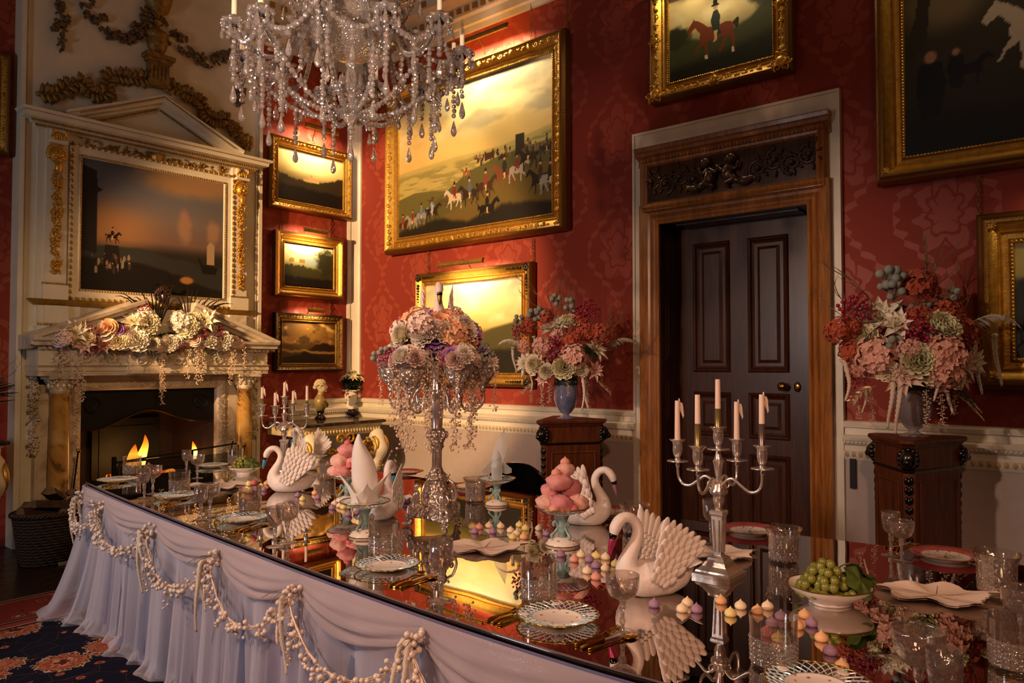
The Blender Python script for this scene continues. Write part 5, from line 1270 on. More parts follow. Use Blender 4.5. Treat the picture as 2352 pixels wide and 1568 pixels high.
BRZ = simple('dark_bronze', '2c140c', .22, metal=.35, coat=.6); BRZ2 = simple('gilded_robe', '5c421c', .3, metal=.7)
b_ = at_y(372, 760, YW - .12); bt = bust('mantel_bust', 'dark bronze bust with plumed headdress in the broken pediment of the mantel', (b_.x, YW - .13, 1.69), .35, .88, BRZ, BRZ2, BRZ)
m = MB()
for q in range(16):
    a = -1.5 + q * .2; sp = bez((0, .0, .50), (math.sin(a) * .05, 0, .56), (math.sin(a) * .1, 0, .58), (math.sin(a) * .15, -.02, .55), 6); m.tube(sp, [.012, .014, .015, .013, .01, .006, .002], 5, sy=.3)
o = part('headdress', m, BRZ, bt, smooth=True); o['kind'] = 'stuff'
for px, lab, dx in ((320, 'dark grassy palm leaves left of the bust on the mantel', -1), (440, 'dark grassy palm leaves right of the bust on the mantel', 1)):
    b_ = at_y(px, 745, YW - .12); t = thing('palm_leaves', lab, 'foliage', (b_.x - dx * .09, YW - .24, 1.69), 0, 'palm leaves on the mantel', 1.3)
    for q in range(13):
        m = MB(); a = dx * (-.35 + q * .11) ; L = .30 + .1 * rnd.random(); sp = bez((0, 0, 0), (math.sin(a) * .1, -.02, .16), (math.sin(a) * .24, -.05, .30), (math.sin(a) * .36, -.07, L - abs(a) * .12), 7); m.tube(sp, [.003, .005, .006, .006, .005, .004, .003, .001], 4, sy=.3); part('blade', m, simple('dark_palm', '1c1a12', .6), t)
# ================================================================== TABLE
near = [(1.844, 5.00), (1.775, 4.45), (1.717, 3.908), (1.66, 3.3), (1.615, 2.778), (1.575, 2.3), (1.55, 1.9), (1.532, 1.5), (1.53, 1.1), (1.545, .8), (1.575, .4), (1.62, 0), (1.68, -.5), (1.76, -1.1), (1.85, -1.7)]
far = [(3.15, -1.7), (3.24, -.6), (3.255, .4), (3.25, .8), (3.21, 1.2), (3.2, 1.88), (3.26, 2.6), (3.285, 3.6), (3.25, 4.4), (3.187, 5.0)]
poly = near + far
tb = thing('banquet_table', 'long banquet table with a dark mirrored glass top', 'table', (2.4, 1.7, 0))
def tp(nm, m, mat, **k):
    o = part(nm, m, mat, None, **k); o.parent = tb; o.matrix_parent_inverse = Matrix.Translation(-Vector(tb.location)); return o
def topmesh(ps, z0, z1):
    m = MB(); n = len(ps); m.add([(x, y, z1) for x, y in ps] + [(x, y, z0) for x, y in ps], [tuple(range(n))[::-1]] + [tuple(range(n, 2 * n))] + [(i, (i + 1) % n, n + (i + 1) % n, n + i) for i in range(n)]); return m
sp_near = [(p.x, p.y) for p in spline([(x, y, 0) for x, y in near], 4)]; sp_far = [(p.x, p.y) for p in spline([(x, y, 0) for x, y in far], 4)]
tp('mirror_top', topmesh(sp_near + sp_far, ZT - .006, ZT), MIRROR)
def shrink(ps, d): return [(2.4 + (x - 2.4) * (1 - d), 1.7 + (y - 1.7) * (1 - d * .35)) for x, y in ps]
tp('black_edge', topmesh(shrink(sp_near + sp_far, -.002), ZT - .011, ZT - .0065), BLACKL)
tp('table_board', topmesh(shrink(sp_near + sp_far, .03), ZT - .06, ZT - .0115), PEDW)
for lx, ly in ((1.95, 4.7), (3.05, 4.7), (1.9, 1.7), (3.0, 1.7), (1.95, -1.4), (3.0, -1.4)):
    m = MB(); m.lathe([(.03, .013), (.035, .05), (.025, .1), (.05, .4), (.06, .6), (.05, .68), (.05, ZT - .06)], 10, Matrix.Translation((lx, ly, 0))); tp('leg', m, PEDW, smooth=True)
# ---- skirt: opaque iridescent underskirt + sheer pleated overlay + swags
# path runs along near edge then round the far end
def along(ps):
    P = [Vector((x, y, 0)) for x, y in ps]; L = [0]
    for a, b in zip(P[:-1], P[1:]): L.append(L[-1] + (b - a).length)
    return P, L
path = [(3.187, 5.0), (2.5, 5.0), (1.9, 5.0)] + [(1.844, 4.97)] + sp_near[1:]
PP, PL = along(path); TOT = PL[-1]
def pt(s):
    s = max(0, min(TOT - 1e-6, s)); k = max(i for i in range(len(PL)) if PL[i] <= s); t = (s - PL[k]) / max(1e-9, PL[k + 1] - PL[k]); return PP[k].lerp(PP[k + 1], t)
def nrm(s):
    d = pt(min(TOT, s + .12)) - pt(max(0, s - .12)); d.normalize(); return Vector((d.y, -d.x, 0)) * -1 if True else d
def outn(s):
    d = pt(min(TOT - .001, s + .10)) - pt(max(0, s - .10)); d.normalize(); n = Vector((-d.y, d.x, 0))
    c = pt(s) - Vector((2.45, 1.7, 0))
    return n if n.dot(c) > 0 else -n
def s_of(px, py, z=ZT - .05):
    # arc length on the edge nearest to a pixel at table height
    p = at_z(px, py, z); best = min(range(400), key=lambda i: (pt(TOT * i / 400) - Vector((p.x, p.y, 0))).length); return TOT * best / 400
def fabric_under():
    t = NT('lilac_underskirt'); co = t.geo(); n = t.noise(t.geo((1, 1, .35)), 5., 4.); sp = t.vor(co, 420.)
    lw = t.node('ShaderNodeLayerWeight', None, Blend=.5)
    c = t.ramp(n, [(.25, '3a4a68'), (.45, '565f80'), (.6, '60557a'), (.78, '3e6a7a')])
    t.P(Base_Color=c, Roughness=.45, Metallic=.15); t.b.inputs['Sheen Weight'].default_value = .4
    spk = t.node('ShaderNodeTexNoise', None, Vector=co, Scale=900., Detail=1.)
    t.P(Roughness=t.ramp(spk.outputs[0], [(.70, .5), (.74, .2)]), Metallic=t.ramp(spk.outputs[0], [(.70, .05), (.74, .9)])); t.bump(n, .4, .03); return t.m
def tulle(name, a, col='e9dcdf'):
    t = NT(name); t.n.remove(t.b); tr = t.node('ShaderNodeBsdfTransparent'); df = t.node('ShaderNodeBsdfDiffuse', None, Color=srgb(col)); tl = t.node('ShaderNodeBsdfTranslucent', None, Color=srgb(col))
    m1 = t.node('ShaderNodeMixShader', None, _0=.4); t.t.links.new(df.outputs[0], m1.inputs[1]); t.t.links.new(tl.outputs[0], m1.inputs[2])
    lw = t.node('ShaderNodeLayerWeight', None, Blend=.35); f = t.math('ADD', a, t.math('MULTIPLY', lw.outputs[1], 1 - a))
    sp = t.node('ShaderNodeTexNoise', None, Vector=t.geo(), Scale=900., Detail=1.); gl = t.node('ShaderNodeBsdfGlossy', None, Roughness=.15); m3 = t.node('ShaderNodeMixShader'); t.put(m3.inputs[0], t.ramp(sp.outputs[0], [(.72, 0.), (.76, .8)]))
    t.t.links.new(m1.outputs[0], m3.inputs[1]); t.t.links.new(gl.outputs[0], m3.inputs[2])
    m2 = t.node('ShaderNodeMixShader'); t.put(m2.inputs[0], f); t.t.links.new(tr.outputs[0], m2.inputs[1]); t.t.links.new(m3.outputs[0], m2.inputs[2]); t.t.links.new(m2.outputs[0], t.out.inputs[0]); return t.m
UNDER = fabric_under(); TULLE = tulle('white_tulle', .09, 'd2cdd8'); TULLE2 = tulle('swag_tulle', .46, 'd8c6c6')
GATH = [(192, 1130), (280, 1148), (400, 1198), (562, 1256), (745, 1328), (1036, 1428)]
GS = [s_of(x, y) for x, y in GATH]; GS += [GS[-1] + (GS[-1] - GS[-2]) * 1.0, GS[-1] + (GS[-1] - GS[-2]) * 2.0, GS[-1] + (GS[-1] - GS[-2]) * 3.0]; GS = [s for s in GS if s < TOT]
tc = thing('table_skirt', 'lilac glitter table skirt under layers of white tulle', 'tablecloth', (1.75, 4.0, 0))
def cp_(nm, m, mat, **k):
    o = part(nm, m, mat, None, **k); o.parent = tc; o.matrix_parent_inverse = Matrix.Translation(-Vector(tc.location)); return o
def skirt(off0, off1, amp, wl, z0, z1, ns, nz, seed, puddle=0.):
    g = []
    for k in range(nz + 1):
        t = k / nz; row = []
        for i in range(ns + 1):
            s = TOT * i / ns; n = outn(s); b = pt(s)
            ph = mnoise.noise(Vector((s * 1.7, seed, t * .4))) * 2.4
            w_ = math.sin(s * 2 * PI / wl + ph + .5 * math.sin(s * 3.1 + seed)) + .4 * math.sin(s * 2 * PI / (wl * .43) + seed)
            o = off0 + (off1 - off0) * t**1.3 + amp * (t**.8) * w_
            z = z0 + (z1 - z0) * t
            o += (.16 if puddle else 0) * t**2.2 * math.exp(-((s - 1.42) / .42)**2)
            if puddle and t > .93:
                q = (t - .93) / .07; o += puddle * q * (1.0 + .5 * mnoise.noise(Vector((s * 2.3, seed, 0)))); z = z1 + .015 * (1 - q) + .004 + .012 * (1 + math.sin(s * 19 + seed)) * (1 - abs(2 * q - 1))
            row.append((b.x + n.x * o, b.y + n.y * o, z))
        g.append(row)
    m = MB(); m.sheet(g); return m
cp_('underskirt', skirt(.004, .03, .026, .27, ZT - .018, .01, 420, 14, 1.), UNDER, smooth=True)
cp_('tulle_overlay', skirt(.02, .035, .034, .23, ZT - .02, .014, 420, 26, 5., .03), TULLE, smooth=True)
cp_('tulle_overlay', skirt(.03, .045, .042, .37, ZT - .02, .022, 360, 24, 9., .05), tulle('outer_tulle', .075, 'dcd4dc'), smooth=True)
# swags between the gathers
def swag(s0, s1, dip, seed):
    g = []; ns, nv = 26, 14
    for j in range(nv + 1):
        v = j / nv; row = []
        for i in range(ns + 1):
            u = i / ns; s = s0 + (s1 - s0) * u; n = outn(s); b = pt(s); cat = 4 * u * (1 - u)
            w0 = .045 + .0 * cat; zt = ZT - .014 - .0 * v
            drop = v * (.055 + (dip - .055) * cat**.75)
            fold = .020 * math.sin(v * 23 + u * 4 + seed) * cat + .009 * math.sin(v * 41 - u * 5 + seed)
            o = .03 + .028 * cat * math.sin(v * PI * .9) + fold * v
            row.append((b.x + n.x * o, b.y + n.y * o, zt - drop))
        g.append(row)
    m = MB(); m.sheet(g); cp_('tulle_swag', m, TULLE2, smooth=True)
dips = [.10, .12, .135, .15, .165, .19, .19, .19, .19]
for i in range(len(GS) - 1): swag(GS[i], GS[i + 1], dips[i], i * 1.3)
swag(0.02, GS[0], .13, 7.)
# ---- berry garlands, one per bay, and tassels at gathers
bb = [MB().ball((0, 0, 0), r_, 8, 6).mesh('berry', PEARL, True) for r_ in (.0102, .0084, .0064)]
def edge_pt(s, z, o): b = pt(s); n = outn(s); return Vector((b.x + n.x * o, b.y + n.y * o, z))
BAYN = ['at the far corner of the table', 'in the second bay from the far corner of the table', 'in the third bay of the table skirt, left of the swan', 'in the bay below the left goblets', 'in the bay below the front plate', 'running off the bottom edge of the picture']
def garland(i, s0, s1, sag, lab):
    a = edge_pt(s0, ZT - .075, .06); t = thing('berry_garland', 'white berry garland ' + lab, 'garland', a, group='berry garlands on the table skirt'); r_ = random.Random(50 + i)
    pts = [edge_pt(s0 + (s1 - s0) * u, ZT - .08 - sag * (4 * u * (1 - u))**.85 - .02 * u, .075 + .035 * 4 * u * (1 - u)) - a for u in [k / 14 for k in range(15)]]
    m = MB(); m.tube(pts, .0028, 5)
    for q in range(3): m.tube([p + Vector((r_.uniform(-.006, .006), r_.uniform(-.006, .006), r_.uniform(-.008, .008))) for p in pts], .0014, 4)
    stems = m; L = (s1 - s0); nb = int(26 + L * 62)
    for k in range(nb):
        u = r_.random() * 14; j = min(int(u), 13); p = pts[j].lerp(pts[j + 1], u - j); d = Vector((r_.uniform(-.5, .5), r_.uniform(-.5, .5), 0)) + outn((s0 + s1) / 2) * .5
        q = p + d.normalized() * r_.uniform(.008, .032) + Vector((0, 0, r_.uniform(-.04, .016))); stems.tube([p, q], .001, 3, cap=False); link('berry', bb[r_.choice((0, 0, 1, 1, 2))], t, q)
    # side sprigs hanging down
    for k in range(max(2, int(L * 5))):
        u = r_.uniform(1, 13); j = int(u); p = pts[j]; q = p
        for z in range(r_.choice((4, 5, 6))):
            q2 = q + Vector((r_.uniform(-.008, .008), r_.uniform(-.008, .008), -.014)); stems.tube([q, q2], .0011, 3, cap=False); q = q2
            e = q + Vector((r_.uniform(-.013, .013), r_.uniform(-.013, .013), r_.uniform(-.006, .004))); link('berry', bb[r_.choice((1, 2, 2))], t, e)
    part('stem', stems, WSPR, t)
sags = [.11, .12, .15, .155, .155, .17]
for i in range(min(6, len(GS) - 1)): garland(i, GS[i], GS[i + 1], sags[i], BAYN[i])
GN = ['at the far corner of the table skirt', 'second from the far corner of the table skirt', 'third from the far corner, below the plates', 'at the gather left of the white swan', 'at the gather below the gold cutlery', 'nearest the viewer, at the bottom of the skirt']
for i in range(min(6, len(GS))):
    a = edge_pt(GS[i], ZT - .06, .06); t = thing('gather_posy', 'posy of white berries and hanging tassels ' + GN[i], 'posy', a, group='posies at the skirt gathers'); r_ = random.Random(80 + i); sc = 1.0
    for k in range(22): link('berry', bb[r_.choice((0, 0, 1))], t, (r_.uniform(-.028, .028), r_.uniform(-.028, .02), r_.uniform(-.05, .02)))
    n = outn(GS[i])
    for k in range(2 + (i > 1)): hang(('tassel_long', 'tassel', 'tassel_b')[(k + i) % 3], t, (r_.uniform(-.025, .025) + n.x * .02, r_.uniform(-.02, .02) + n.y * .02, -.02), .95 + .2 * r_.random(), r_.random() * 6)
    hang('pearls%d' % (i % 3), t, (n.x * .012, n.y * .012, -.02), .8, r_.random() * 6)
    m = MB()
    for k in range(4):
        d = Vector((r_.uniform(-1, 1), r_.uniform(-1, 1), r_.uniform(-.5, .3))); d = d + n; m.tube([(0, 0, 0), d * .03, d * .045 + Vector((0, .01, -.02))], .0012, 4)
    part('twigs', m, TWIG, t)

# ---- rug
def rugmat():
    t = NT('persian_rug'); g = t.node('ShaderNodeNewGeometry'); sep = t.node('ShaderNodeSeparateXYZ'); t.t.links.new(g.outputs['Position'], sep.inputs[0])
    x, y = sep.outputs[0], sep.outputs[1]
    def motif(sc, seed, rand=.7):
        com = t.node('ShaderNodeCombineXYZ'); t.put(com.inputs[0], t.math('ADD', x, seed)); t.put(com.inputs[1], y); return com.outputs[0]
    v = t.node('ShaderNodeTexVoronoi', None, Vector=motif(1, 3.1), Scale=3.6, Randomness=.75); dist = v.outputs['Distance']
    wob = t.noise(motif(1, .7), 34., 2.)
    d2 = t.math('ADD', t.math('MULTIPLY', dist, .82), t.math('MULTIPLY', t.math('SUBTRACT', wob, .5), .34))
    fieldc = t.ramp(d2, [(.0, '5a2018'), (.10, 'c08a66'), (.16, '9a4a34'), (.24, 'b06a4a'), (.30, '6a2c22'), (.335, 'c9a888'), (.36, '0e1424'), (1., '121a2e')], 'CONSTANT')
    vine = t.vor(motif(1, 9.), 7.5, 'DISTANCE_TO_EDGE'); fieldc = t.mix(t.math('MULTIPLY', t.ramp(vine, [(.0, 1.), (.016, 0.)]), .25), fieldc, srgb('905a42')); v3 = t.math('ADD', t.vor(motif(1, 21.), 9.), t.math('MULTIPLY', t.math('SUBTRACT', wob, .5), .3)); fieldc = t.mix(t.math('MULTIPLY', t.math('LESS_THAN', v3, .2), t.math('GREATER_THAN', d2, .36)), fieldc, t.ramp(v3, [(0., '7a2c22'), (.1, 'b08060'), (.15, '8a3c2c')], 'CONSTANT'))
    v2 = t.node('ShaderNodeTexVoronoi', None, Vector=motif(1, 6.), Scale=9., Randomness=.6).outputs['Distance']; d3 = t.math('ADD', v2, t.math('MULTIPLY', t.math('SUBTRACT', wob, .5), .3))
    bord = t.ramp(d3, [(0., '1c2436'), (.10, 'c0987a'), (.18, '7c3a2c'), (.28, 'a8604a'), (.36, '2a2028'), (.40, '8c3428'), (1., '93392c')], 'CONSTANT')
    EY = 5.42
    dy = t.math('SUBTRACT', EY, y)
    band = t.ramp(t.math('DIVIDE', dy, 1.), [(0., '8d7a5c'), (.02, '3c1a16'), (.035, '98402f'), (.06, 'b58a68'), (.07, '000000'), (.46, '000000'), (.465, 'b58a68'), (.48, '2a1c20'), (.50, '98402f'), (.56, 'b58a68'), (.575, '121a2e'), (.6, '121a2e')], 'CONSTANT')
    isb = t.math('LESS_THAN', dy, .60); inb = t.math('MULTIPLY', t.math('GREATER_THAN', dy, .07), t.math('LESS_THAN', dy, .46))
    c = t.mix(isb, fieldc, t.mix(inb, band, bord)); n = t.noise(t.geo(), 300., 2.)
    t.P(Base_Color=t.mix(.35, c, t.mix(n, srgb('201410'), c)), Roughness=.95); t.b.inputs['Specular IOR Level'].default_value = .1; t.bump(n, .5, .004); return t.m
m = MB(); m.box(-1.4, 4.2, -3.2, 5.42, .001, .012); tag(part('persian_rug', m, rugmat()), 'red and navy patterned rug under the table', 'rug')
# ================================================================== TABLEWARE
def T(px, py, dz=0.): return at_z(px, py, ZT + dz)
IMG_L = -RT; IMG_T = Vector((-FW.x, -FW.y, 0)).normalized()      # image left, towards viewer (horizontal)
ORD = ['first', 'second', 'third', 'fourth', 'fifth', 'sixth', 'seventh', 'eighth', 'ninth']
# ---- plates
def platemat(name, rim, flower=True, rimw=(.66, .96), spots=6.):
    t = NT(name); co = t.obj(); sep = t.node('ShaderNodeSeparateXYZ'); t.t.links.new(co, sep.inputs[0]); com = t.node('ShaderNodeCombineXYZ'); t.put(com.inputs[0], sep.outputs[0]); t.put(com.inputs[1], sep.outputs[1])
    ln = t.node('ShaderNodeVectorMath', {'operation': 'LENGTH'}); t.t.links.new(com.outputs[0], ln.inputs[0]); rr_ = t.math('DIVIDE', ln.outputs['Value'], .12)
    v = t.vor(com.outputs[0], 44., 'F1'); n = t.noise(com.outputs[0], 140., 2.); pick = t.noise(com.outputs[0], 19., 0.)
    spot = t.math('MULTIPLY', t.math('LESS_THAN', t.math('ADD', v, t.math('MULTIPLY', n, .25)), .36), t.math('GREATER_THAN', pick, .47))
    c = t.mix(t.math('MULTIPLY', spot, .85), srgb('ece3d6'), t.ramp(n, [(.4, 'a8443c'), (.5, 'd08a5a'), (.6, '7a7a4a')], 'CONSTANT'))
    if rim: c = t.mix(t.math('MULTIPLY', t.math('GREATER_THAN', rr_, rimw[0]), t.math('LESS_THAN', rr_, rimw[1])), c, srgb(rim))
    g = t.math('MULTIPLY', t.math('GREATER_THAN', rr_, rimw[0] - .035), t.math('LESS_THAN', rr_, rimw[0]))
    c = t.mix(t.math('MULTIPLY', g, .8), c, srgb('b08a3c'))
    t.P(Base_Color=c, Roughness=.16); t.b.inputs['Coat Weight'].default_value = .5; return t.m
PLW = platemat('flowered_porcelain', None, rimw=(.985, 1.1)); PLP = platemat('pink_rim_porcelain', 'b8505a', rimw=(.70, 1.0)); LATT = simple('blue_lattice_porcelain', 'b9cdd0', .2, var=.12, vs_=120, coat=.5); GILTR = simple('gilt_rim', 'c09a4a', .25, metal=.9)
def lattice(m, r0, r1, z0, z1, n, tw, hw_=.0016, M=None):
    for sd in (-1, 1):
        for i in range(n):
            pts = []
            for k in range(5):
                t = k / 4; a = 2 * PI * i / n + sd * tw * t; r_ = r0 + (r1 - r0) * t; pts.append((r_ * math.cos(a), r_ * math.sin(a), z0 + (z1 - z0) * t + sd * .0004))
            m.tube(pts, hw_, 4, M, cap=False, sy=.6)
def plate_lattice():
    t = thing('lattice_plate', 'x', 'plate', group='blue lattice plates')
    m = MB(); m.lathe([(.045, 0), (.047, .004), (.05, .003), (.062, .006), (.07, .011), (.071, .0125), (.066, .010), (.055, .0065), (0, .0055)], 32); dd = part('dish', m, PLW, t, smooth=True)
    m = MB(); lattice(m, .070, .112, .0118, .021, 30, .32, .0019); lr = part('lattice_rim', m, LATT, t); lr['kind'] = 'stuff'
    m = MB(); pts = [((.114 + .002 * math.cos(24 * a)) * math.cos(a), (.114 + .002 * math.cos(24 * a)) * math.sin(a), .0212) for a in [i * 2 * PI / 96 for i in range(97)]]; m.tube(pts, .0026, 5, cap=False); part('rim', m, GILTR, lr, smooth=True)
    for k in range(4):
        a = k * PI / 2 + .4; m = MB(); m.ball((.092 * math.cos(a), .092 * math.sin(a), .0185), .017, 10, 6, (1, .8, .09)); part('rim_cartouche', m, PLW, dd, smooth=True)
    return t
def plate_pink():
    t = thing('pink_rim_plate', 'x', 'plate', group='pink rimmed plates')
    m = MB(); m.lathe([(.07, 0), (.072, .006), (.085, .010), (.118, .020), (.12, .0215), (.118, .0222), (.085, .0135), (.072, .010), (.0, .009)], 36); dd = part('dish', m, PLP, t, smooth=True)
    m = MB(); pts = [(.1195 * math.cos(a), .1195 * math.sin(a), .0218) for a in [i * 2 * PI / 48 for i in range(49)]]; m.tube(pts, .0013, 4, cap=False); part('rim', m, GILTR, dd)
    m = MB(); r_ = random.Random(2)
    for i in range(26): a = r_.random() * 6.28; q = r_.random() * .03; m.ball((q * 1.6 * math.cos(a), q * math.sin(a), .0098), .004, 5, 3, (1.3, .8, .15))
    part('painted_posy', m, simple('posy_paint', '6a6a3a', .4, var=.4), t)['kind'] = 'stuff'
    m = MB(); 
    for i in range(28): a = i * 2 * PI / 28; m.ball((.080 * math.cos(a), .080 * math.sin(a), .0128), .003, 5, 3, (1.4, 1, .2))
    part('painted_garland', m, simple('garland_paint', '7a5a2a', .4), t)['kind'] = 'stuff'
    return t
def place(proto, items, first=[None]):
    out = []
    for k, (loc, rz, lab, sc) in enumerate(items):
        if k == 0: o = proto; o.location = loc; o.rotation_euler = (0, 0, rz); o['label'] = lab; o.scale = (sc,) * 3
        else: o = dup(proto, loc, rz, lab, sc=sc)
        out.append(o)
    return out
place(plate_lattice(), [(T(1281, 1425), .3, 'blue lattice plate with painted sprays, nearest the pink swan', 1.), (T(890, 1305), .8, 'blue lattice plate in front of the silver centrepiece', 1.), (T(557, 1197), .1, 'blue lattice plate beside the white swan', 1.), (T(403, 1144), .5, 'blue lattice plate second from the far end of the table', 1.), (T(270, 1107), .2, 'blue lattice plate at the far left corner of the table', 1.), (T(1880, 1586), .9, 'blue lattice plate cut off by the bottom edge of the picture', 1.), (T(487, 1073), .4, 'blue lattice plate at the far end beside the grapes', .95)])
place(plate_pink(), [(T(2172, 1283), .3, 'pink rimmed plate at the far right of the table', 1.), (T(1722, 1224), .5, 'pink rimmed plate behind the front candelabrum', 1.), (T(1416, 1182), .2, 'pink rimmed plate behind the white swan neck', 1.), (T(1082, 1123), .2, 'pink rimmed plate behind the napkin stand', 1.), (T(935, 1088), .2, 'pink rimmed plate at the far side behind the centrepiece', .9)])
# ---- glass
def coupe(lab=None, h=.155, r_=.046, mat=ETCH):
    t = thing('coupe_glass', 'x', 'glass', group='etched coupe glasses')
    m = MB(); m.lathe([(.012, h * .56), (.022, h * .585), (.036, h * .65), (.044, h * .77), (r_, h * .97), (r_, h), (r_ - .0015, h), (r_ - .002, h * .96), (.042, h * .78), (.034, h * .67), (.02, h * .605), (0, h * .595)], 24); part('bowl', m, mat, t, smooth=True)
    m = MB(); m.lathe([(.006, .006), (.005, .02), (.009, .03), (.0055, .042), (.0052, .055), (.0085, .064), (.0105, .07), (.0085, .077), (.012, h * .56)], 10); part('stem', m, CUT, t, smooth=False)
    m = MB(); m.lathe([(.0, .0015), (.036, .0), (.037, .0015), (.02, .004), (.006, .007)], 24); part('foot', m, ETCH, t, smooth=True)
    return t
def wine(h=.165, r_=.033):
    t = thing('wine_glass', 'x', 'glass', group='etched wine glasses')
    m = MB(); m.lathe([(.010, h * .5), (.02, h * .53), (.029, h * .62), (.032, h * .76), (r_, h), (r_ - .0015, h), (.030, h * .76), (.027, h * .63), (.018, h * .55), (0, h * .54)], 24); part('bowl', m, ETCH, t, smooth=True)
    m = MB(); m.lathe([(.006, .006), (.005, .02), (.009, .03), (.0055, .04), (.0085, .055), (.0105, .062), (.0085, .069), (.010, h * .5)], 10); part('stem', m, CUT, t)
    m = MB(); m.lathe([(.0, .0015), (.034, .0), (.035, .0015), (.02, .004), (.006, .007)], 24); part('foot', m, ETCH, t, smooth=True)
    return t
def rinser(h=.12, r_=.056, flare=0.0, cut='block'):
    t = thing('finger_glass', 'x', 'glass', group='cut glass finger bowls')
    n = 36; m = MB(); rings = []
    def rr2(a, z):
        q = r_ * (.94 + .06 * z / h) + flare * max(0, (z / h - .75)) * .06
        if z >= h * .97: q += .010 * flare * abs(math.cos(a))**14
        return q
    for z in (0, h * .04, h * .1, h * .8, h * .97, h): rings.append([(rr2(a, z) * math.cos(a) * (.9 if z == 0 else 1), rr2(a, z) * math.sin(a) * (.9 if z == 0 else 1), z) for a in [i * 2 * PI / n for i in range(n)]])
    for z in (h * .98, h * .8, h * .12, h * .08): rings.append([((rr2(a, z) - .003) * math.cos(a), (rr2(a, z) - .003) * math.sin(a), z) for a in [i * 2 * PI / n for i in range(n)]])
    m.loft(rings, cap=True); bw = part('bowl', m, GLASS, t, smooth=True, sharp=50)
    m = MB(); nd, nz = (22, 6) if cut == 'block' else (20, 9)
    z0, z1 = (.08, .60) if cut == 'block' else (.10, .86)
    for k in range(nz):
        for i in range(nd):
            a = 2 * PI * (i + (.5 * (k % 2) if cut != 'block' else 0)) / nd; z = h * (z0 + (z1 - z0) * (k + .5) / nz); q = rr2(a, z) + .0002; dz = h * (z1 - z0) / nz * (.46 if cut == 'block' else .98); da = 2 * PI / nd * (.46 if cut == 'block' else .5)
            P = lambda aa, zz, rr3: (rr3 * math.cos(aa), rr3 * math.sin(aa), zz)
            if cut == 'block': v = [P(a - da, z - dz, q), P(a + da, z - dz, q), P(a + da, z + dz, q), P(a - da, z + dz, q), P(a, z, q + .0032)]
            else: v = [P(a, z - dz * .5 * 2, q), P(a + da, z, q), P(a, z + dz * .5 * 2, q), P(a - da, z, q), P(a, z, q + .003)]
            m.add(v, [(0, 1, 4), (1, 2, 4), (2, 3, 4), (3, 0, 4)])
    part('cut_pattern', m, CUT, t)['kind'] = 'stuff'
    return t
cps = [(T(1430, 1452), 'etched coupe glass in front of the pink swan', 1.0), (T(660, 1246), 'etched coupe glass in front of the white swan', 1.), (T(482, 1186), 'etched coupe glass beside the second lattice plate, taller of the pair', 1.), (T(351, 1134), 'etched coupe glass at the far left, in front of the fire', 1.), (T(453, 1098), 'etched coupe glass at the far end of the table before the hearth', .95), (T(2071, 1288), 'etched coupe glass at far right, right one of the pair', .95), (T(2112, 1640), 'etched coupe glass at the bottom right, in front of the leaf', 1.12), (T(2348, 1490), 'etched coupe glass cut off by the right edge', 1.)]
place(coupe(), [(l, i * .7, lab, s) for i, (l, lab, s) in enumerate(cps)])
wns = [(T(1013, 1380), 'tall etched wine glass in front of the silver centrepiece', 1.12), (T(631, 1255), 'etched wine glass in front of the white swan, left of the coupe', .95), (T(461, 1194), 'etched wine glass beside the second lattice plate, shorter of the pair', .95), (T(331, 1143), 'etched wine glass beside the far left plate', .95), (T(428, 1085), 'smaller etched wine glass at the far end before the hearth', .9), (T(2047, 1276), 'etched wine glass at far right, left one of the pair', 1.), (T(1634, 1246), 'etched goblet half hidden by the front candelabrum', 1.05), (T(2172, 1690), 'etched wine glass at the bottom right behind the coupe', 1.)]
place(wine(), [(l, i * .5, lab, s) for i, (l, lab, s) in enumerate(wns)])
place(rinser(), [(T(1238, 1376), .2, 'block cut glass tumbler behind the front lattice plate', 1.), (T(880, 1272), .5, 'block cut glass tumbler in front of the napkin stand', 1.), (T(574, 1172), .1, 'cut glass tumbler heaped with meringue kisses left of the white swan', .98), (T(412, 1130), .7, 'cut glass tumbler behind the second lattice plate', 1.), (T(303, 1090), .3, 'cut glass tumbler at the far left corner before the fire', 1.), (T(1777, 1528), .9, 'cut glass tumbler at the bottom edge with kisses behind it', 1.), (T(2332, 1535), .4, 'cut glass tumbler at the bottom right corner', 1.), (T(541, 1066), .2, 'cut glass tumbler at the far end behind the grapes', .95)])
place(rinser(.125, .052, 1.0, 'diamond'), [(T(1800, 1290), .9, 'diamond cut glass with lipped rim near the middle of the far side', 1.0), (T(2290, 1365), .8, 'diamond cut glass with lipped rim at the far right', 1.05), (T(1458, 1225), .9, 'diamond cut glass with lipped rim behind the white swan neck', 1.), (T(1092, 1152), .3, 'diamond cut glass beside the far napkin stand', 1.), (T(901, 1112), .6, 'diamond cut glass behind the large napkin', .95), (T(752, 1098), .1, 'diamond cut glass behind the left pile of meringues', .95)])
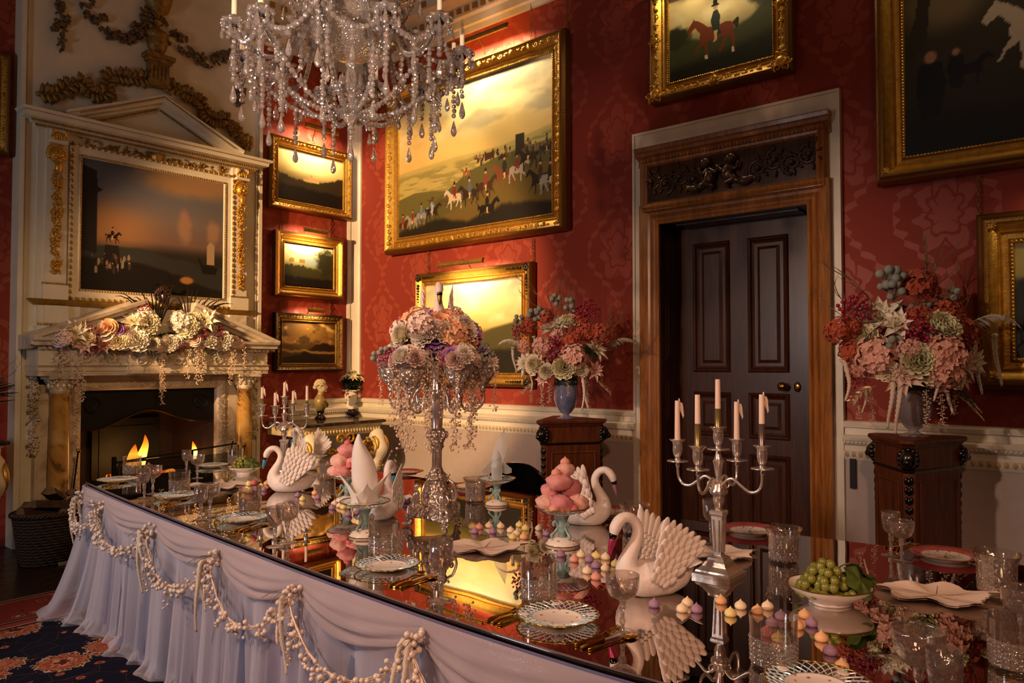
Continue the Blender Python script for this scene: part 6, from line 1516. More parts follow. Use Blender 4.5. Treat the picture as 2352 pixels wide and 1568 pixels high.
# ---- cutlery
def knife():
    t = thing('knife', 'x', 'cutlery', group='gold knives'); m = MB(); m.loft([[(-.004, .0, .002), (.004, 0, .002), (.004, 0, .005), (-.004, 0, .005)], [(-.006, .03, 0), (.006, .03, 0), (.006, .03, .009), (-.006, .03, .009)], [(-.0045, .085, .001), (.0045, .085, .001), (.0045, .085, .007), (-.0045, .085, .007)]], cap=True); part('handle', m, GOLD, t, smooth=True, sharp=50)
    m = MB(); m.prism([(-.004, .085), (.005, .085), (.008, .13), (.007, .17), (0, .195), (-.004, .15)], .002, .0035); part('blade', m, SILVER, t); return t
def fork(spoon=False):
    t = thing('spoon' if spoon else 'fork', 'x', 'cutlery', group='gold spoons' if spoon else 'gold forks'); m = MB()
    m.tube([(0, 0, .003), (0, .02, .004), (0, .06, .004), (0, .10, .003), (0, .13, .006)], [.006, .0055, .003, .0025, .0035], 7, sy=.5); part('handle', m, GOLD, t, smooth=True); m = MB()
    if spoon: m.ball((0, .152, .005), .024, 12, 6, (.72, 1.1, .16))
    else:
        m.prism([(-.004, .125), (.004, .125), (.011, .145), (.011, .155), (-.011, .155), (-.011, .145)], .004, .006)
        for k in range(4): m.tube([(-.009 + k * .006, .154, .005), (-.009 + k * .006, .19, .007)], [.0017, .0012], 5)
    part('bowl' if spoon else 'tines', m, GOLD, t, smooth=spoon); return t
KN, FK, SPN = knife(), fork(), fork(True)
sets = [(1335, 1490, 'beside the front lattice plate'), (905, 1350, 'beside the plate before the centrepiece'), (548, 1222, 'beside the plate near the white swan'), (377, 1160, 'beside the second plate from the far end'), (243, 1118, 'beside the plate at the far left corner'), (1130, 1432, 'left of the front lattice plate'), (2045, 1262, 'left of the far right plate')]
lk, lf, ls = [], [], []
for px, py, wh in sets:
    far_ = px == 2045; b = T(px, py); d = (T(px + 70 * (1500 - py) / 300 * .0 + 60, py - 22) - b); d.normalize(); rz = math.atan2(d.y, d.x) - PI / 2; n = Vector((-d.y, d.x, 0))
    lk.append((b, rz, 'gold handled knife ' + wh, 1.)); lf.append((b + n * .022 + Vector((0, 0, .0)), rz + .05, 'gold fork ' + wh, 1.)); ls.append((b - n * .024, rz - .06, 'gold spoon ' + wh, 1.))
place(KN, lk); place(FK, lf); place(SPN, ls)
# ---- comports (footed lattice dishes)
STB = simple('turquoise_porcelain', '7f9a94', .25, var=.35, vs_=60, coat=.5); 
def comport(h=.115, rd=.095):
    t = thing('comport', 'x', 'dish', group='footed lattice dishes')
    m = MB(); m.lathe([(.06, 0), (.062, .006), (.055, .012), (.05, .02), (.03, .026), (.02, .03)], 26); ff = part('foot', m, PLW, t, smooth=True)
    m = MB(); pts = [(.061 * math.cos(a), .061 * math.sin(a), .006) for a in [i * 2 * PI / 40 for i in range(41)]]; m.tube(pts, .0022, 5, cap=False); part('foot_rim', m, GILTR, ff)
    m = MB(); m.lathe([(.016, .026), (.013, .045), (.018, .065), (.014, .08), (.024, h - .012), (.03, h - .004)], 14)
    for k in range(3):
        a = k * 2 * PI / 3; p = spline([(.034, 0, .026), (.04, 0, .036), (.026, 0, .05), (.016, 0, .066), (.026, 0, .084), (.033, 0, .078), (.03, 0, .07)], 5); m.tube(p, .0052, 6, Matrix.Rotation(a, 4, 'Z'))
    part('scroll_stem', m, STB, t, smooth=True)
    m = MB(); m.lathe([(.03, h - .006), (.05, h), (.056, h + .005), (.05, h + .003), (0, h + .001)], 28); dd = part('dish', m, PLW, t, smooth=True)
    m = MB(); lattice(m, .054, rd, h + .004, h + .022, 28, .34, .0018); part('lattice_rim', m, LATT, dd)['kind'] = 'stuff'
    m = MB(); m.tube([((rd + .0015 * math.cos(20 * a)) * math.cos(a), (rd + .0015 * math.cos(20 * a)) * math.sin(a), h + .0225) for a in [i * 2 * PI / 80 for i in range(81)]], .0024, 5, cap=False); part('rim', m, GILTR, dd, smooth=True)
    return t
CPL = [(T(1292, 1252), 0.3, 'footed lattice dish holding the pink meringues beside the white swan neck', 1.12), (T(838, 1232), 1.1, 'footed lattice dish under the large white folded napkin', 1.08), (T(797, 1152), .6, 'footed lattice dish holding the left pile of pink meringues', 1.05), (T(1141, 1160), .2, 'footed lattice dish under the sheer napkin on the far side', 1.0)]
CO = place(comport(), CPL)
# ---- big pink meringues
def merm(name, a, b):
    t = NT(name); co = t.obj(); w_ = t.node('ShaderNodeTexWave', {'bands_direction': 'DIAGONAL'}, Vector=co, Scale=9., Distortion=7., Detail=3.); n = t.noise(co, 20., 3.)
    t.P(Base_Color=t.ramp(t.math('ADD', t.math('MULTIPLY', w_.outputs[0], .6), t.math('MULTIPLY', n, .4)), [(.2, a), (.42, b), (.62, 'ecc6b6'), (.8, b)]), Roughness=.6); t.bump(n, .3, .006)
    t.b.inputs['Subsurface Weight'].default_value = .15; t.b.inputs['Subsurface Radius'].default_value = (.01, .005, .004); return t.m
MER = [merm('pink_meringue', 'b84a5c', 'd98a86'), merm('pale_meringue', 'd08478', 'e4b4a4'), merm('deep_meringue', 'a83a50', 'cf7078')]
def swirl(seed, flat=.72, ridges=5):
    m = MB(); nu, nv = 36, 16; r_ = random.Random(seed); rings = []
    for k in range(nv + 1):
        p = PI * k / nv; row = []
        for i in range(nu):
            a = 2 * PI * i / nu; q = 1 + .17 * abs(math.sin(ridges * .5 * a + 4.5 * p + seed)) * math.sin(p) + .14 * mnoise.noise(Vector((math.cos(a) * 1.6 + seed, math.sin(a) * 1.6, p * 1.4))); row.append((q * math.sin(p) * math.cos(a), q * math.sin(p) * math.sin(a), -q * flat * math.cos(p) + (.10 * max(0, math.cos(PI - p))**8)))
        rings.append(row)
    m.loft(rings); return m
SW = [[swirl(i * 3 + 1, .72 + .08 * i).mesh('meringue', MER[c], True) for c in range(3)] for i in range(3)]
def kiss_mesh(mat):
    m = MB(); m.lathe([(0, 0), (.7, 0), (.92, .15), (1, .45), (.93, .75), (.72, 1.), (.42, 1.2), (.2, 1.36), (.08, 1.55), (0, 1.68)], 18); m.v = [(x * .0175, y * .0175, z * .0175) for x, y, z in m.v]; return m.mesh('meringue_kiss', mat, True)
KM = {k: kiss_mesh(simple('kiss_' + nm, c, .6, sss=.12)) for k, nm, c in (('y', 'yellow', 'e8d48a'), ('c', 'cream', 'ecd6b2'), ('p', 'pink', 'dc9c88'), ('v', 'lilac', '9c7c96'), ('o', 'peach', 'e6b480'), ('r', 'rose', 'cf6a70'))}
KN_ = {'y': 'pale yellow', 'c': 'cream', 'p': 'pink', 'v': 'lilac', 'o': 'peach', 'r': 'rose pink'}
def pile(ci, items, wh):
    c = CO[ci]; s0 = c.scale[0]; top = c.location + Vector((0, 0, .118 * s0))
    for k, (x, y, z, s, mi, ci_, tilt, lab) in enumerate(items):
        o = link('meringue', SW[mi][ci_], None, TRS(top + (RT * x + IMG_T * y) + Vector((0, 0, z)), (tilt, tilt * .6, k * 1.3), s)); tag(o, lab + ' ' + wh, 'meringue', 'pink meringues ' + wh)
pile(0, [(-.062, .0, .034, .040, 0, 1, .2, 'pale pink meringue at the lower left'), (-.006, .048, .036, .045, 1, 2, .5, 'streaked pink meringue at the lower front'), (.06, .01, .034, .040, 2, 1, -.2, 'pale pink meringue at the lower right'), (.02, -.05, .036, .042, 0, 0, .1, 'pink meringue at the lower back'), (-.045, -.03, .078, .036, 1, 0, .2, 'pink meringue in the second layer at left'), (.036, -.02, .088, .040, 2, 2, -.3, 'deep pink meringue in the second layer at right'), (-.012, .012, .120, .047, 0, 0, .15, 'large pink meringue in the third layer'), (.012, -.012, .165, .034, 1, 1, .1, 'pale meringue at the crown')], 'of the pile by the swan')
pile(2, [(-.06, .0, .032, .038, 1, 1, .2, 'pale meringue at the lower left'), (-.015, .04, .034, .042, 0, 0, .3, 'pink meringue at the lower front'), (.05, .012, .034, .038, 2, 0, .2, 'pink meringue at the lower right'), (.0, -.045, .034, .04, 0, 1, 0., 'pale meringue at the lower back'), (-.036, .004, .088, .043, 2, 1, .2, 'large pale meringue in the second layer at left'), (.036, .0, .084, .040, 1, 0, -.1, 'pink meringue in the second layer at right'), (.002, .0, .142, .047, 0, 0, .1, 'largest pink meringue on top')], 'of the left pile')
def kiss(key, p, lab, grp, tilt=0., s=1.):
    o = link('meringue_kiss', KM[key], None, TRS(p, (tilt, 0, rnd.random() * 6), s)); tag(o, lab, 'meringue kiss', grp); return o
for ci, x, y, z, key, lab in ((0, .012, -.012, .186, 'p', 'pink meringue kiss on top of the pile by the swan'), (0, -.026, .025, .148, 'p', 'small pink kiss high on the left of the pile by the swan'), (0, -.038, .075, .016, 'p', 'small pink kiss at the front left of the pile by the swan'), (0, .04, .066, .016, 'r', 'small rose kiss at the front right of the pile by the swan'), (2, .002, 0, .172, 'r', 'rose pink meringue kiss on top of the left pile'), (2, .022, .045, .058, 'r', 'small rose kiss in the middle of the left pile'), (2, .062, .05, .014, 'r', 'small rose kiss at the right of the left pile')):
    c = CO[ci]; kiss(key, c.location + Vector((0, 0, .118 * c.scale[0] + z)) + RT * x + IMG_T * y, lab, 'kisses on the meringue piles', 0, 1.15)
clusters = {
 'around the bottom right tumbler': [(1740, 1408, 'o'), (1763, 1398, 'c'), (1794, 1421, 'v'), (1773, 1437, 'v'), (1762, 1458, 'r'), (1788, 1472, 'y'), (1848, 1418, 'o'), (1864, 1437, 'v'), (1832, 1443, 'o'), (1887, 1471, 'o'), (1907, 1502, 'v'), (1933, 1537, 'o')],
 'right of the pink swan': [(1503, 1393, 'v'), (1567, 1404, 'c'), (1579, 1390, 'c'), (1600, 1405, 'v'), (1656, 1385, 'o'), (1678, 1414, 'y'), (1701, 1397, 'c')],
 'under the beak of the pink swan': [(1288, 1277, 'v'), (1319, 1289, 'p'), (1335, 1278, 'c'), (1354, 1289, 'v'), (1369, 1281, 'y'), (1391, 1284, 'c'), (1369, 1303, 'v'), (1349, 1316, 'c'), (1369, 1330, 'p'), (1391, 1310, 'c'), (1414, 1300, 'y'), (1427, 1314, 'v')],
 'in the row right of the centrepiece': [(1084, 1213, 'y'), (1101, 1214, 'p'), (1091, 1224, 'v'), (1123, 1211, 'c'), (1132, 1224, 'v'), (1150, 1212, 'c'), (1173, 1222, 'c'), (1193, 1209, 'y'), (1207, 1217, 'y'), (1187, 1229, 'c'), (1178, 1237, 'y'), (1203, 1237, 'o'), (1238, 1217, 'c'), (1256, 1229, 'v')],
 'between the white swan and the napkin': [(723, 1135, 'o'), (730, 1145, 'v'), (695, 1149, 'y'), (684, 1140, 'v'), (763, 1169, 'v'), (768, 1160, 'c'), (780, 1165, 'c'), (789, 1168, 'y'), (800, 1184, 'v'), (819, 1181, 'v'), (606, 1127, 'v'), (600, 1119, 'y'), (612, 1113, 'o')]}
for wh, its in clusters.items():
    bycol = {}
    for px, py, k in sorted(its): bycol.setdefault(k, []).append((px, py))
    for k, ps in bycol.items():
        for i, (px, py) in enumerate(ps):
            lab = (ORD[i] + ' ' if len(ps) > 1 else '') + KN_[k] + ' meringue kiss ' + ('from left ' if len(ps) > 1 else '') + wh
            kiss(k, T(px, py), lab, 'meringue kisses ' + wh)
tl = T(574, 1172)
for i, (x, y, z, k) in enumerate([(-.035, .01, .088, 'p'), (-.015, .03, .09, 'c'), (.01, .03, .092, 'y'), (.03, .01, .094, 'v'), (-.01, -.01, .1, 'c'), (.015, -.01, .106, 'c'), (.034, -.02, .1, 'o'), (-.03, -.02, .095, 'v'), (0, .005, .125, 'y'), (.02, .005, .128, 'r'), (0, 0, .06, 'c'), (-.025, .015, .06, 'y'), (.025, .012, .062, 'v'), (0, .03, .055, 'p'), (0, -.03, .055, 'o'), (.0, .02, .02, 'c'), (-.028, 0, .02, 'v'), (.028, -.005, .02, 'y')]):
    kiss(k, tl + RT * x + IMG_T * y + Vector((0, 0, z)), KN_[k] + ' meringue kiss ' + ('on top of the heap' if z > .11 else 'at the rim' if z > .08 else 'deep') + ' in the cut glass tumbler, ' + ('left' if x < -.005 else 'right' if x > .005 else 'middle') + (' front' if y > 0 else ' back'), 'kisses in the cut glass tumbler', rnd.uniform(-.5, .5))
# ================================================================== SWANS
def feather(m, M, L, W, th=.12):
    m.ball((0, 0, L * .5), L * .5, 8, 7, (W / L, th * W / L * 1.6, 1), M)
def make_swan(nm, lab, mat, beakmat, loc, fwd, sc=1.0, wing_up=1.0):
    # local +x is forward; 0.26 m long at scale 1
    t = thing(nm, lab, 'swan figurine', loc, math.atan2(fwd[1], fwd[0]), 'swan figurines', sc)
    spine = [(-.135, .075, .008, .008), (-.12, .07, .022, .02), (-.09, .06, .048, .044), (-.04, .052, .066, .055), (.02, .05, .07, .056), (.06, .055, .062, .058), (.085, .075, .045, .05), (.092, .10, .03, .033), (.082, .13, .022, .024), (.066, .16, .0185, .02), (.056, .19, .0165, .018), (.060, .217, .0155, .0165), (.078, .238, .015, .016), (.101, .243, .0165, .016), (.121, .232, .0185, .0175), (.134, .212, .0185, .0175), (.139, .195, .014, .013), (.141, .184, .008, .008)]
    P = spline([(a, 0, b) for a, b, _, _ in spine], 3); n = len(P); idx = np.linspace(0, len(spine) - 1, n)
    ry = np.interp(idx, range(len(spine)), [s[2] * (1.12 if s[1] > .09 else 1) for s in spine]); rz = np.interp(idx, range(len(spine)), [s[3] for s in spine]); m = MB(); rings = []
    for k in range(n):
        d = (P[min(k + 1, n - 1)] - P[max(k - 1, 0)]).normalized(); u = Vector((-d.z, 0, d.x)); ring = []
        for i in range(18):
            a = 2 * PI * i / 18; q = P[k] + Vector((0, 1, 0)) * (ry[k] * math.cos(a)) + u * (rz[k] * math.sin(a))
            ring.append((q.x, q.y, max(q.z, .0)))
        rings.append(ring)
    m.loft(rings, cap=True); body = part('body', m, mat, t, smooth=True)
    # beak, mask
    m = MB(); m.loft([[(x + .012 * math.cos(a) * s * .5, .0095 * s * math.sin(a) * 1., z + .008 * s * math.cos(a)) for a in [i * PI / 4 for i in range(8)]] for x, z, s in ((.138, .188, 1.5), (.146, .168, 1.35), (.151, .150, 1.), (.153, .136, .75), (.153, .128, .2))], cap=True); part('beak', m, beakmat, body, smooth=True)
    m = MB(); m.ball((.1405, 0, .189), .0165, 10, 8, (.85, 1., 1.1)); part('mask', m, BLACKL, body, smooth=True)
    for sd in (-1, 1): m = MB(); m.ball((.133, sd * .0155, .208), .0035, 6, 5); part('eye', m, BLACKL, body, smooth=True)
    # wings: overlapping feather rows
    for sd in (-1, 1):
        m = MB(); S = Vector((.045, 0, .062))
        for i in range(9):
            r0 = i / 8; nj = 4 + int(3.5 * r0)
            for j in range(nj):
                q = (j + .5 * (i % 2)) / (nj - .5) * 2 - 1; ang = 1.02 - .42 * q; d = Vector((-math.cos(ang), sd * (.16 + .12 * r0), math.sin(ang))).normalized(); lat = Vector((-math.sin(1.0), 0, -math.cos(1.0)))
                base = S + Vector((-math.cos(1.0), 0, math.sin(1.0))) * (.118 * r0 * wing_up) + lat * (q * (.022 + .030 * r0) + .018) + Vector((0, sd * (.068 + .018 * (1 - r0) - .12 * max(0, S.z + .1 * r0 - .12) * 0), 0)); L = .030 + .050 * r0; W0 = .019 + .009 * r0
                yv = Vector((0, sd, .1)); yv = (yv - d * yv.dot(d)).normalized(); xv = yv.cross(d)
                M = Matrix(((xv.x, yv.x, d.x, base.x), (xv.y, yv.y, d.y, base.y), (xv.z, yv.z, d.z, base.z), (0, 0, 0, 1))); feather(m, M, L, W0, .2)
        part('wing', m, mat, t, smooth=True)['kind'] = 'stuff'
    m = MB()
    for i in range(7):
        a = -.6 + i * .2; d = Vector((-math.cos(a), math.sin(a) * .8, .45)).normalized(); yv = Vector((0, 0, 1)); yv = (yv - d * yv.dot(d)).normalized(); xv = yv.cross(d); base = Vector((-.10, math.sin(a) * .03, .072)); M = Matrix(((xv.x, yv.x, d.x, base.x), (xv.y, yv.y, d.y, base.y), (xv.z, yv.z, d.z, base.z), (0, 0, 0, 1))); feather(m, M, .06, .02, .2)
    part('tail', m, mat, t, smooth=True)['kind'] = 'stuff'
    return t
PGLIT = simple('pink_glitter', 'b0305c', .3, metal=.5, var=.5, vs_=400); BLUEB = simple('blue_beak', '3f8aa8', .35); LILB = simple('lilac_beak', '9a6a8c', .35, metal=.3); GOLDB = simple('gold_beak', '8a6a34', .35, metal=.7)
make_swan('swan_figurine', 'large pink lit swan figurine with pink glitter beak beside the front candelabrum', SWANW, PGLIT, T(1503, 1362), IMG_L * .95 + IMG_T * .30, 1.0)
make_swan('swan_figurine', 'white swan figurine with blue beak on the left of the table', SWANW, BLUEB, T(668, 1128), IMG_L * .98 + IMG_T * .15, 1.0)
make_swan('swan_figurine', 'white swan figurine with lilac beak behind the pink meringues', SWANW, LILB, T(1338, 1203), RT * .98 + IMG_T * .1, 1.0)
make_swan('swan_figurine', 'white swan figurine mostly hidden behind the large napkin', SWANW, BLUEB, T(880, 1190), RT * .25 + IMG_L * .1 - IMG_T * .9, 1.0)
make_swan('swan_figurine', 'white swan figurine behind the back candelabrum', SWANW, BLUEB, T(704, 1078), IMG_L * .75 - IMG_T * .6, 1.1)
# ================================================================== CANDELABRA
def cup_prof(): return [(.009, 0), (.0105, .008), (.008, .012), (.013, .020), (.0165, .034), (.0165, .048), (.0155, .056), (.019, .063), (.027, .069), (.0285, .071), (.027, .0715), (.017, .066), (.0125, .06), (.0125, .035), (0, .034)]
def candelabrum(lab, loc, rz):
    t = thing('candelabrum', lab, 'candelabrum', loc, rz, 'silver candelabra'); t.scale = (1., 1., 1.1)
    def sq(h, zs): return [[(-h_ , -h_, z), (h_, -h_, z), (h_, h_, z), (-h_, h_, z)] for h_, z in zs]
    m = MB(); m.loft(sq(0, [(.068, 0), (.068, .012), (.06, .017), (.058, .022), (.042, .034), (.034, .046), (.029, .052), (.028, .058), (.017, .064)]), cap=True); part('base', m, SILVER, t)
    m = MB(); m.loft(sq(0, [(.0125, .062), (.018, .165), (.0195, .185), (.023, .19), (.024, .198), (.02, .203)]), cap=True)
    for s in (-1, 1):
        for q in (-.5, .5): m.tube([(s * .0165, q * .014, .075), (s * .0205, q * .02, .175)], .0025, 5); m.tube([(q * .014, s * .0165, .075), (q * .02, s * .0205, .175)], .0025, 5)
    part('column', m, SILVER, t)
    m = MB(); m.lathe([(.014, .2), (.011, .207), (.012, .213), (.017, .222), (.019, .238), (.018, .246), (.029, .254), (.031, .262), (.024, .27), (.022, .285), (.014, .292)], 18, None, 18, .02)
    for k in range(4):
        a = k * PI / 2 + PI / 4; p, r_ = spiral((0, 0), .014, 1.2, 1, -PI / 2, .004, 12); m.tube(p, r_, 5, Matrix.Rotation(a, 4, 'Z') @ Matrix.Translation((.026, 0, .283)) @ Matrix.Rotation(PI / 2, 4, 'X'))
    part('urn_knop', m, SILVER, t, smooth=True)
    m = MB(); m.lathe([(.012, .28), (.009, .3), (.0165, .345), (.019, .352), (.0145, .358), (.011, .368), (.008, .385)], 14); stk = part('stalk', m, SILVER, t, smooth=True, sharp=40)
    def holder(M, par):
        m = MB(); m.lathe([(.006, -.002), (.036, 0), (.0375, .002), (.034, .004), (.008, .003)], 22, M); part('drip_pan', m, SILVER, par, smooth=True)
        m = MB(); m.lathe(cup_prof(), 20, M, 10, .03); part('candle_cup', m, SILVER, par, smooth=True)
    tops = [Vector((0, 0, .388 + .05))]; holder(Matrix.Translation((0, 0, .388)), stk)
    for k in range(4):
        a = k * PI / 2; M = Matrix.Rotation(a, 4, 'Z')
        p = spline([(.012, 0, .275), (.03, 0, .296), (.052, 0, .302), (.078, 0, .285), (.108, 0, .268), (.135, 0, .272), (.150, 0, .293), (.153, 0, .325)], 5); m = MB(); m.tube(p, [.005] * len(p), 8, M); m.lathe([(.006, .322), (.008, .328), (.006, .334), (.007, .34)], 10, M @ Matrix.Translation((.153, 0, 0))); arm = part('arm', m, SILVER, t, smooth=True)
        holder(M @ Matrix.Translation((.153, 0, .340)), arm); tops.append((M @ Vector((.153, 0, .340 + .05))))
    return t, [Matrix.Translation(loc) @ Matrix.Rotation(rz, 4, 'Z') @ Matrix.Diagonal((1, 1, 1.1, 1)) @ p for p in tops]
GOLDC = simple('gold_dipped_wax', '8a7a4a', .3, metal=.6); SILC = simple('silver_dipped_wax', '7a6a64', .3, metal=.7)
def candle(lab, base, h, dip, drips, seed, grp):
    t = thing('candle', lab, 'candle', base, 0, grp); r0, r1 = .0108, .0082
    m = MB(); m.lathe([(r0 * .9, 0), (r0, .006), (r1 * 1.05, h * .96), (r1, h), (r1 * .5, h - .003), (0, h - .003)], 14); tap = part('taper', m, WAX, t, smooth=True, sharp=50)
    m = MB(); m.tube([(0, 0, h - .003), (.001, 0, h + .006)], .001, 5); part('wick', m, WICK, tap)
    if dip: m = MB(); m.lathe([(r0 + .0004, .0), (r0 + .0004, .006), (r0 - (r0 - r1) * dip + .0004, h * dip), (r0 - (r0 - r1) * dip - .001, h * dip)], 14); part('metallic_dip', m, SILC if 'silver' in lab else GOLDC, t, smooth=True)
    if drips:
        m = MB(); r_ = random.Random(seed); d = RT
        for k in range(3): sx = r1 + .001 + k * .0035; m.tube([d * (sx - .002) + Vector((0, 0, h - .004 - k * .002)), d * (sx + .001) + Vector((0, 0, h - .02)), d * (sx + .0025 + k * .001) + Vector((0, 0, h - .03 - .012 * k)), d * (sx + .003) + Vector((0, 0, h - .042 - .01 * k))], [.003, .004, .0035, .001], 6)
        m.tube([d * r1 + Vector((0, .002, h + .008)), d * r1 + Vector((0, 0, h - .02))], [.002, .005], 6); part('wax_drip', m, WAX, tap, smooth=True)
    return t
SRT = math.atan2(RT.y, RT.x)
cA, topsA = candelabrum('large silver five light candelabrum in front at right', T(1652, 1322), SRT - R(40))
cB, topsB = candelabrum('silver five light candelabrum at the far end of the table', T(652, 1086), SRT - R(5))
# holder order: centre, then arms at 0,90,180,270 deg from (right/front) axis
def rel(ti): return None
nmA = ['tallest gold dipped candle in the centre of the front candelabrum', 'candle with silver base at the right of the front candelabrum', 'dripping plain candle at the back of the front candelabrum', 'dripping plain candle at the left of the front candelabrum', 'gold dipped candle on the front arm of the front candelabrum']
spA = [(.20, .5, 0), (.205, .53, 1), (.17, 0, 1), (.175, 0, 1), (.205, .54, 0)]
for i in range(5): h, dip, dr = spA[i]; candle(nmA[i], topsA[i] - Vector((0, 0, .015)), h, dip, dr, 3 + i * 2 + (0 if i != 1 else 0), 'candles of the front candelabrum')
nmB = ['tallest dripping candle of the far candelabrum', 'rightmost candle of the far candelabrum', 'candle on the back arm of the far candelabrum', 'leftmost dripping candle of the far candelabrum', 'candle on the front arm of the far candelabrum']
spB = [(.13, 0, 1), (.16, .4, 0), (.12, .3, 1), (.15, .5, 1), (.12, 0, 1)]
for i in range(5): h, dip, dr = spB[i]; candle(nmB[i], topsB[i] - Vector((0, 0, .015)), h, dip, dr, 10 + i * 2, 'candles of the far candelabrum')

# ================================================================== EPERGNE
EB = T(1003, 1212); ep = thing('epergne', 'tall silver epergne centrepiece with branching flower cups', 'centrepiece', EB, 0)
m = MB(); ring = []
n = 48
for h, k in ((0.0, 1.0), (.012, 1.02), (.02, .96), (.03, .86), (.055, .66), (.062, .60)):
    ring.append([((.098 + .026 * math.cos(3 * a)) * k * math.cos(a), (.098 + .026 * math.cos(3 * a)) * k * math.sin(a), .05 + h * .9) for a in [i * 2 * PI / n for i in range(n)]])
m.loft(ring, cap=True); part('plateau', m, CHASED, ep, smooth=True)
for k in range(3):
    a = k * 2 * PI / 3; M = Matrix.Rotation(a, 4, 'Z'); m = MB()
    m.tube(spline([(.10, 0, .055), (.122, 0, .06), (.13, 0, .04), (.118, 0, .025), (.128, 0, .013), (.145, 0, .012), (.15, 0, .02)], 5), .011, 8, M)
    for q in range(6): m.ball((.125 + .012 * math.cos(q), .014 * math.sin(q * 1.7), .045 + .012 * math.sin(q * 2.3)), .011, 7, 5, M=M)
    part('foot', m, CHASED, ep, smooth=True)
    # seated figure on each foot
    m = MB(); m.tube(spline([(.095, 0, .085), (.097, 0, .11), (.094, 0, .145), (.092, 0, .165)], 5), [.016, .017, .018, .02, .021, .02, .019, .019, .019, .018, .018, .017, .015, .012, .008, .007], 8, M); m.ball((.092, 0, .18), .0125, 9, 7, (1, 1, 1.15), M)
    for sd in (-1, 1): m.tube(spline([(.093, sd * .018, .155), (.104, sd * .026, .132), (.112, sd * .012, .118)], 5), .0055, 6, M); m.tube(spline([(.096, sd * .01, .09), (.122, sd * .013, .092), (.126, sd * .013, .062)], 5), .0075, 6, M)
    part('cherub', m, SILVER, ep, smooth=True)
m = MB(); m.lathe([(.058, .1), (.066, .108), (.06, .115), (.062, .125), (.058, .15), (.046, .18), (.04, .2), (.046, .212), (.052, .222), (.046, .232), (.03, .246), (.025, .262)], 26, None, 13, .03); part('baluster', m, CHASED, ep, smooth=True)
for sd in range(3):
    M = Matrix.Rotation(sd * 2 * PI / 3 + PI / 3, 4, 'Z'); m = MB(); m.tube(spline([(.05, 0, .13), (.075, 0, .12), (.09, 0, .15), (.075, 0, .195), (.055, 0, .21), (.048, 0, .225), (.058, 0, .235)], 6), .0062, 7, M); part('handle', m, SILVER, ep, smooth=True)
m = MB(); m.lathe([(.024, .258), (.021, .27), (.0205, .33), (.0225, .345), (.026, .35)], 24, None, 12, .06); part('fluted_column', m, SILVER, ep, smooth=True)
m = MB(); m.lathe([(.022, .345), (.03, .355), (.026, .37), (.038, .395), (.042, .415), (.034, .425), (.03, .435)], 22, None, 8, .08)
for k in range(8): a = k * PI / 4; m.ball((.042 * math.cos(a), .042 * math.sin(a), .408), .011, 7, 5, (.8, .8, 1.6))
part('acanthus_knop', m, CHASED, ep, smooth=True)
m = MB(); m.lathe([(.026, .43), (.022, .44), (.026, .5), (.034, .56), (.03, .575), (.036, .585), (.03, .60), (.022, .66), (.028, .72), (.05, .76)], 22, None, 11, .05); part('upper_stem', m, SILVER, ep, smooth=True)
bowlpos = []
for k in range(6):
    a = k * PI / 3 + .22; M = Matrix.Rotation(a, 4, 'Z'); m = MB()
    m.tube(spline([(.03, 0, .60), (.07, 0, .615), (.10, 0, .575), (.085, 0, .53), (.062, 0, .545), (.072, 0, .57)], 6), .0058, 7, M)
    m.tube(spline([(.10, 0, .578), (.115, 0, .525), (.155, 0, .512), (.195, 0, .535), (.208, 0, .575), (.198, 0, .60)], 6), .0055, 7, M)
    m.tube(spline([(.15, 0, .513), (.165, 0, .54), (.185, 0, .55), (.18, 0, .575), (.168, 0, .565)], 5), .0035, 6, M)
    for q in range(6): m.ball((.11 + q * .016, .004 * (-1)**q, .535 - .012 * math.sin(q)), .006, 6, 4, (1.4, 1, .8), M)
    part('scroll_arm', m, SILVER, ep, smooth=True)
    c = M @ Vector((.198, 0, 0)); bowlpos.append(c); Mb = Matrix.Translation(c)
    m = MB(); m.lathe([(.012, .595), (.016, .605), (.012, .615), (.03, .635), (.05, .665), (.058, .69), (.054, .695), (.056, .70)], 20, Mb, 10, .06); part('flower_cup', m, CHASED, ep, smooth=True)
    m = MB(); m.lathe([(.05, .672), (.064, .70), (.07, .728), (.067, .73), (.058, .705)], 22, Mb, 16, .02); part('glass_liner', m, CUT, ep, smooth=True)
m = MB(); m.lathe([(.04, .75), (.06, .765), (.10, .80), (.128, .838), (.132, .842), (.12, .835), (.09, .805), (.0, .79)], 30, None, 20, .015); part('top_bowl', m, CUT, ep, smooth=True)
m = MB(); m.lathe([(.03, .74), (.055, .755), (.058, .77), (.05, .775)], 20, None, 10, .05); part('bowl_mount', m, CHASED, ep, smooth=True)
# flowers of the epergne: one arrangement per cup + crown
VT = Vector((CAM.x - EB.x, CAM.y - EB.y, .35)).normalized()
def posy(lab, c, keys, rad, n, sc, trail, grp, seed, dome=.5):
    r_ = random.Random(seed); t = thing('flower_posy', lab, 'flowers', c, 0, grp)
    m = MB(); m.ball((0, 0, -.01), rad * .6, 10, 6, (1, 1, .6)); part('moss', m, GREENL, t, smooth=True)
    for i in range(n):
        z = 1 - (1 - dome * .2) * (i + .5) / n; a = i * 2.399 + seed; s = math.sqrt(max(0, 1 - z * z)); d = Vector((s * math.cos(a), s * math.sin(a), (z * .9 + .1) * (.72 if rad > .1 else 1))); k = keys[i % len(keys)]
        bloom(k, t, d * rad * r_.uniform(.8, 1.05), d, sc * r_.uniform(.85, 1.15))
    for i in range(trail):
        a = i * 2 * PI / trail + seed; hang('pearls%d' % r_.choice((0, 1, 2)), t, (rad * 1.02 * math.cos(a), rad * 1.02 * math.sin(a), .0), r_.uniform(.55, .95), r_.random() * 6)
    return t
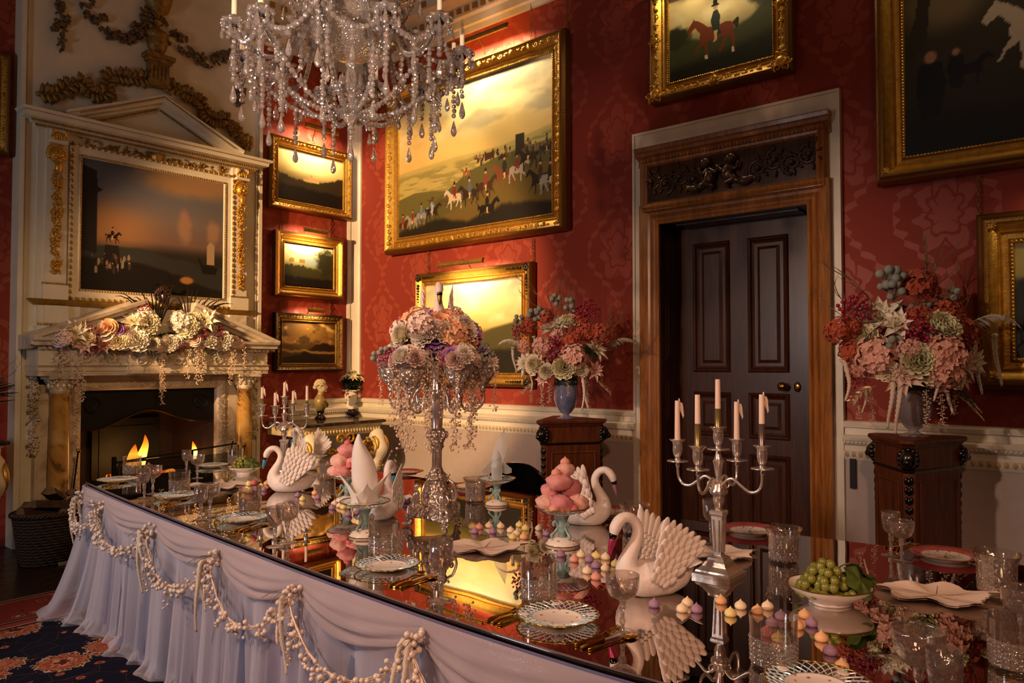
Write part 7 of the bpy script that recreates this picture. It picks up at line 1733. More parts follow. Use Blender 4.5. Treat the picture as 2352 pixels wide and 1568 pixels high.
CK = [['star_white', 'berry_pink', 'peony_cream', 'brunia', 'star_white'], ['peony_blush', 'star_white', 'berry_pink', 'peony_cream', 'star_white', 'rose_violet', 'star_white', 'rose_lilac', 'peony_white', 'star_white', 'berry_pink', 'peony_blush', 'star_white'], ['brunia', 'berry_pink', 'rose_lilac', 'star_white', 'peony_peach'], ['star_white', 'peony_blush', 'berry_pink'], ['peony_cream', 'rose_lilac', 'brunia'], ['star_white', 'brunia', 'peony_white']]
order = sorted(range(6), key=lambda k: bowlpos[k].dot(RT))
cupn = {order[0]: 'in the leftmost cup of the epergne', order[5]: 'in the rightmost cup of the epergne'}
for k in range(6):
    p = EB + bowlpos[k] + Vector((0, 0, .715)); front = (bowlpos[k]).dot(IMG_T) > 0
    wh = cupn.get(k) or ('in the %s cup of the epergne, %s of its stem' % ('front' if front else 'back', 'left' if bowlpos[k].dot(RT) < 0 else 'right'))
    kk = CK[0] if k == order[0] else CK[2] if k == order[5] else CK[1] if front else CK[3 + k % 3]
    posy('small posy of pale flowers ' + wh, p, kk, .06, 15, .8, 3, 'posies in the epergne cups', k)
cr = posy('large crown of peach and white flowers with trailing sprigs on top of the epergne', EB + Vector((0, 0, .795)), ['peony_white', 'peony_peach', 'berry_red', 'hydr_peach', 'rose_peach', 'peony_cream', 'berry_pink', 'peony_blush', 'rose_violet', 'hydr_blush'], .165, 62, 1.15, 26, 'crown flowers', 3, .9)
for i in range(26): a = i * .75; bloom('gyp', cr, (.17 * math.cos(a), .17 * math.sin(a), .03 + .04 * math.sin(i * 1.9)), (math.cos(a), math.sin(a), .4), .9)
for i in range(9): a = i * .7 + .3; hang('pearls2', cr, (.17 * math.cos(a), .17 * math.sin(a), -.02), 1.25, a)
make_swan('swan_figurine', 'pinkish swan rising from the flowers on top of the epergne', simple('swan_blush', 'e6cfc4', .55, var=.06, bump=.3), GOLDB, EB + Vector((0, 0, .872)), IMG_T * .95 + RT * .18, .78)
# ================================================================== NAPKINS
def napkin_mitre(lab, base):
    t = thing('folded_napkin', lab, 'napkin', base, math.atan2(IMG_T.y, IMG_T.x) + PI / 2)
    # local -y faces viewer
    m = MB(); n = 28; rings = []
    for z, r_, lean in ((0, .05, 0), (.012, .053, 0), (.024, .05, 0), (.03, .046, 0)): rings.append([(r_ * math.cos(a), r_ * .82 * math.sin(a) , z) for a in [i * 2 * PI / n for i in range(n)]])
    m.loft(rings); part('base_cuff', m, LINEN, t, smooth=True); t.scale = (1.12, 1.12, 1.15)
    m = MB(); g = []
    for k in range(15):
        v = k / 14; z = .05 + .21 * v; r_ = .047 * (1 - .9 * v**3.6) + .002; row = [(r_ * math.cos(a) - .022 * v * v, r_ * .75 * math.sin(a), z - .035 * v * max(0, math.cos(a))) for a in [R(-200 + 320 * i / 20) for i in range(21)]]; g.append(row)
    m.sheet(g); part('peak', m, LINEN, t, smooth=True)
    for sx, sy, h_, tw in ((-1, -.35, .115, .5), (1, -.35, .12, -.4), (.25, -1.0, .085, 0.)):
        m = MB(); g = []; L = math.hypot(sx, sy); dx, dy = sx / L, sy / L
        for k in range(10):
            v = k / 9; row = []
            for i in range(13):
                u = i / 12 * 2 - 1; w_ = .05 * (1 - v**1.5) + .001; o = .032 + .058 * v**1.5 + .018 * math.cos(u * PI * .5); row.append((dx * o - dy * u * w_, dy * o * .9 + dx * u * w_, .018 + h_ * v - .02 * abs(u) * v))
            g.append(row)
        m.sheet(g); part('folded_lapel', m, LINEN, t, smooth=True)
    return t
c = CO[1]; napkin_mitre('tall white napkin folded as a mitre on the left stand', c.location + Vector((0, 0, .118 * c.scale[0])))
SHEER = tulle('sheer_napkin_cloth', .45, 'dfe4e2')
def napkin_sheer(lab, base):
    t = thing('sheer_napkin', lab, 'napkin', base); m = MB(); m.lathe([(.026, 0), (.027, .03), (.029, .09), (.024, .13), (.010, .155)], 18); part('roll', m, SHEER, t, smooth=True)
    def leafy(p0, d, L, W, up, nm, s):
        m = MB(); d = Vector(d).normalized(); s = Vector(s); g = []
        for k in range(9):
            v = k / 8; c_ = Vector(p0) + d * L * v + Vector((0, 0, up * v - .25 * up * v * v)); w_ = W * math.sin(PI * (.12 + .86 * v)**.8); g.append([c_ + s * (w_ * u) + Vector((0, 0, -.02 * u * u)) for u in (-1, -.5, 0, .5, 1)])
        m.sheet(g); part(nm, m, SHEER, t, smooth=True)
    leafy((0, 0, .10), RT * .7 + IMG_T * .2, .045, .042, .24, 'upper_fold', RT * .8 + IMG_T * .5); leafy((0, 0, .12), IMG_L * .8 + IMG_T * .4, .085, .036, -.06, 'side_fold', Vector((0, 0, .9)) + IMG_T * .3); leafy((0, 0, .125), RT * .9 + IMG_T * .3, .08, .038, -.07, 'side_fold', Vector((0, 0, .9)) + IMG_T * .3); leafy((0, 0, .11), IMG_T, .03, .03, -.02, 'front_fold', RT)
    m = MB(); m.tube([(.022 * math.cos(a), .022 * math.sin(a), .118) for a in [i * PI / 8 for i in range(17)]], .003, 5); m.ball(IMG_T * .02 + Vector((0, 0, .118)), .009, 7, 5); part('ribbon', m, SHEER, t); return t
c = CO[3]; napkin_sheer('sheer pale napkin tied with ribbon on the far stand', c.location + Vector((0, 0, .118 * c.scale[0])))
# ================================================================== POTTERY LEAVES
LEAFM = simple('pale_pottery', 'd9c3b0', .7, var=.06, vs_=14, bump=.3, bs=120, bd=.002)
def leafdish(lab, loc, rz, s, seed):
    r_ = random.Random(seed); t = thing('leaf_plate', lab, 'plate', loc, rz, 'pale pottery leaves'); m = MB(); n = 120; out = []
    for i in range(n):
        a = 2 * PI * i / n; q = .105 * (1 + .26 * max(0, math.cos(2.5 * a))**2 - .10 * abs(math.sin(2.5 * a))**6 + .03 * r_.uniform(-1, 1)); out.append((q * 1.25 * math.cos(a), q * .92 * math.sin(a)))
    rings = []
    for f in (0., .25, .5, .75, .92, 1.0): rings.append([(x * f, y * f, .006 + .006 * f * f * math.sin(6 * math.atan2(y, x) + seed) + .010 * f * f) for x, y in out])
    m.loft(rings); m.loft([[(x, y, z - .004) for x, y, z in rg] for rg in rings[::-1]]); m.v = [(x * s, y * s, z * s) for x, y, z in m.v]; part('leaf', m, LEAFM, t, smooth=True)
    m = MB()
    for k in range(5):
        a = k * 2 * PI / 5; L = .09; pts = [(f * L * 1.2 * math.cos(a) * s, f * L * .9 * math.sin(a) * s, (.0072 + .010 * f * f + .006 * f * f * math.sin(6 * a + seed)) * s) for f in (0, .3, .6, .9)]; m.tube(pts, [.002 * s, .0016 * s, .001 * s, .0005 * s], 4)
    part('vein', m, simple('leaf_vein', 'a88a74', .7), t)['kind'] = 'stuff'
leafdish('pale pottery leaf lying right of the centrepiece', T(1112, 1262), SRT + .1, 1.05, 1)
leafdish('large pale pottery leaf at the right, before the far right plate', T(2150, 1372), SRT - .15, 1.12, 2)
leafdish('pale pottery leaf behind the pink swan wing', T(1655, 1276), SRT + .2, .95, 3)
leafdish('pale pottery leaf left of the centrepiece foot', T(905, 1148), SRT, .9, 4)
leafdish('pale pottery leaf at the far end before the grape dish', T(500, 1120), SRT + .3, 1.1, 5)
# ================================================================== GRAPES
def grapem():
    t = NT('green_grape'); n = t.noise(t.obj(), 30., 2.); t.P(Base_Color=t.ramp(n, [(.35, '646a22'), (.7, '949040')]), Roughness=.25); t.b.inputs['Subsurface Weight'].default_value = .3; t.b.inputs['Subsurface Radius'].default_value = (.01, .012, .004); t.b.inputs['Coat Weight'].default_value = .3; return t.m
GRP = MB().ball((0, 0, 0), .0125, 10, 8, (1, 1, 1.08)).mesh('grape', grapem(), True)
def bowl_grapes(loc, s, lab, lab2, oval, seed):
    t = thing('fruit_bowl', lab, 'bowl', loc, SRT, None, s); m = MB(); m.lathe([(.052, 0), (.056, .004), (.053, .009), (.075, .02), (.1, .036), (.109, .048), (.11, .05), (.106, .049), (.092, .035), (.06, .02), (0, .016)], 36, None, 8, .012, 1., oval); part('bowl', m, PORC, t, smooth=True)
    m = MB(); m.tube([(.109 * (1 + .012 * math.cos(8 * a)) * math.cos(a), oval * .109 * (1 + .012 * math.cos(8 * a)) * math.sin(a), .0495) for a in [i * 2 * PI / 48 for i in range(49)]], .0018, 5, cap=False); part('rim', m, GILTR, t)
    g = thing('grape_bunch', lab2, 'grapes', Vector(loc) + Vector((0, 0, .018 * s)), SRT, None, s); r_ = random.Random(seed); n = 0
    for layer, (cnt, rad, z) in enumerate(((20, .075, .018), (17, .062, .036), (13, .05, .053), (8, .034, .070), (4, .018, .085))):
        for i in range(cnt):
            a = i * 2 * PI / cnt + layer * .5 + r_.uniform(-.15, .15); q = rad * (1 if i % 3 else .6) * r_.uniform(.9, 1.05); link('grape', GRP, g, (q * math.cos(a) - .012, q * oval * math.sin(a), z + r_.uniform(-.004, .004)))
    m = MB(); m.tube(spline([(.0, 0, .05), (.03, 0, .08), (.05, -.01, .09)], 5), .002, 5); part('stalk', m, simple('grape_stalk', '5a5a2a', .6), g)
    for k, (x, y, z, rx, ry, rz) in enumerate(((.06, -.055 * oval, .055, .9, .3, .3), (.085, -.01, .065, .6, .5, 1.2))):
        m = MB(); out = []
        for i in range(40): a = 2 * PI * i / 40; out.append((.042 * (1 + .22 * max(0, math.cos(2.5 * a))**2) * math.cos(a), .042 * (1 + .22 * max(0, math.cos(2.5 * a))**2) * math.sin(a)))
        m.loft([[(x_ * f, y_ * f, .006 * math.sin(5 * math.atan2(y_, x_)) * f - .007 * f * f) for x_, y_ in out] for f in (0, .5, .8, 1)]); part('vine_leaf', m, simple('vine_leaf', '4a5a1e', .5, var=.3, vs_=40), g, smooth=True, M=TRS((x, y, z), (rx, ry, rz)))
bowl_grapes(T(1907, 1384), 1.12, 'white porcelain bowl holding the large bunch of grapes at right', 'large bunch of green grapes with vine leaves in the right bowl', .92, 1)
bowl_grapes(T(562, 1088), 1.0, 'white oval dish holding grapes at the far end of the table', 'bunch of green grapes in the dish at the far end', .8, 2)
# small blue posy on the mirror
b = T(930, 1158); t = thing('blue_posy', 'tiny blue flower posy lying on the mirror left of the centrepiece', 'flowers', b, 0)
o = bloom('rose_violet', t, (0, 0, .008), (0, 0, 1), .35); m = MB()
for i in range(30): m.ball((rnd.uniform(-.018, .018), rnd.uniform(-.012, .012), .012 + rnd.uniform(0, .012)), .004, 5, 4)
part('petals', m, simple('blue_petal', '3f7ab0', .6), t)['kind'] = 'stuff'
# ================================================================== PEDESTALS AND VASES
def tri_pedestal(lab, corners, top):
    # corners: three xy points of the top; chamfered triangular cabinet
    C = [Vector((x, y, 0)) for x, y in corners]; ctr = (C[0] + C[1] + C[2]) / 3
    if (C[1] - C[0]).cross(C[2] - C[0]).z < 0: C = [C[0], C[2], C[1]]
    def cham(k, ch):
        out = []
        for i in range(3):
            p = ctr + (C[i] - ctr) * k; a = (C[i - 1] - C[i]).normalized(); b = (C[(i + 1) % 3] - C[i]).normalized(); out += [p + a * ch, p + b * ch]
        return out
    t = thing('corner_pedestal', lab, 'pedestal', ctr, 0, 'mahogany pedestals')
    def ringz(k, ch, z): return [tuple(p - ctr + Vector((0, 0, z))) for p in cham(k, ch)]
    m = MB(); m.loft([ringz(.90, .07, top - .05), ringz(.94, .07, top - .035), ringz(1.0, .07, top - .022), ringz(1.0, .07, top - .006), ringz(.98, .07, top)], cap=True); part('top', m, PEDW, t)
    m = MB(); m.loft([ringz(.86, .06, .1), ringz(.86, .06, top - .048)], cap=True); part('body', m, PEDW, t)
    m = MB(); m.loft([ringz(.97, .06, 0), ringz(.97, .06, .08), ringz(.9, .06, .11)], cap=True); part('plinth', m, PEDW, t)
    m = MB(); m.loft([ringz(.875, .06, top - .19), ringz(.89, .06, top - .185), ringz(.89, .06, top - .175), ringz(.875, .06, top - .17)]); part('frieze_band', m, EBONY, t)
    b = [p - ctr for p in cham(.86, .06)]
    for i in range(3):
        # face panel between vertex 2i+1 and 2i+2
        p, q = b[2 * i + 1], b[(2 * i + 2) % 6]; d = (q - p); L = d.length; d.normalize(); nn = Vector((d.y, -d.x, 0)); mid = (p + q) / 2
        if nn.dot(mid) < 0: nn = -nn
        xv = Vector((0, 0, 1)).cross(nn); M = Matrix(((xv.x, 0, nn.x, mid.x), (xv.y, 0, nn.y, mid.y), (0, 1, 0, 0), (0, 0, 0, 1)))
        m = MB(); m.frame(L - .10, top - .42, [(0, .004), (.006, .008), (.012, .004)], M @ Matrix.Translation((0, (top - .19 + .1) / 2, 0))); part('panel_moulding', m, PEDW, t)
        # corner: lion mask and husk drop
        p, q = b[2 * i], b[2 * i + 1]; mid = (p + q) / 2; nn = mid.normalized(); zt = top - .11
        m = MB(); m.ball(mid + nn * .02 + Vector((0, 0, zt)), .048, 12, 9, (1, 1, 1.15)); m.ball(mid + nn * .06 + Vector((0, 0, zt - .015)), .022, 8, 6)
        s = Vector((-nn.y, nn.x, 0))
        for e_ in (-1, 1): m.ball(mid + nn * .055 + s * e_ * .018 + Vector((0, 0, zt + .015)), .008, 6, 5)
        for a in range(12): m.ball(mid + nn * .01 + s * math.cos(a * .524) * .048 + Vector((0, 0, zt + math.sin(a * .524) * .052)), .016, 6, 5)
        part('lion_mask', m, EBONY, t, smooth=True)
        m = MB()
        for k in range(11):
            z = top - .24 - k * .055; w_ = .020 * (1 - k * .05)
            for e_ in (-1, 0, 1): m.ball(mid + nn * .006 + s * e_ * w_ * .7 + Vector((0, 0, z - abs(e_) * -.008)), w_, 6, 5, (.55, .55, 1.2))
        part('husk_drop', m, EBONY, t, smooth=True)['kind'] = 'stuff'
    return t, ctr
pdR, cR_ = tri_pedestal('triangular mahogany pedestal right of the door with ebony masks', [tuple(at_z(1982, 992, 1.04))[:2], tuple(at_z(2082, 1013, 1.04))[:2], tuple(at_z(2238, 1001, 1.04))[:2]], 1.04)
pdL, cL_ = tri_pedestal('triangular mahogany pedestal left of the door, under the blue vase', [(4.44, 3.56), (4.98, 3.20), (5.06, 3.84)], 1.04)
def irid(name, a, b, c, rough=.12, alpha=.75):
    t = NT(name); n = t.noise(t.obj(), 9., 3.); lw = t.node('ShaderNodeLayerWeight', None, Blend=.4)
    t.P(Base_Color=t.mix(lw.outputs[1], t.ramp(n, [(.3, a), (.55, b), (.75, c)]), srgb('b8a8c0')), Roughness=rough, Metallic=.25, Alpha=alpha); t.b.inputs['Coat Weight'].default_value = .8; return t.m
IRB = irid('iridescent_blue_glass', '4a5c8c', '7a86a4', '8a6a94', .12, .9); IRG = irid('frosted_smoke_glass', '8c8284', 'a89c98', '9a8f9c', .2, .62)
def vase(lab, loc, mat, s):
    t = thing('glass_vase', lab, 'vase', loc, 0, 'pedestal vases', s); m = MB()
    m.lathe([(.07, 0), (.074, .004), (.06, .010), (.028, .022), (.022, .032), (.04, .045), (.075, .09), (.092, .15), (.095, .20), (.09, .26), (.093, .29), (.09, .292), (.086, .26), (.09, .2), (.087, .15), (.07, .095), (.03, .055), (0, .05)], 32); part('body', m, mat, t, smooth=True); return t
VL = Vector((cL_.x - .02, cL_.y, 1.04)); VR = Vector((cR_.x, cR_.y, 1.04))
vase('iridescent blue glass vase on the left pedestal', VL, IRB, 1.02); vase('smoky frosted glass vase on the right pedestal', VR, IRG, 1.12)
def bigbouquet(lab, base, mouth, s, spec, seed):
    # spec: list of (key, px, py, scale[,depth offset]) placed on a dome around the mouth using the picture's layout
    r_ = random.Random(seed); t = thing('flower_arrangement', lab, 'flower arrangement', base + Vector((0, 0, mouth)), 0, 'vase flower arrangements'); dep = depth_of(base); o0 = Vector(t.location)
    m = MB(); m.ball((0, 0, .0), .10 * s, 10, 7, (1, 1, .9)); m.ball((0, 0, .12 * s), .13 * s, 10, 7); part('foliage_core', m, GREENL, t, smooth=True)
    for it in spec:
        key, px, py, sc = it[:4]; off = it[4] if len(it) > 4 else 0.
        p = at_d(px, py, dep) - o0; rad = math.hypot(p.dot(RT), p.z - .12); bulge = max(0., (.26 * s)**2 - min(rad, .26 * s)**2)**.5
        p = p + Vector((IMG_T.x, IMG_T.y, 0)) * (bulge * .75 + off); d = (p - Vector((0, 0, .06))).normalized() + IMG_T * .7
        if key.startswith(('tassel', 'pearls')): hang(key, t, p, (sc, sc, sc * .68), r_.random() * 6)
        elif key.startswith('twig'):
            d = (p - Vector((0, 0, .0))).normalized(); q = link('twig', BM[key], t); q.matrix_local = aim(p * .25, d, r_.random() * 6, p.length * 2.7); q['kind'] = 'stuff'; q2 = link('glitter_buds', BM['buds' + key[4:]], t); q2.matrix_local = q.matrix_local.copy(); q2['kind'] = 'stuff'
        elif key == 'feather' or key.startswith('leaf'):
            d = (p - Vector((0, 0, .05))); q = link(NAMES[key.split('_')[0]], BM[key], t); side = 1 if d.dot(RT) > 0 else -1; dr = (RT * side * .9 + Vector((0, 0, (-.5 if key != 'feather' else .15)))).normalized(); yv = dr; zv = Vector((0, 0, 1)) - yv * yv.z; zv = (zv + IMG_T * .5).normalized(); zv = (zv - yv * zv.dot(yv)).normalized(); xv = yv.cross(zv); q.matrix_local = Matrix(((xv.x, yv.x, zv.x, p.x), (xv.y, yv.y, zv.y, p.y), (xv.z, yv.z, zv.z, p.z), (0, 0, 0, 1))) @ Matrix.Scale(sc, 4); q['kind'] = 'stuff'
        else: bloom(key, t, p, d, sc * 1.22)
    for i in range(46):
        a = i * 2.399; z = 1 - 1.25 * (i + .5) / 46; q = math.sqrt(max(0, 1 - z * z)); d = Vector((q * math.cos(a), q * math.sin(a), z)); bloom(('hydr_russet', 'gyp', 'leaf_green', 'berry_red', 'leaf_silver', 'hydr_salmon')[i % 6], t, Vector((0, 0, .12 * s)) + d * .17 * s, d, .85)
    return t
specL = [('star_white', 1270, 755, 2.0), ('star_white', 1285, 745, 1.5), ('peony_lemon', 1310, 743, 1.25), ('berry_red', 1330, 722, 1.5), ('berry_red', 1355, 712, 1.5), ('hydr_russet', 1345, 765, 1.2), ('hydr_russet', 1382, 770, 1.3), ('hydr_russet', 1215, 750, 1.0), ('hydr_russet', 1255, 728, .9), ('berry_red', 1193, 762, 1.3), ('hydr_salmon', 1247, 800, 1.2), ('hydr_salmon', 1312, 820, 1.45), ('berry_red', 1275, 815, 1.5), ('berry_red', 1275, 790, 1.2), ('star_white', 1365, 805, 1.7), ('star_white', 1210, 835, 1.7), ('peony_cream', 1232, 838, 1.4), ('peony_lemon', 1292, 845, 1.5), ('star_blush', 1360, 850, 1.3), ('hydr_russet', 1310, 785, 1.0), ('hydr_coral', 1205, 795, .8), ('brunia', 1225, 725, 1.2), ('brunia', 1243, 720, 1.2), ('brunia', 1310, 702, 1.2), ('brunia', 1275, 690, 1.1), ('brunia', 1193, 735, 1.0), ('peony_cream', 1255, 852, 1.0), ('hydr_russet', 1330, 740, .9), ('star_blush', 1245, 870, .9), ('peony_cream', 1330, 850, .9), ('hydr_salmon', 1280, 770, .9),
 ('twig0', 1320, 640, 1.35), ('twig1', 1217, 655, 1.25), ('twig2', 1385, 705, 1.2), ('twig0', 1275, 665, 1.1), ('twig1', 1415, 735, 1.1), ('twig2', 1300, 655, 1.2), ('feather', 1395, 790, 1.35), ('feather', 1200, 790, 1.0), ('leaf_gold', 1365, 870, 1.0), ('tassel_b', 1225, 775, 1.5), ('tassel_long', 1327, 855, 1.6), ('tassel_long', 1343, 860, 1.6), ('tassel', 1178, 800, 1.4), ('tassel', 1213, 855, 1.1), ('pearls1', 1240, 870, 1.1), ('pearls1', 1222, 880, .8), ('pearls0', 1262, 878, 1.0), ('pearls2', 1345, 872, .9), ('pearls0', 1300, 872, .8), ('leaf_gold', 1230, 880, .9), ('pearls1', 1380, 850, .6), ('leaf_silver', 1290, 800, 1.2), ('leaf_green', 1330, 790, 1.2)]
bigbouquet('lush arrangement of white, russet and salmon flowers in the blue vase', VL, .285, 1.0, specL, 1)
specR = [('star_white', 2023, 735, 2.4), ('star_white', 2040, 752, 1.8), ('hydr_russet', 2110, 660, 1.5), ('berry_red', 1963, 705, 1.7), ('berry_red', 1990, 722, 1.2), ('hydr_russet', 1925, 760, 1.1), ('hydr_russet', 1955, 755, .9), ('peony_lemon', 1982, 780, 1.5), ('hydr_russet', 1960, 805, 1.1), ('hydr_salmon', 1995, 820, 1.7), ('berry_red', 2070, 765, 1.8), ('berry_red', 2085, 745, 1.4), ('berry_red', 2060, 790, 1.4), ('peony_lemon', 2122, 762, 1.7), ('hydr_russet', 2165, 720, 1.4), ('hydr_russet', 2190, 765, 1.5), ('hydr_russet', 2170, 745, 1.3), ('berry_red', 2165, 790, 1.3), ('hydr_coral', 2120, 815, 1.6), ('hydr_coral', 2115, 850, 1.5), ('peony_lemon', 2063, 830, 1.6), ('star_blush', 2035, 860, 1.8), ('star_white', 2200, 830, 2.0), ('star_blush', 2165, 835, 1.7), ('star_blush', 2165, 865, 1.3), ('hydr_russet', 2085, 735, 1.1), ('hydr_coral', 1975, 850, .9), ('berry_red', 1968, 865, 1.1), ('brunia', 2040, 640, 1.5), ('brunia', 2055, 660, 1.5), ('brunia', 2070, 652, 1.3), ('brunia', 2110, 718, 1.4), ('brunia', 2135, 712, 1.3), ('brunia', 2185, 685, 1.2), ('brunia', 2022, 790, 1.3), ('peony_cream', 2085, 855, 1.2), ('peony_cream', 2140, 865, 1.1), ('hydr_russet', 2220, 790, 1.0), ('peony_cream', 2010, 850, 1.1), ('hydr_salmon', 2050, 805, 1.0),
 ('twig0', 2130, 560, 1.35), ('twig1', 1955, 610, 1.4), ('twig2', 2220, 620, 1.4), ('twig0', 2045, 570, 1.3), ('twig1', 2165, 590, 1.3), ('twig2', 2000, 630, 1.2), ('twig0', 2260, 700, 1.2), ('twig1', 2235, 660, 1.3), ('twig2', 1925, 680, 1.0), ('feather', 2220, 745, 1.7), ('leaf_gold', 2190, 905, 1.2), ('leaf_gold', 2170, 895, 1.0), ('leaf_gold', 2000, 885, 1.1), ('tassel_long', 2090, 770, 1.7), ('tassel_long', 2102, 800, 1.7), ('tassel_long', 2145, 815, 1.9), ('tassel_long', 2020, 855, 1.8), ('tassel_long', 2035, 860, 1.9), ('tassel', 1930, 830, 1.7), ('tassel_long', 2240, 775, 1.9), ('tassel_long', 2285, 770, 1.7), ('tassel', 1985, 890, 1.1), ('pearls1', 1968, 895, .9), ('pearls2', 2000, 900, .9), ('pearls1', 2085, 890, 1.1), ('pearls0', 2160, 895, .9), ('pearls0', 2120, 900, 1.2), ('leaf_silver', 2060, 720, 1.3), ('leaf_green', 2090, 700, 1.3), ('leaf_green', 2140, 880, 1.2)]
bigbouquet('lush arrangement of russet hydrangeas and white flowers in the smoky vase', VR, .31, 1.15, specR, 2)

# ================================================================== CONSOLE TABLES
WGILT = simple('white_and_gilt', 'c8b68a', .45, metal=.15, var=.2, vs_=12, bump=.1)
def console(lab, x0, x1, y0, y1, ztop):
    t = thing('console_table', lab, 'console table', ((x0 + x1) / 2, (y0 + y1) / 2, 0), 0, 'gilt console tables'); w_, d = (x1 - x0) / 2, (y1 - y0) / 2
    def rect(k, z): return [(-w_ - k, -d - k, z), (w_ + k, -d - k, z), (w_ + k, d, z), (-w_ - k, d, z)]
    m = MB(); m.loft([rect(-.01, ztop - .035), rect(.012, ztop - .03), rect(.016, ztop - .018), rect(.012, ztop - .006), rect(.0, ztop)], cap=True); part('marble_top', m, BMARB, t)
    m = MB(); m.loft([rect(-.05, ztop - .14), rect(-.03, ztop - .13), rect(-.03, ztop - .06), rect(-.015, ztop - .045), rect(-.012, ztop - .035)], cap=True); part('frieze', m, WGILT, t)
    m = MB()
    for k in range(26): m.ball((-w_ + .05 + (2 * w_ - .1) * k / 25, -d + .02, ztop - .095), .022, 7, 5, (.8, .5, 1))
    part('frieze_beads', m, WGILT, t, smooth=True)['kind'] = 'stuff'
    for sx in (-1, 1):
        M = Matrix.Translation((sx * (w_ - .09), -d + .06, 0)); m = MB()
        p = spline([(0, -.02, ztop - .15), (0, -.10, ztop - .22), (0, -.11, ztop - .36), (0, -.02, ztop - .5), (0, .02, ztop - .62), (0, -.02, .13), (0, -.08, .07), (0, -.11, .10)], 6); m.tube(p, [.075 - .045 * min(1, i / 30) + .012 * math.sin(i * .8) for i in range(len(p))], 10, M); part('scroll_leg', m, simple('leg_white', 'd8ccb4', .45), t, smooth=True)
        m = MB(); q, r_ = spiral((0, 0), .10, 1.6, 1, PI / 2, .022, 26); m.tube(q, r_, 7, M @ Matrix.Translation((.06, -.05, ztop - .27)) @ Matrix.Rotation(PI / 2, 4, 'Z') @ Matrix.Rotation(PI / 2, 4, 'X')); m.tube(q, r_, 7, M @ Matrix.Translation((-.06, -.05, ztop - .27)) @ Matrix.Rotation(PI / 2, 4, 'Z') @ Matrix.Rotation(PI / 2, 4, 'X'))
        q, r_ = spiral((0, 0), .06, 1.4, -1, -PI / 2, .014, 20); m.tube(q, r_, 6, M @ Matrix.Translation((0, -.05, .13)) @ Matrix.Rotation(PI / 2, 4, 'Z') @ Matrix.Rotation(PI / 2, 4, 'X')); part('gilt_volute', m, GILT, t, smooth=True)['kind'] = 'stuff'
        m = MB()
        for k in range(9): m.ball((0, -.115 + .012 * math.sin(k), ztop - .24 - k * .03), .022 - .0012 * k, 7, 5, (1.6, .6, 1.2), M)
        part('gilt_leaf', m, GILT, t, smooth=True)['kind'] = 'stuff'
        m = MB(); m.lathe([(.075, 0), (.08, .02), (.06, .045), (.05, .06)], 14, M); part('foot', m, simple('leg_white', 'd8ccb4', .45), t, smooth=True)
    r_ = random.Random(4); m = MB()
    for k in range(110):
        u = r_.uniform(-1, 1); z = ztop - .20 - .13 * (1 - u * u) + r_.uniform(-.03, .03); m.ball((u * (w_ - .2), -d + .02 + r_.uniform(-.02, .01), z), r_.uniform(.010, .022), 6, 4, (1, .7, .8))
    part('gilt_garland', m, GILT, t, smooth=True)['kind'] = 'stuff'
    m = MB(); q, rr_ = spiral((0, 0), .06, 1.3, 1, 0, .015, 18)
    for sx in (-1, 1): m.tube([(sx * x - sx * .06, 0, y) for x, y, z in q], rr_, 6, Matrix.Translation((0, -d, ztop - .17)))
    part('gilt_crest', m, GILT, t, smooth=True); return t
console('gilt console table with dark marble top in the corner right of the fireplace', 4.22, 5.22, 6.22, 6.88, .885)
console('white and gilt console table with marble top at the left edge', .9, 1.79, 6.28, 6.9, .92)
# bust and planter on the right console
GST = simple('gilded_stone', 'a08c5a', .4, metal=.25, var=.2); PST = simple('pale_stone', 'c0b08c', .5, var=.1)
b = at_z(736, 962, .885); bust('draped_bust', 'gilded stone bust of a wreathed woman on the corner console', (b.x, b.y, .885), .9, .78, PST, GST, BLACKL)
b = at_z(808, 952, .885)
def imari():
    t = NT('imari_porcelain'); co = t.obj(); v = t.vor(co, 22.); n = t.noise(co, 40., 2.); c = t.ramp(v, [(.0, '6a2418'), (.16, 'a86a3c'), (.24, '1c2440'), (.30, 'e2d8c8'), (1., 'e6dccd')], 'CONSTANT'); sep = t.node('ShaderNodeSeparateXYZ'); t.t.links.new(co, sep.inputs[0]); low = t.math('LESS_THAN', sep.outputs[2], .065)
    t.P(Base_Color=t.mix(low, c, t.ramp(n, [(.45, '1a2038'), (.55, '8a3c28')], 'CONSTANT')), Roughness=.15); t.b.inputs['Coat Weight'].default_value = .6; return t.m
t = thing('porcelain_planter', 'hexagonal painted porcelain planter on the corner console', 'planter', (b.x, b.y, .885), .3, None, 1.05); m = MB()
m.lathe([(.085, 0), (.088, .03), (.07, .04), (.068, .065), (.07, .075), (.082, .24), (.084, .25), (.108, .262), (.11, .27), (.10, .272), (.07, .26), (0, .25)], 6); part('body', m, imari(), t)
pl = thing('poinsettia', 'cream poinsettia plant with dark leaves in the porcelain planter', 'plant', (b.x, b.y, .885 + .27), 0)
r_ = random.Random(6)
lf = MB(); petal(lf, .085, .05, .2, -.25, Matrix(), .03, 5, .9); lfm = lf.mesh('leaf', GREENL, True); st = fl_star(7, .055, .026).mesh('bract', PM['cream'], True)
for i in range(110):
    a = i * 2.399; z = .0 + .17 * r_.random(); el = r_.uniform(-.3, .7); o = link('leaf', lfm, pl); o.matrix_local = Matrix.Translation((.085 * math.cos(a) * r_.random(), .085 * math.sin(a) * r_.random(), z)) @ Matrix.Rotation(a, 4, 'Z') @ Matrix.Rotation(el, 4, 'X') @ Matrix.Scale(r_.uniform(.9, 1.4), 4)
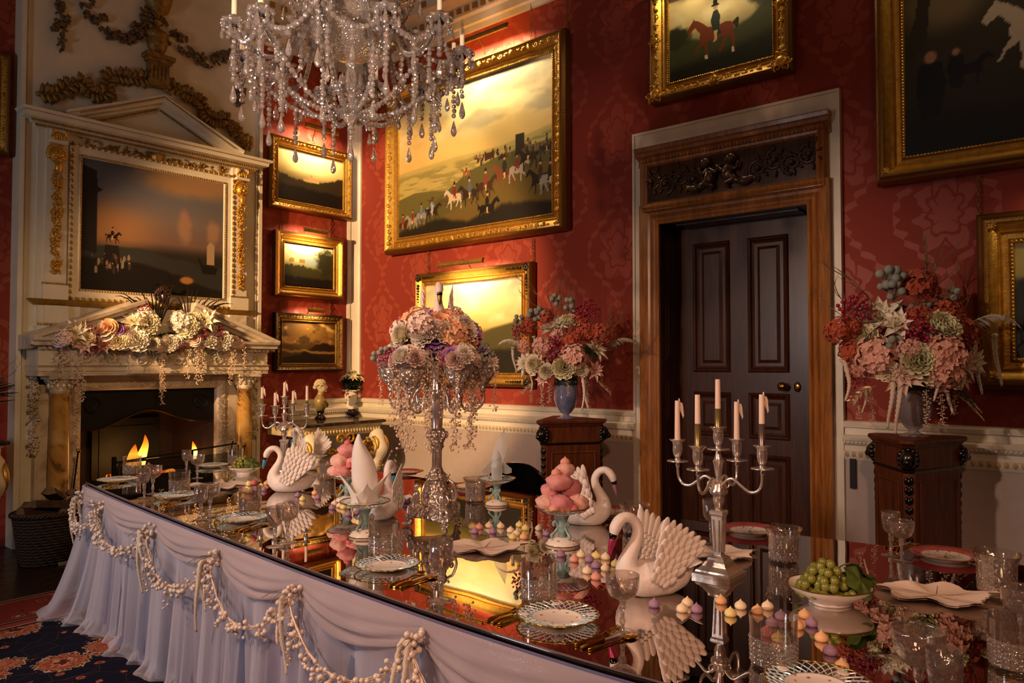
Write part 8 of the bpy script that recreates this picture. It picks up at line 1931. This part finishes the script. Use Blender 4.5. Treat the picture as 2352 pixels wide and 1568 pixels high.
for i in range(11):
    a = i * 2.399; q = .034 * math.sqrt(i); d = Vector((math.cos(a) * q, math.sin(a) * q, .215 - q * .7)); o = link('flower_bract', st, pl); o.matrix_local = aim(d, d + IMG_T * .05, r_.random() * 6, r_.uniform(.9, 1.3))
# arrangement on the left console
la = thing('winter_arrangement', 'dark twig and silver foliage arrangement at the left edge above the console', 'flower arrangement', (1.58, 6.5, .92))
m = MB(); m.lathe([(.07, 0), (.08, .03), (.05, .06), (.09, .13), (.1, .17), (.08, .16), (0, .1)], 18); part('urn', m, SILVER, la, smooth=True)
DK = simple('dark_spruce', '2a3230', .7, var=.4)
for k in ('leaf_green', 'leaf_silver'): pass
spr = fl_leafspray(9, .2, 13, .012, .045).mesh('spruce', DK, False)
for i in range(46):
    a = i * 2.399; d = Vector((math.cos(a), math.sin(a), r_.uniform(-.3, 1.1))).normalized(); o = link('spruce_spray', spr, la); yv = d; zv = Vector((0, 0, 1)) - yv * yv.z; zv.normalize(); xv = yv.cross(zv); p = Vector((0, 0, .2 + .15 * r_.random())) + d * .05; o.matrix_local = Matrix(((xv.x, yv.x, zv.x, p.x), (xv.y, yv.y, zv.y, p.y), (xv.z, yv.z, zv.z, p.z), (0, 0, 0, 1))) @ Matrix.Scale(1.2, 4); o['kind'] = 'stuff'
for i in range(16):
    a = i * 2.399; d = Vector((math.cos(a) * .7, math.sin(a) * .7, 1.0)).normalized(); k = i % 3; q = link('twig', BM['twig%d' % k], la); q.matrix_local = aim(Vector((0, 0, .25)) + d * .1, d, i, 1.1); q['kind'] = 'stuff'; q2 = link('glitter_buds', BM['buds%d' % k], la); q2.matrix_local = q.matrix_local.copy(); q2['kind'] = 'stuff'
for i in range(14): a = i * 2.399; bloom('brunia' if i % 2 else 'berry_red', la, (.13 * math.cos(a), .13 * math.sin(a), .22 + .14 * r_.random()), (math.cos(a), math.sin(a), .4), 1.1)
# ================================================================== LOG BASKET
bk = thing('log_basket', 'dark wicker basket of firewood standing left of the hearth', 'basket', (2.11, 6.3, .0), .2); WICK_ = simple('wicker', '3a2414', .65, var=.4, vs_=40)
m = MB(); m.lathe([(.20, .0), (.205, .005), (.25, .36), (.245, .365), (.20, .01)], 24, sx=1.1, sy=.8); part('lining', m, simple('wicker_dark', '1c110a', .8), bk)
for k in range(17):
    z = .012 + k * .0215; q = .203 + .047 * z / .36; n = 96; m = MB(); m.tube([((q + .006 * (1 if ((i + k) // 2) % 2 else -1)) * 1.1 * math.cos(2 * PI * i / n), (q + .006 * (1 if ((i + k) // 2) % 2 else -1)) * .8 * math.sin(2 * PI * i / n), z) for i in range(n + 1)], .0075, 5, cap=False); part('wicker_strand', m, WICK_, bk, smooth=True)
m = MB()
for s in range(3): m.tube([((.258 + .012 * math.cos(a * 18 + s * 2.1)) * 1.1 * math.cos(a), (.258 + .012 * math.cos(a * 18 + s * 2.1)) * .8 * math.sin(a), .372 + .012 * math.sin(a * 18 + s * 2.1)) for a in [i * 2 * PI / 120 for i in range(121)]], .009, 5, cap=False)
part('braided_rim', m, WICK_, bk, smooth=True)['kind'] = 'stuff'
LOGM = wood('firewood', '2a1a0e', '4c3420', .85, (8, 8, 8), 0); LOGE = simple('log_end', '6a4e30', .85, var=.3, vs_=30)
for i, (x, y, z, a, tl, L, r0) in enumerate([(-.08, .0, .36, .3, .1, .34, .06), (.07, -.03, .37, 1.2, -.1, .3, .055), (.1, .06, .38, 2.0, .2, .3, .06), (-.02, -.07, .41, .1, .15, .3, .05), (-.12, .07, .38, 1.0, .3, .26, .055), (.02, .03, .45, .8, .5, .26, .055), (.16, -.02, .42, .4, .7, .22, .05)]):
    lg = thing('firewood_log', ['split log lying at the left of the basket', 'split log lying at the right front of the basket', 'split log at the right back of the basket', 'thin log across the front of the basket', 'log standing at the left back of the basket', 'log on top of the firewood in the basket', 'tilted log at the right rim of the basket'][i], 'log', (2.11 + x, 6.3 + y, z), 0, 'logs in the basket'); M = Matrix.Rotation(a, 4, 'Z') @ Matrix.Rotation(tl, 4, 'Y')
    m = MB(); ang = [R(d) for d in (0, 60, 120, 180)]; sec = [(r0 * math.cos(q), r0 * math.sin(q)) for q in ang] + [(0, -.012)]
    m.loft([[(-L / 2, x_, y_) for x_, y_ in sec], [(0, x_ * 1.05, y_ * 1.08) for x_, y_ in sec], [(L / 2, x_, y_) for x_, y_ in sec]], M); part('bark', m, LOGM, lg); m = MB(); m.add([(L / 2, x_, y_) for x_, y_ in sec], [tuple(range(5))], M); m.add([(-L / 2, x_, y_) for x_, y_ in sec], [tuple(range(4, -1, -1))], M); part('cut_end', m, LOGE, lg)
# ================================================================== CHAIR
cc = at_d(1196, 1100, 5.05); ch = thing('tub_chair', 'black lacquered round backed chair on the far side of the table', 'chair', (cc.x, cc.y, .0125), math.atan2(-IMG_T.y, -IMG_T.x) + .25)
top = .77
m = MB(); g = []
for k in range(9):
    v = k / 8; row = []
    for i in range(17): a = R(-78 + 156 * i / 16); r_ = .23; hh = .45 + (top - .45 + .0) * v * (1 - .42 * abs(math.sin(a))**3); row.append((r_ * math.cos(a), r_ * math.sin(a) * 1.0, hh))
    g.append(row)
m.sheet(g); g2 = [[(x * .86, y * .86, z) for x, y, z in row] for row in g]; m.sheet([r2[::-1] for r2 in g2]); m.sheet([[g[-1][i] for i in range(17)], [g2[-1][i] for i in range(17)]]); part('backrest', m, BLACKL, ch, smooth=True, sharp=60)
m = MB(); m.lathe([(.0, .40), (.21, .40), (.225, .43), (.22, .455), (.18, .47), (0, .475)], 24); part('seat', m, BLACKL, ch, smooth=True)
for a in (.7, 2.4, 3.9, 5.4): m = MB(); m.tube([(.17 * math.cos(a), .17 * math.sin(a), .41), (.2 * math.cos(a), .2 * math.sin(a), 0)], [.02, .014], 8); part('leg', m, BLACKL, ch)
# ================================================================== CHANDELIER
CC = Vector((2.42, 3.16, 0)); cz = 3.08
cha = thing('crystal_chandelier', 'large crystal chandelier with rope twist arms, candles and strings of drops', 'chandelier', (CC.x, CC.y, cz))
def facet(prof, n):
    m = MB(); m.lathe(prof, n); return m
BEAD = facet([(0, -.0125), (.009, -.009), (.0125, 0), (.009, .009), (0, .0125)], 7)
PEAR = facet([(0, -.042), (.007, -.039), (.0125, -.028), (.0135, -.018), (.009, .002), (.004, .022), (0, .032)], 7)
SPEAR = facet([(0, -.045), (.007, -.02), (.0085, .0), (.005, .022), (0, .03)], 6)
DISC = facet([(0, -.006), (.011, -.004), (.016, 0), (.011, .004), (0, .006)], 9)
meB, meP, meS, meD = (BEAD.mesh('bead', CRYSTAL), PEAR.mesh('pear_drop', CRYSTAL), SPEAR.mesh('spear_drop', CRYSTAL), DISC.mesh('rosette', CRYSTAL))
beads, pears, spears, discs = [], [], [], []
r_ = random.Random(12)
def string(a, b, sag, step=.027, big=False):
    a, b = Vector(a), Vector(b); L = (b - a).length + sag; n = max(2, int(L / step))
    for i in range(n + 1):
        t = i / n; p = a.lerp(b, t) - Vector((0, 0, sag * 4 * t * (1 - t))); beads.append((p, r_.uniform(.95, 1.25)))
def drop(a, n, end=1.0, step=.027, kind=0):
    a = Vector(a)
    for i in range(n): beads.append((a - Vector((r_.uniform(-.003, .003), r_.uniform(-.003, .003), step * i)), r_.uniform(.95, 1.2)))
    (pears if kind == 0 else spears).append((a - Vector((0, 0, step * n + .03 * end)), end))
def tw():
    t = NT('rope_twist_glass'); t.n.remove(t.b); co = t.obj(); w_ = t.node('ShaderNodeTexWave', {'bands_direction': 'DIAGONAL'}, Vector=co, Scale=42., Distortion=1.); bp = t.node('ShaderNodeBump', None, Height=w_.outputs[0], Strength=1., Distance=.012)
    g = t.node('ShaderNodeBsdfGlossy', None, Roughness=.15); g.inputs[0].default_value = (1, .93, .88, 1); t.t.links.new(bp.outputs[0], g.inputs['Normal']); tr = t.node('ShaderNodeBsdfRefraction', None, IOR=1.35, Roughness=.15); t.t.links.new(bp.outputs[0], tr.inputs['Normal'])
    df = t.node('ShaderNodeBsdfTranslucent', None, Color=(.9, .8, .74, 1)); m1 = t.node('ShaderNodeMixShader', None, _0=.45); t.t.links.new(tr.outputs[0], m1.inputs[1]); t.t.links.new(g.outputs[0], m1.inputs[2]); m2 = t.node('ShaderNodeMixShader', None, _0=.2); t.t.links.new(m1.outputs[0], m2.inputs[1]); t.t.links.new(df.outputs[0], m2.inputs[2]); t.t.links.new(m2.outputs[0], t.out.inputs[0]); return t.m
ROPE = tw(); CANDW = simple('candle_sleeve', 'e4d4b4', .5)
# central shaft
m = MB(); m.lathe([(.022, -.02), (.05, .03), (.03, .06), (.06, .12), (.075, .18), (.05, .24), (.03, .28), (.06, .36), (.07, .44), (.03, .5), (.025, .62), (.05, .7), (.03, .8), (.02, 1.2), (.02, ZC - cz)], 14, None, 7, .05); part('shaft', m, CRYSTAL, cha)
m = MB(); m.lathe([(.03, -.03), (.08, -.02), (.16, .02), (.225, .09), (.25, .16), (.258, .18), (.25, .178), (.215, .1), (.15, .035), (.08, 0), (.02, -.005)], 32, None, 32, .012); part('receiver_bowl', m, CUT, cha, smooth=False)
m = MB(); m.lathe([(.012, -.03), (.03, -.05), (.022, -.08), (.036, -.12), (.05, -.17), (.044, -.2), (.02, -.22), (.03, -.24), (.046, -.275), (.05, -.30), (.042, -.335), (.022, -.36), (.012, -.38), (.02, -.395), (0, -.41)], 16, None, 8, .05); part('stem_baluster', m, CRYSTAL, cha)
NA = 12; Ra = .58
for k in range(NA):
    a = k * 2 * PI / NA + .14; M = Matrix.Rotation(a, 4, 'Z'); lift = .03 if k % 2 else -.02
    p = spline([(.09, 0, .06), (.15, 0, .16), (.23, 0, .19), (.29, 0, .10), (.34, 0, -.05), (.42, 0, -.12 + lift), (.51, 0, -.09 + lift), (Ra, 0, .0 + lift)], 7); m = MB(); m.tube(p, .0125, 8, M); ao = part('arm', m, ROPE, cha, smooth=True)
    c = M @ Vector((Ra, 0, lift)); Mc = Matrix.Translation(c)
    m = MB(); m.lathe([(.012, 0), (.03, .004), (.052, .016), (.06, .026), (.055, .026), (.03, .012), (.014, .01)], 16, Mc, 8, .09); part('bobeche', m, CRYSTAL, ao)
    m = MB(); m.lathe([(.010, .01), (.02, .022), (.026, .042), (.024, .05), (.014, .03)], 12, Mc, 6, .06); part('candle_cup', m, CRYSTAL, ao)
    m = MB(); m.lathe([(.0125, .03), (.0125, .145), (.008, .15)], 12, Mc); part('candle_sleeve', m, CANDW, ao, smooth=True, sharp=40)
    m = MB(); m.lathe([(.006, .148), (.0085, .165), (.006, .18), (.001, .2)], 8, Mc); part('flame_bulb', m, GLASS, ao, smooth=True)
    m = MB(); m.lathe([(.003, -.012), (.02, -.01), (.022, 0), (.01, .004)], 10, Mc); part('socket', m, IRON, ao, smooth=True)
    for q in range(8):
        an = q * PI / 4; e = c + Vector((.056 * math.cos(an), .056 * math.sin(an), .012)); beads.append((e, .9)); 
        if q % 2: pears.append((e - Vector((0, 0, .045)), .8 + .25 * (q % 4 == 1)))
        else: beads.append((e - Vector((0, 0, .025)), 1.1)); beads.append((e - Vector((0, 0, .05)), .9))
    # hanging tassels below each arm end
    drop(c + Vector((0, 0, -.02)), 6 + (k % 3) * 2, 1.25); drop(M @ Vector((.5, .02, -.1 + lift)), 4 + k % 2 * 3, 1., kind=0); drop(M @ Vector((.44, -.02, -.12 + lift)), 9 + (k * 5) % 4, 1.2)
    drop(M @ Vector((.34, 0, -.07)), 5 + k % 3, 1.0, kind=1)
    # swags between neighbouring arms, and in to the stem
    c2 = Matrix.Rotation(a + 2 * PI / NA, 4, 'Z') @ Vector((Ra, 0, (.03 if (k + 1) % 2 else -.02))); string(c + Vector((0, 0, -.01)), c2 + Vector((0, 0, -.01)), .09)
    mid = (c + c2) / 2; drop(mid - Vector((0, 0, .10)), 2 + k % 2, 1.1)
    string(M @ Vector((.46, 0, -.13 + lift)), M @ Vector((.05, 0, -.31)), .07, .026)
    string(M @ Vector((.24, 0, .17)), c + Vector((0, 0, .0)), .10, .026)
    string(M @ Vector((.25, 0, .14)), Matrix.Rotation(a + 2 * PI / NA, 4, 'Z') @ Vector((.25, 0, .14)), .06, .024)
    for q in range(3): discs.append((M @ Vector((.20 + q * .11, .015, .19 - q * .08)), 1.3))
    # upper tier short arms
    if k % 2 == 0:
        p = spline([(.05, 0, .36), (.12, 0, .46), (.20, 0, .42), (.27, 0, .30), (.34, 0, .34), (.36, 0, .42)], 6); m = MB(); m.tube(p, .011, 8, M); ao = part('upper_arm', m, ROPE, cha, smooth=True)
        c3 = M @ Vector((.36, 0, .42)); m = MB(); m.lathe([(.012, 0), (.03, .004), (.052, .016), (.06, .026), (.055, .026), (.03, .012), (.014, .01)], 16, Matrix.Translation(c3), 8, .09); part('bobeche', m, CRYSTAL, ao)
        for q in range(6): an = q * PI / 3; pears.append((c3 + Vector((.054 * math.cos(an), .054 * math.sin(an), -.03)), .9))
        drop(c3 - Vector((0, 0, .02)), 5, 1.1); string(c3, M @ Vector((.25, 0, .16)), .06); string(c3, Matrix.Rotation(a + 4 * PI / NA, 4, 'Z') @ Vector((.36, 0, .42)), .12)
for q in range(10): an = q * PI / 5; pears.append((Vector((.055 * math.cos(an), .055 * math.sin(an), -.14)), 1.1)); string((.05 * math.cos(an), .05 * math.sin(an), -.2), (.05 * math.cos(an + .63), .05 * math.sin(an + .63), -.2), .06)
drop((0, 0, -.41), 2, 1.4)
campos = CAM - Vector(cha.location)
def place_many(lst, me, nm, lim=290):
    lst.sort(key=lambda it: (it[0] - campos).length)
    for p, s in lst[:lim]: o = link(nm, me, cha); o.matrix_local = TRS(p, (0, 0, r_.random() * 6), s)
    rest = lst[lim:]
    if rest:
        m = MB(); src = {'bead': BEAD, 'pear_drop': PEAR, 'spear_drop': SPEAR, 'rosette': DISC}[nm]
        for p, s in rest: m.merge(src, TRS(p, (0, 0, r_.random() * 6), s))
        part(nm + '_strings', m, CRYSTAL, cha)['kind'] = 'stuff'
# wires that carry the strings are hair-thin; beads sit on them
place_many(beads, meB, 'bead'); place_many(pears, meP, 'pear_drop'); place_many(spears, meS, 'spear_drop'); place_many(discs, meD, 'rosette')
